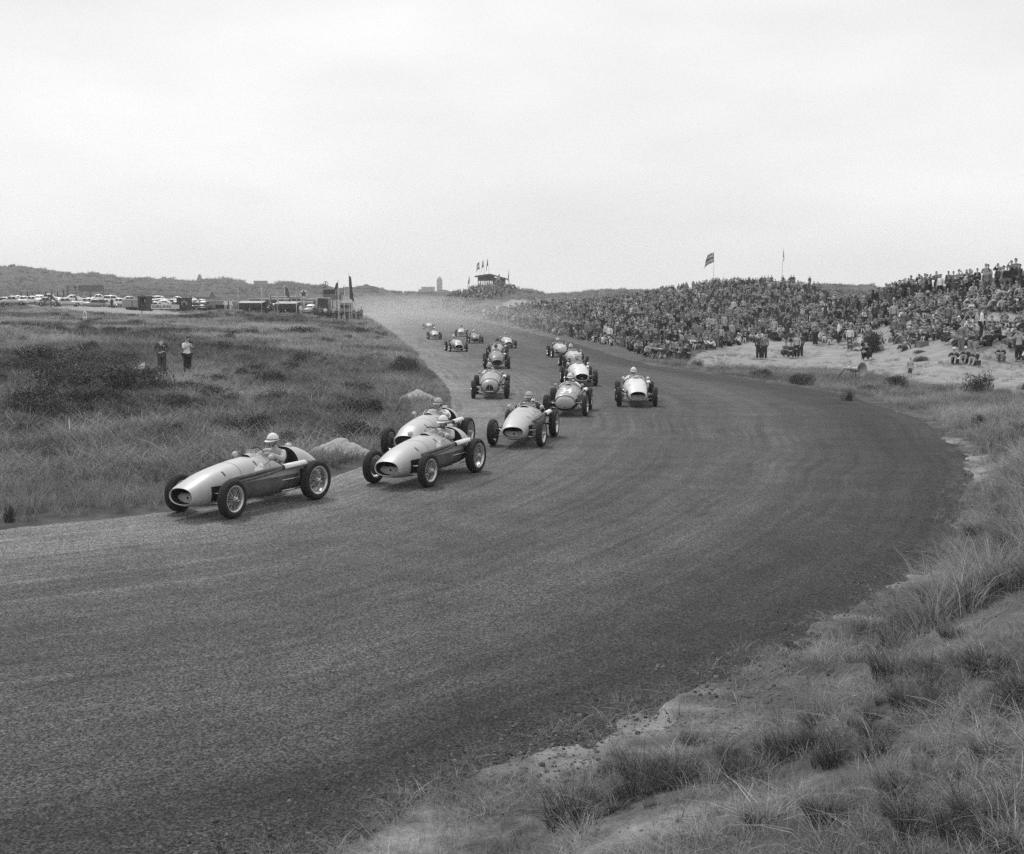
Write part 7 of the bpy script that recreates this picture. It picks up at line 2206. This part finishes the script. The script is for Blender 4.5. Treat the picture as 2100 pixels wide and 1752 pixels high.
# paddock flagpoles
for (px, base, top, Y, W, H, pat, lim, side, lab) in ((717, 674, 563, 116, 1.25, 4.0, plain('dark'), .75, 1, 'tall white flagpole with a long dark flag standing alone in the meadow'),
        (694.5, 650, 577, 150, 1.1, 1.5, plain('dark'), .55, -1, 'white flagpole with dark triangular hanging flag left of the tall one'), (706.5, 652, 586, 148, 1.0, 1.8, lambda u, v: 'white' if .5 < u < .75 and v > .25 else 'dark', .95, -1, 'short white flagpole with dark flag and pale stripe next to the tall one'),
        (489, 641, 593, 172, .9, 1.6, plain('pale'), 1.0, 1, 'flagpole with faded pale flag at the left awning'), (537, 640, 588, 172, 1.1, 2.0, plain('pale'), .95, 1, 'flagpole with pale hanging flag between the awnings'),
        (554, 640, 603, 174, 1.2, 1.6, plain('dark'), .9, 1, 'flagpole with short dark flag above the pale-roofed saloon'), (569, 640, 600, 174, 1.0, 2.0, bars('pale', 'dark', 'pale'), 1.0, 1, 'flagpole with striped flag at the right awning'),
        (585, 640, 587, 178, 1.6, 2.4, plain('dark'), .55, 1, 'flagpole with the big dark flag over the right awning'), (608, 640, 601, 174, 1.0, 2.0, bars('dark', 'pale'), 1.0, 1, 'flagpole with half dark half pale flag before the star sign'),
        (386, 636, 609, 180, .7, 1.3, plain('white'), 1.1, -1, 'small pole with white pennant at the dark arched stand'), (413, 600, 562, 520, 1.6, 4.2, plain('mid'), 1.2, 1, 'distant flag mast right of the church tower'),
        (758, 604, 585, 620, 1.2, 2.5, plain('mid'), 1.3, 1, 'thin distant mast at the right of the arched hall'), (795, 606, 594, 800, 1.6, 3, plain('dark'), 1.2, 1, 'distant dark pole among the town roofs'), (841, 606, 596, 800, 1.2, 3, plain('dark'), 1.2, 1, 'second distant dark pole nearer the hotel')):
    k = .55 if Y < 300 else 1
    flagpole(px, base, top, Y, W * k * 1.25, H * k, pat, lab, lim, side, int(px), r=.04 if Y < 140 else .045 if Y < 300 else .12)

# marker post in the meadow
g = ghit(175, 668); s = g.y / FPX
o = empty('marker_post', g, .1); tag(o, 'white pointed marker post with dark bands standing in the meadow', 'marker post')
w, h = 7 * s, 30 * s
bm = bmesh.new()
out = [(-w / 2, 0), (w / 2, 0), (w / 2, h * .66)] + [(w / 2 * math.cos(a) ** .8, h * .66 + h * .34 * math.sin(a)) for a in np.linspace(.2, math.pi / 2, 6)] + [(-w / 2 * math.cos(a) ** .8, h * .66 + h * .34 * math.sin(a)) for a in np.linspace(math.pi / 2 - .25, .2, 5)] + [(-w / 2, h * .66)]
f_ = [bm.verts.new((x, -.06, z)) for x, z in out]; b_ = [bm.verts.new((x, .06, z)) for x, z in out]
bm.faces.new(f_); bm.faces.new(b_[::-1])
for k in range(len(out)): bm.faces.new((f_[k], f_[(k + 1) % len(out)], b_[(k + 1) % len(out)], b_[k]))
obj('board', bm, M_white, o, smooth=False)
for z in (.12, .30, .46):
    bm = bmesh.new(); box(bm, 0, -.07, h * z, w * .78, .03, h * .045); obj('band', bm, M_black, o, smooth=False)
for sgn in (-1, 1):
    bm = bmesh.new(); v = [bm.verts.new(p) for p in ((sgn * w * .40, -.075, h * .62), (sgn * w * .16, -.075, h * .62), (0.0, -.075, h * .86), (0.0, -.075, h * .93))]; bm.faces.new(v); obj('chevron', bm, M_black, o, smooth=False)
# fence posts behind the car park, thin stake by the sand strip
for k, px in enumerate((44, 57, 67, 81, 94, 107, 119, 131, 140, 186, 223)):
    g = at(px, 619 if px < 150 else 621, 224)
    if k == 0: bm = bmesh.new(); box(bm, 0, 0, .7, .16, .16, 2.2); post0 = obj('fence_post', bm, M_timber, None, smooth=False); q = post0
    else: q = post0.copy(); C.objects.link(q)
    q.location = (g.x, 224, hz(g.x, 224)); tag(q, 'dark wooden fence post in the row behind the parked cars', 'fence post', 'fence posts behind the car park')
g = ghit(291, 646)
bm = bmesh.new(); tube(bm, [(0, 0, -.2), (.02, 0, 1.5)], .05, 5); q = obj('stake', bm, M_timber); q.location = g; tag(q, 'thin dark stake at the edge of the pale sand strip', 'stake')
# trestle of dark beams before the white cars
g = at(105, 631, 180)
o = empty('trestle', (g.x, 180, hz(g.x, 180))); tag(o, 'dark timber trestle with two slanting beams before the white cars', 'trestle')
for (a, b) in (((-1.7, 0, 0), (-.1, 0, 1.9)), ((1.7, 0, 0), (.1, 0, 1.9)), ((0, 0, 0), (0, 0, 2.1))):
    bm = bmesh.new(); tube(bm, [a, b], .09, 5); obj('beam', bm, M_timber, o)
# pale cafe roof and canvas windbreak on the slope
house(400, 428, 597.5, 258, 'low cafe with a pale pitched roof on the slope behind the paddock', 'gable', 1, 'cafe_hut', None, 'huts on the slope')
bm = bmesh.new(); box(bm, 0, 0, .7, 6.2, .15, 2.0); q = obj('windbreak', bm, grey('windbreak_canvas', .12, .9, .1), None, smooth=False); g = at(188, 604, 300); q.location = (g.x, 300, hz(g.x, 300)); tag(q, 'dark canvas windbreak on the slope beside the small group', 'windbreak')
# small figures in the paddock and on the slopes
def far_person(px, py, Y, top, bottom, pose, label, head='bareheaded', grp='people in the paddock', dz=0.0):
    g = at(px, py, Y)
    place_person(pose, (g.x, Y, hz(g.x, Y) + dz), rnd.uniform(-1.2, 1.2), top, bottom, head, label, grp)
for (px, lab, t) in ((140, 'leftmost dark figure of the group on the slope above the car park', 'dark'), (155, 'second dark figure of the group on the slope above the car park', 'black'), (162, 'pale-topped figure of the group on the slope', 'mid grey'), (168, 'stout dark figure beside the windbreak group', 'black'), (177, 'dark figure nearest the windbreak', 'dark')):
    far_person(px, 594, 318, t, 'black', 'standing', lab)
for (px, Y, t, b, lab) in ((5, 190, 'black', 'black', 'dark-coated man at the left border by the parked cars'), (12, 190, 'dark', 'black', 'second dark man at the left border by the parked cars'), (20, 191, 'black', 'dark', 'third dark man beside the leftmost pale saloon'), (157, 200, 'black', 'dark', 'person in black with raised arms among the white cars'),
        (230, 186, 'black', 'black', 'dark-clad person left of the white windowed estate car'), (266, 190, 'dark', 'pale grey', 'person standing behind the grey box van'), (298, 177, 'black', 'black', 'dark person leaning in the tall dark hut'), (378, 177, 'black', 'black', 'dark person inside the arched stand'),
        (463, 176, 'white', 'pale grey', 'left of the two white-clad people by the grey van'), (474, 176, 'white', 'white', 'right of the two white-clad people by the grey van'), (556, 172, 'dark', 'black', 'person under the short dark flag'),
        (617, 172, 'white', 'pale grey', 'person in white under the star sign'), (645, 170, 'dark', 'black', 'dark person right of the pale-roofed car'), (650, 171, 'pale grey', 'mid grey', 'pale-coated person in the paddock throng'),
        (656, 170, 'mid grey', 'dark', 'grey-coated person in the paddock throng'), (661, 168, 'black', 'black', 'black-clad person at the front of the paddock throng'), (667, 170, 'white', 'dark', 'white-shirted person in the paddock throng'),
        (672, 171, 'dark', 'dark', 'dark-coated person under the ring sign mast'), (678, 168, 'dark', 'black', 'dark person at the foot of the advertising stand'), (684, 170, 'pale grey', 'dark', 'pale-coated person under the balcony'),
        (690, 168, 'black', 'black', 'black-clad person beside the pole with the triangular flag'), (700, 171, 'mid grey', 'black', 'grey-coated person between the two white flagpoles'), (712, 170, 'dark', 'dark', 'dark person just left of the tall flagpole foot'),
        (726, 176, 'mid grey', 'dark', 'person at the dusty road corner right of the tall flagpole'), (735, 178, 'dark', 'black', 'dark marshal at the dusty inner road edge'), (741, 182, 'mid grey', 'dark', 'last person by the dusty inner road edge')):
    far_person(px, 640, Y, t, b, rnd.choice(['standing', 'standing in a long coat', 'standing arms folded']), lab)
# ------------------------------------------------------------------ air: thin haze over everything, dust hanging over the straight
def vol_mat(name, dens, tone):
    m = bpy.data.materials.new(name); m.use_nodes = True
    n, l = m.node_tree.nodes, m.node_tree.links
    n.remove(n['Principled BSDF'])
    v = n.new('ShaderNodeVolumePrincipled'); v.inputs['Density'].default_value = dens; v.inputs['Color'].default_value = (tone, tone, tone, 1); v.inputs['Anisotropy'].default_value = 0.2
    l.new(v.outputs[0], n['Material Output'].inputs['Volume'])
    return m
bm = bmesh.new()
zlo = float(GZ.min()) - 1.0
zhi = max(75.0, float(GZ.max()) + 5)
box(bm, 0, 1350, (zlo + zhi) / 2, 9400, 2720, zhi - zlo)
o = obj('haze', bm, vol_mat('haze_air', 0.00034, 0.99), None, smooth=False); tag(o, kind='stuff')
def dust(px, py, Y, w, d, h, dens):
    g = at(px, py, Y)
    bm = bmesh.new(); bmesh.ops.create_icosphere(bm, subdivisions=4, radius=1.0)
    for v in bm.verts:
        k = 1 + .22 * (float(fbm(np.array([v.co.x * 1.6 + px]), np.array([v.co.y * 1.6 + v.co.z * 1.3]), 7)[0]) - .5)
        v.co = Vector((v.co.x * w * k, v.co.y * d * k, v.co.z * h * k))
    o = obj('dust_cloud', bm, vol_mat(f'dust_{px}', dens, 0.95)); o.location = (g.x, Y, max(float(zroad(Y)), hz(g.x, Y)) + h * .25); o.rotation_euler = (0, 0, .35)
    tag(o, 'pale dust drifting over the straight behind the last cars', 'dust cloud', 'dust clouds over the straight', 'stuff')
dust(835, 645, 255, 24, 62, 4.2, 0.0034)
dust(905, 655, 185, 16, 40, 3.6, 0.0038)
dust(770, 635, 330, 28, 50, 5.0, 0.0026)
dust(965, 668, 140, 14, 26, 2.6, 0.0035)
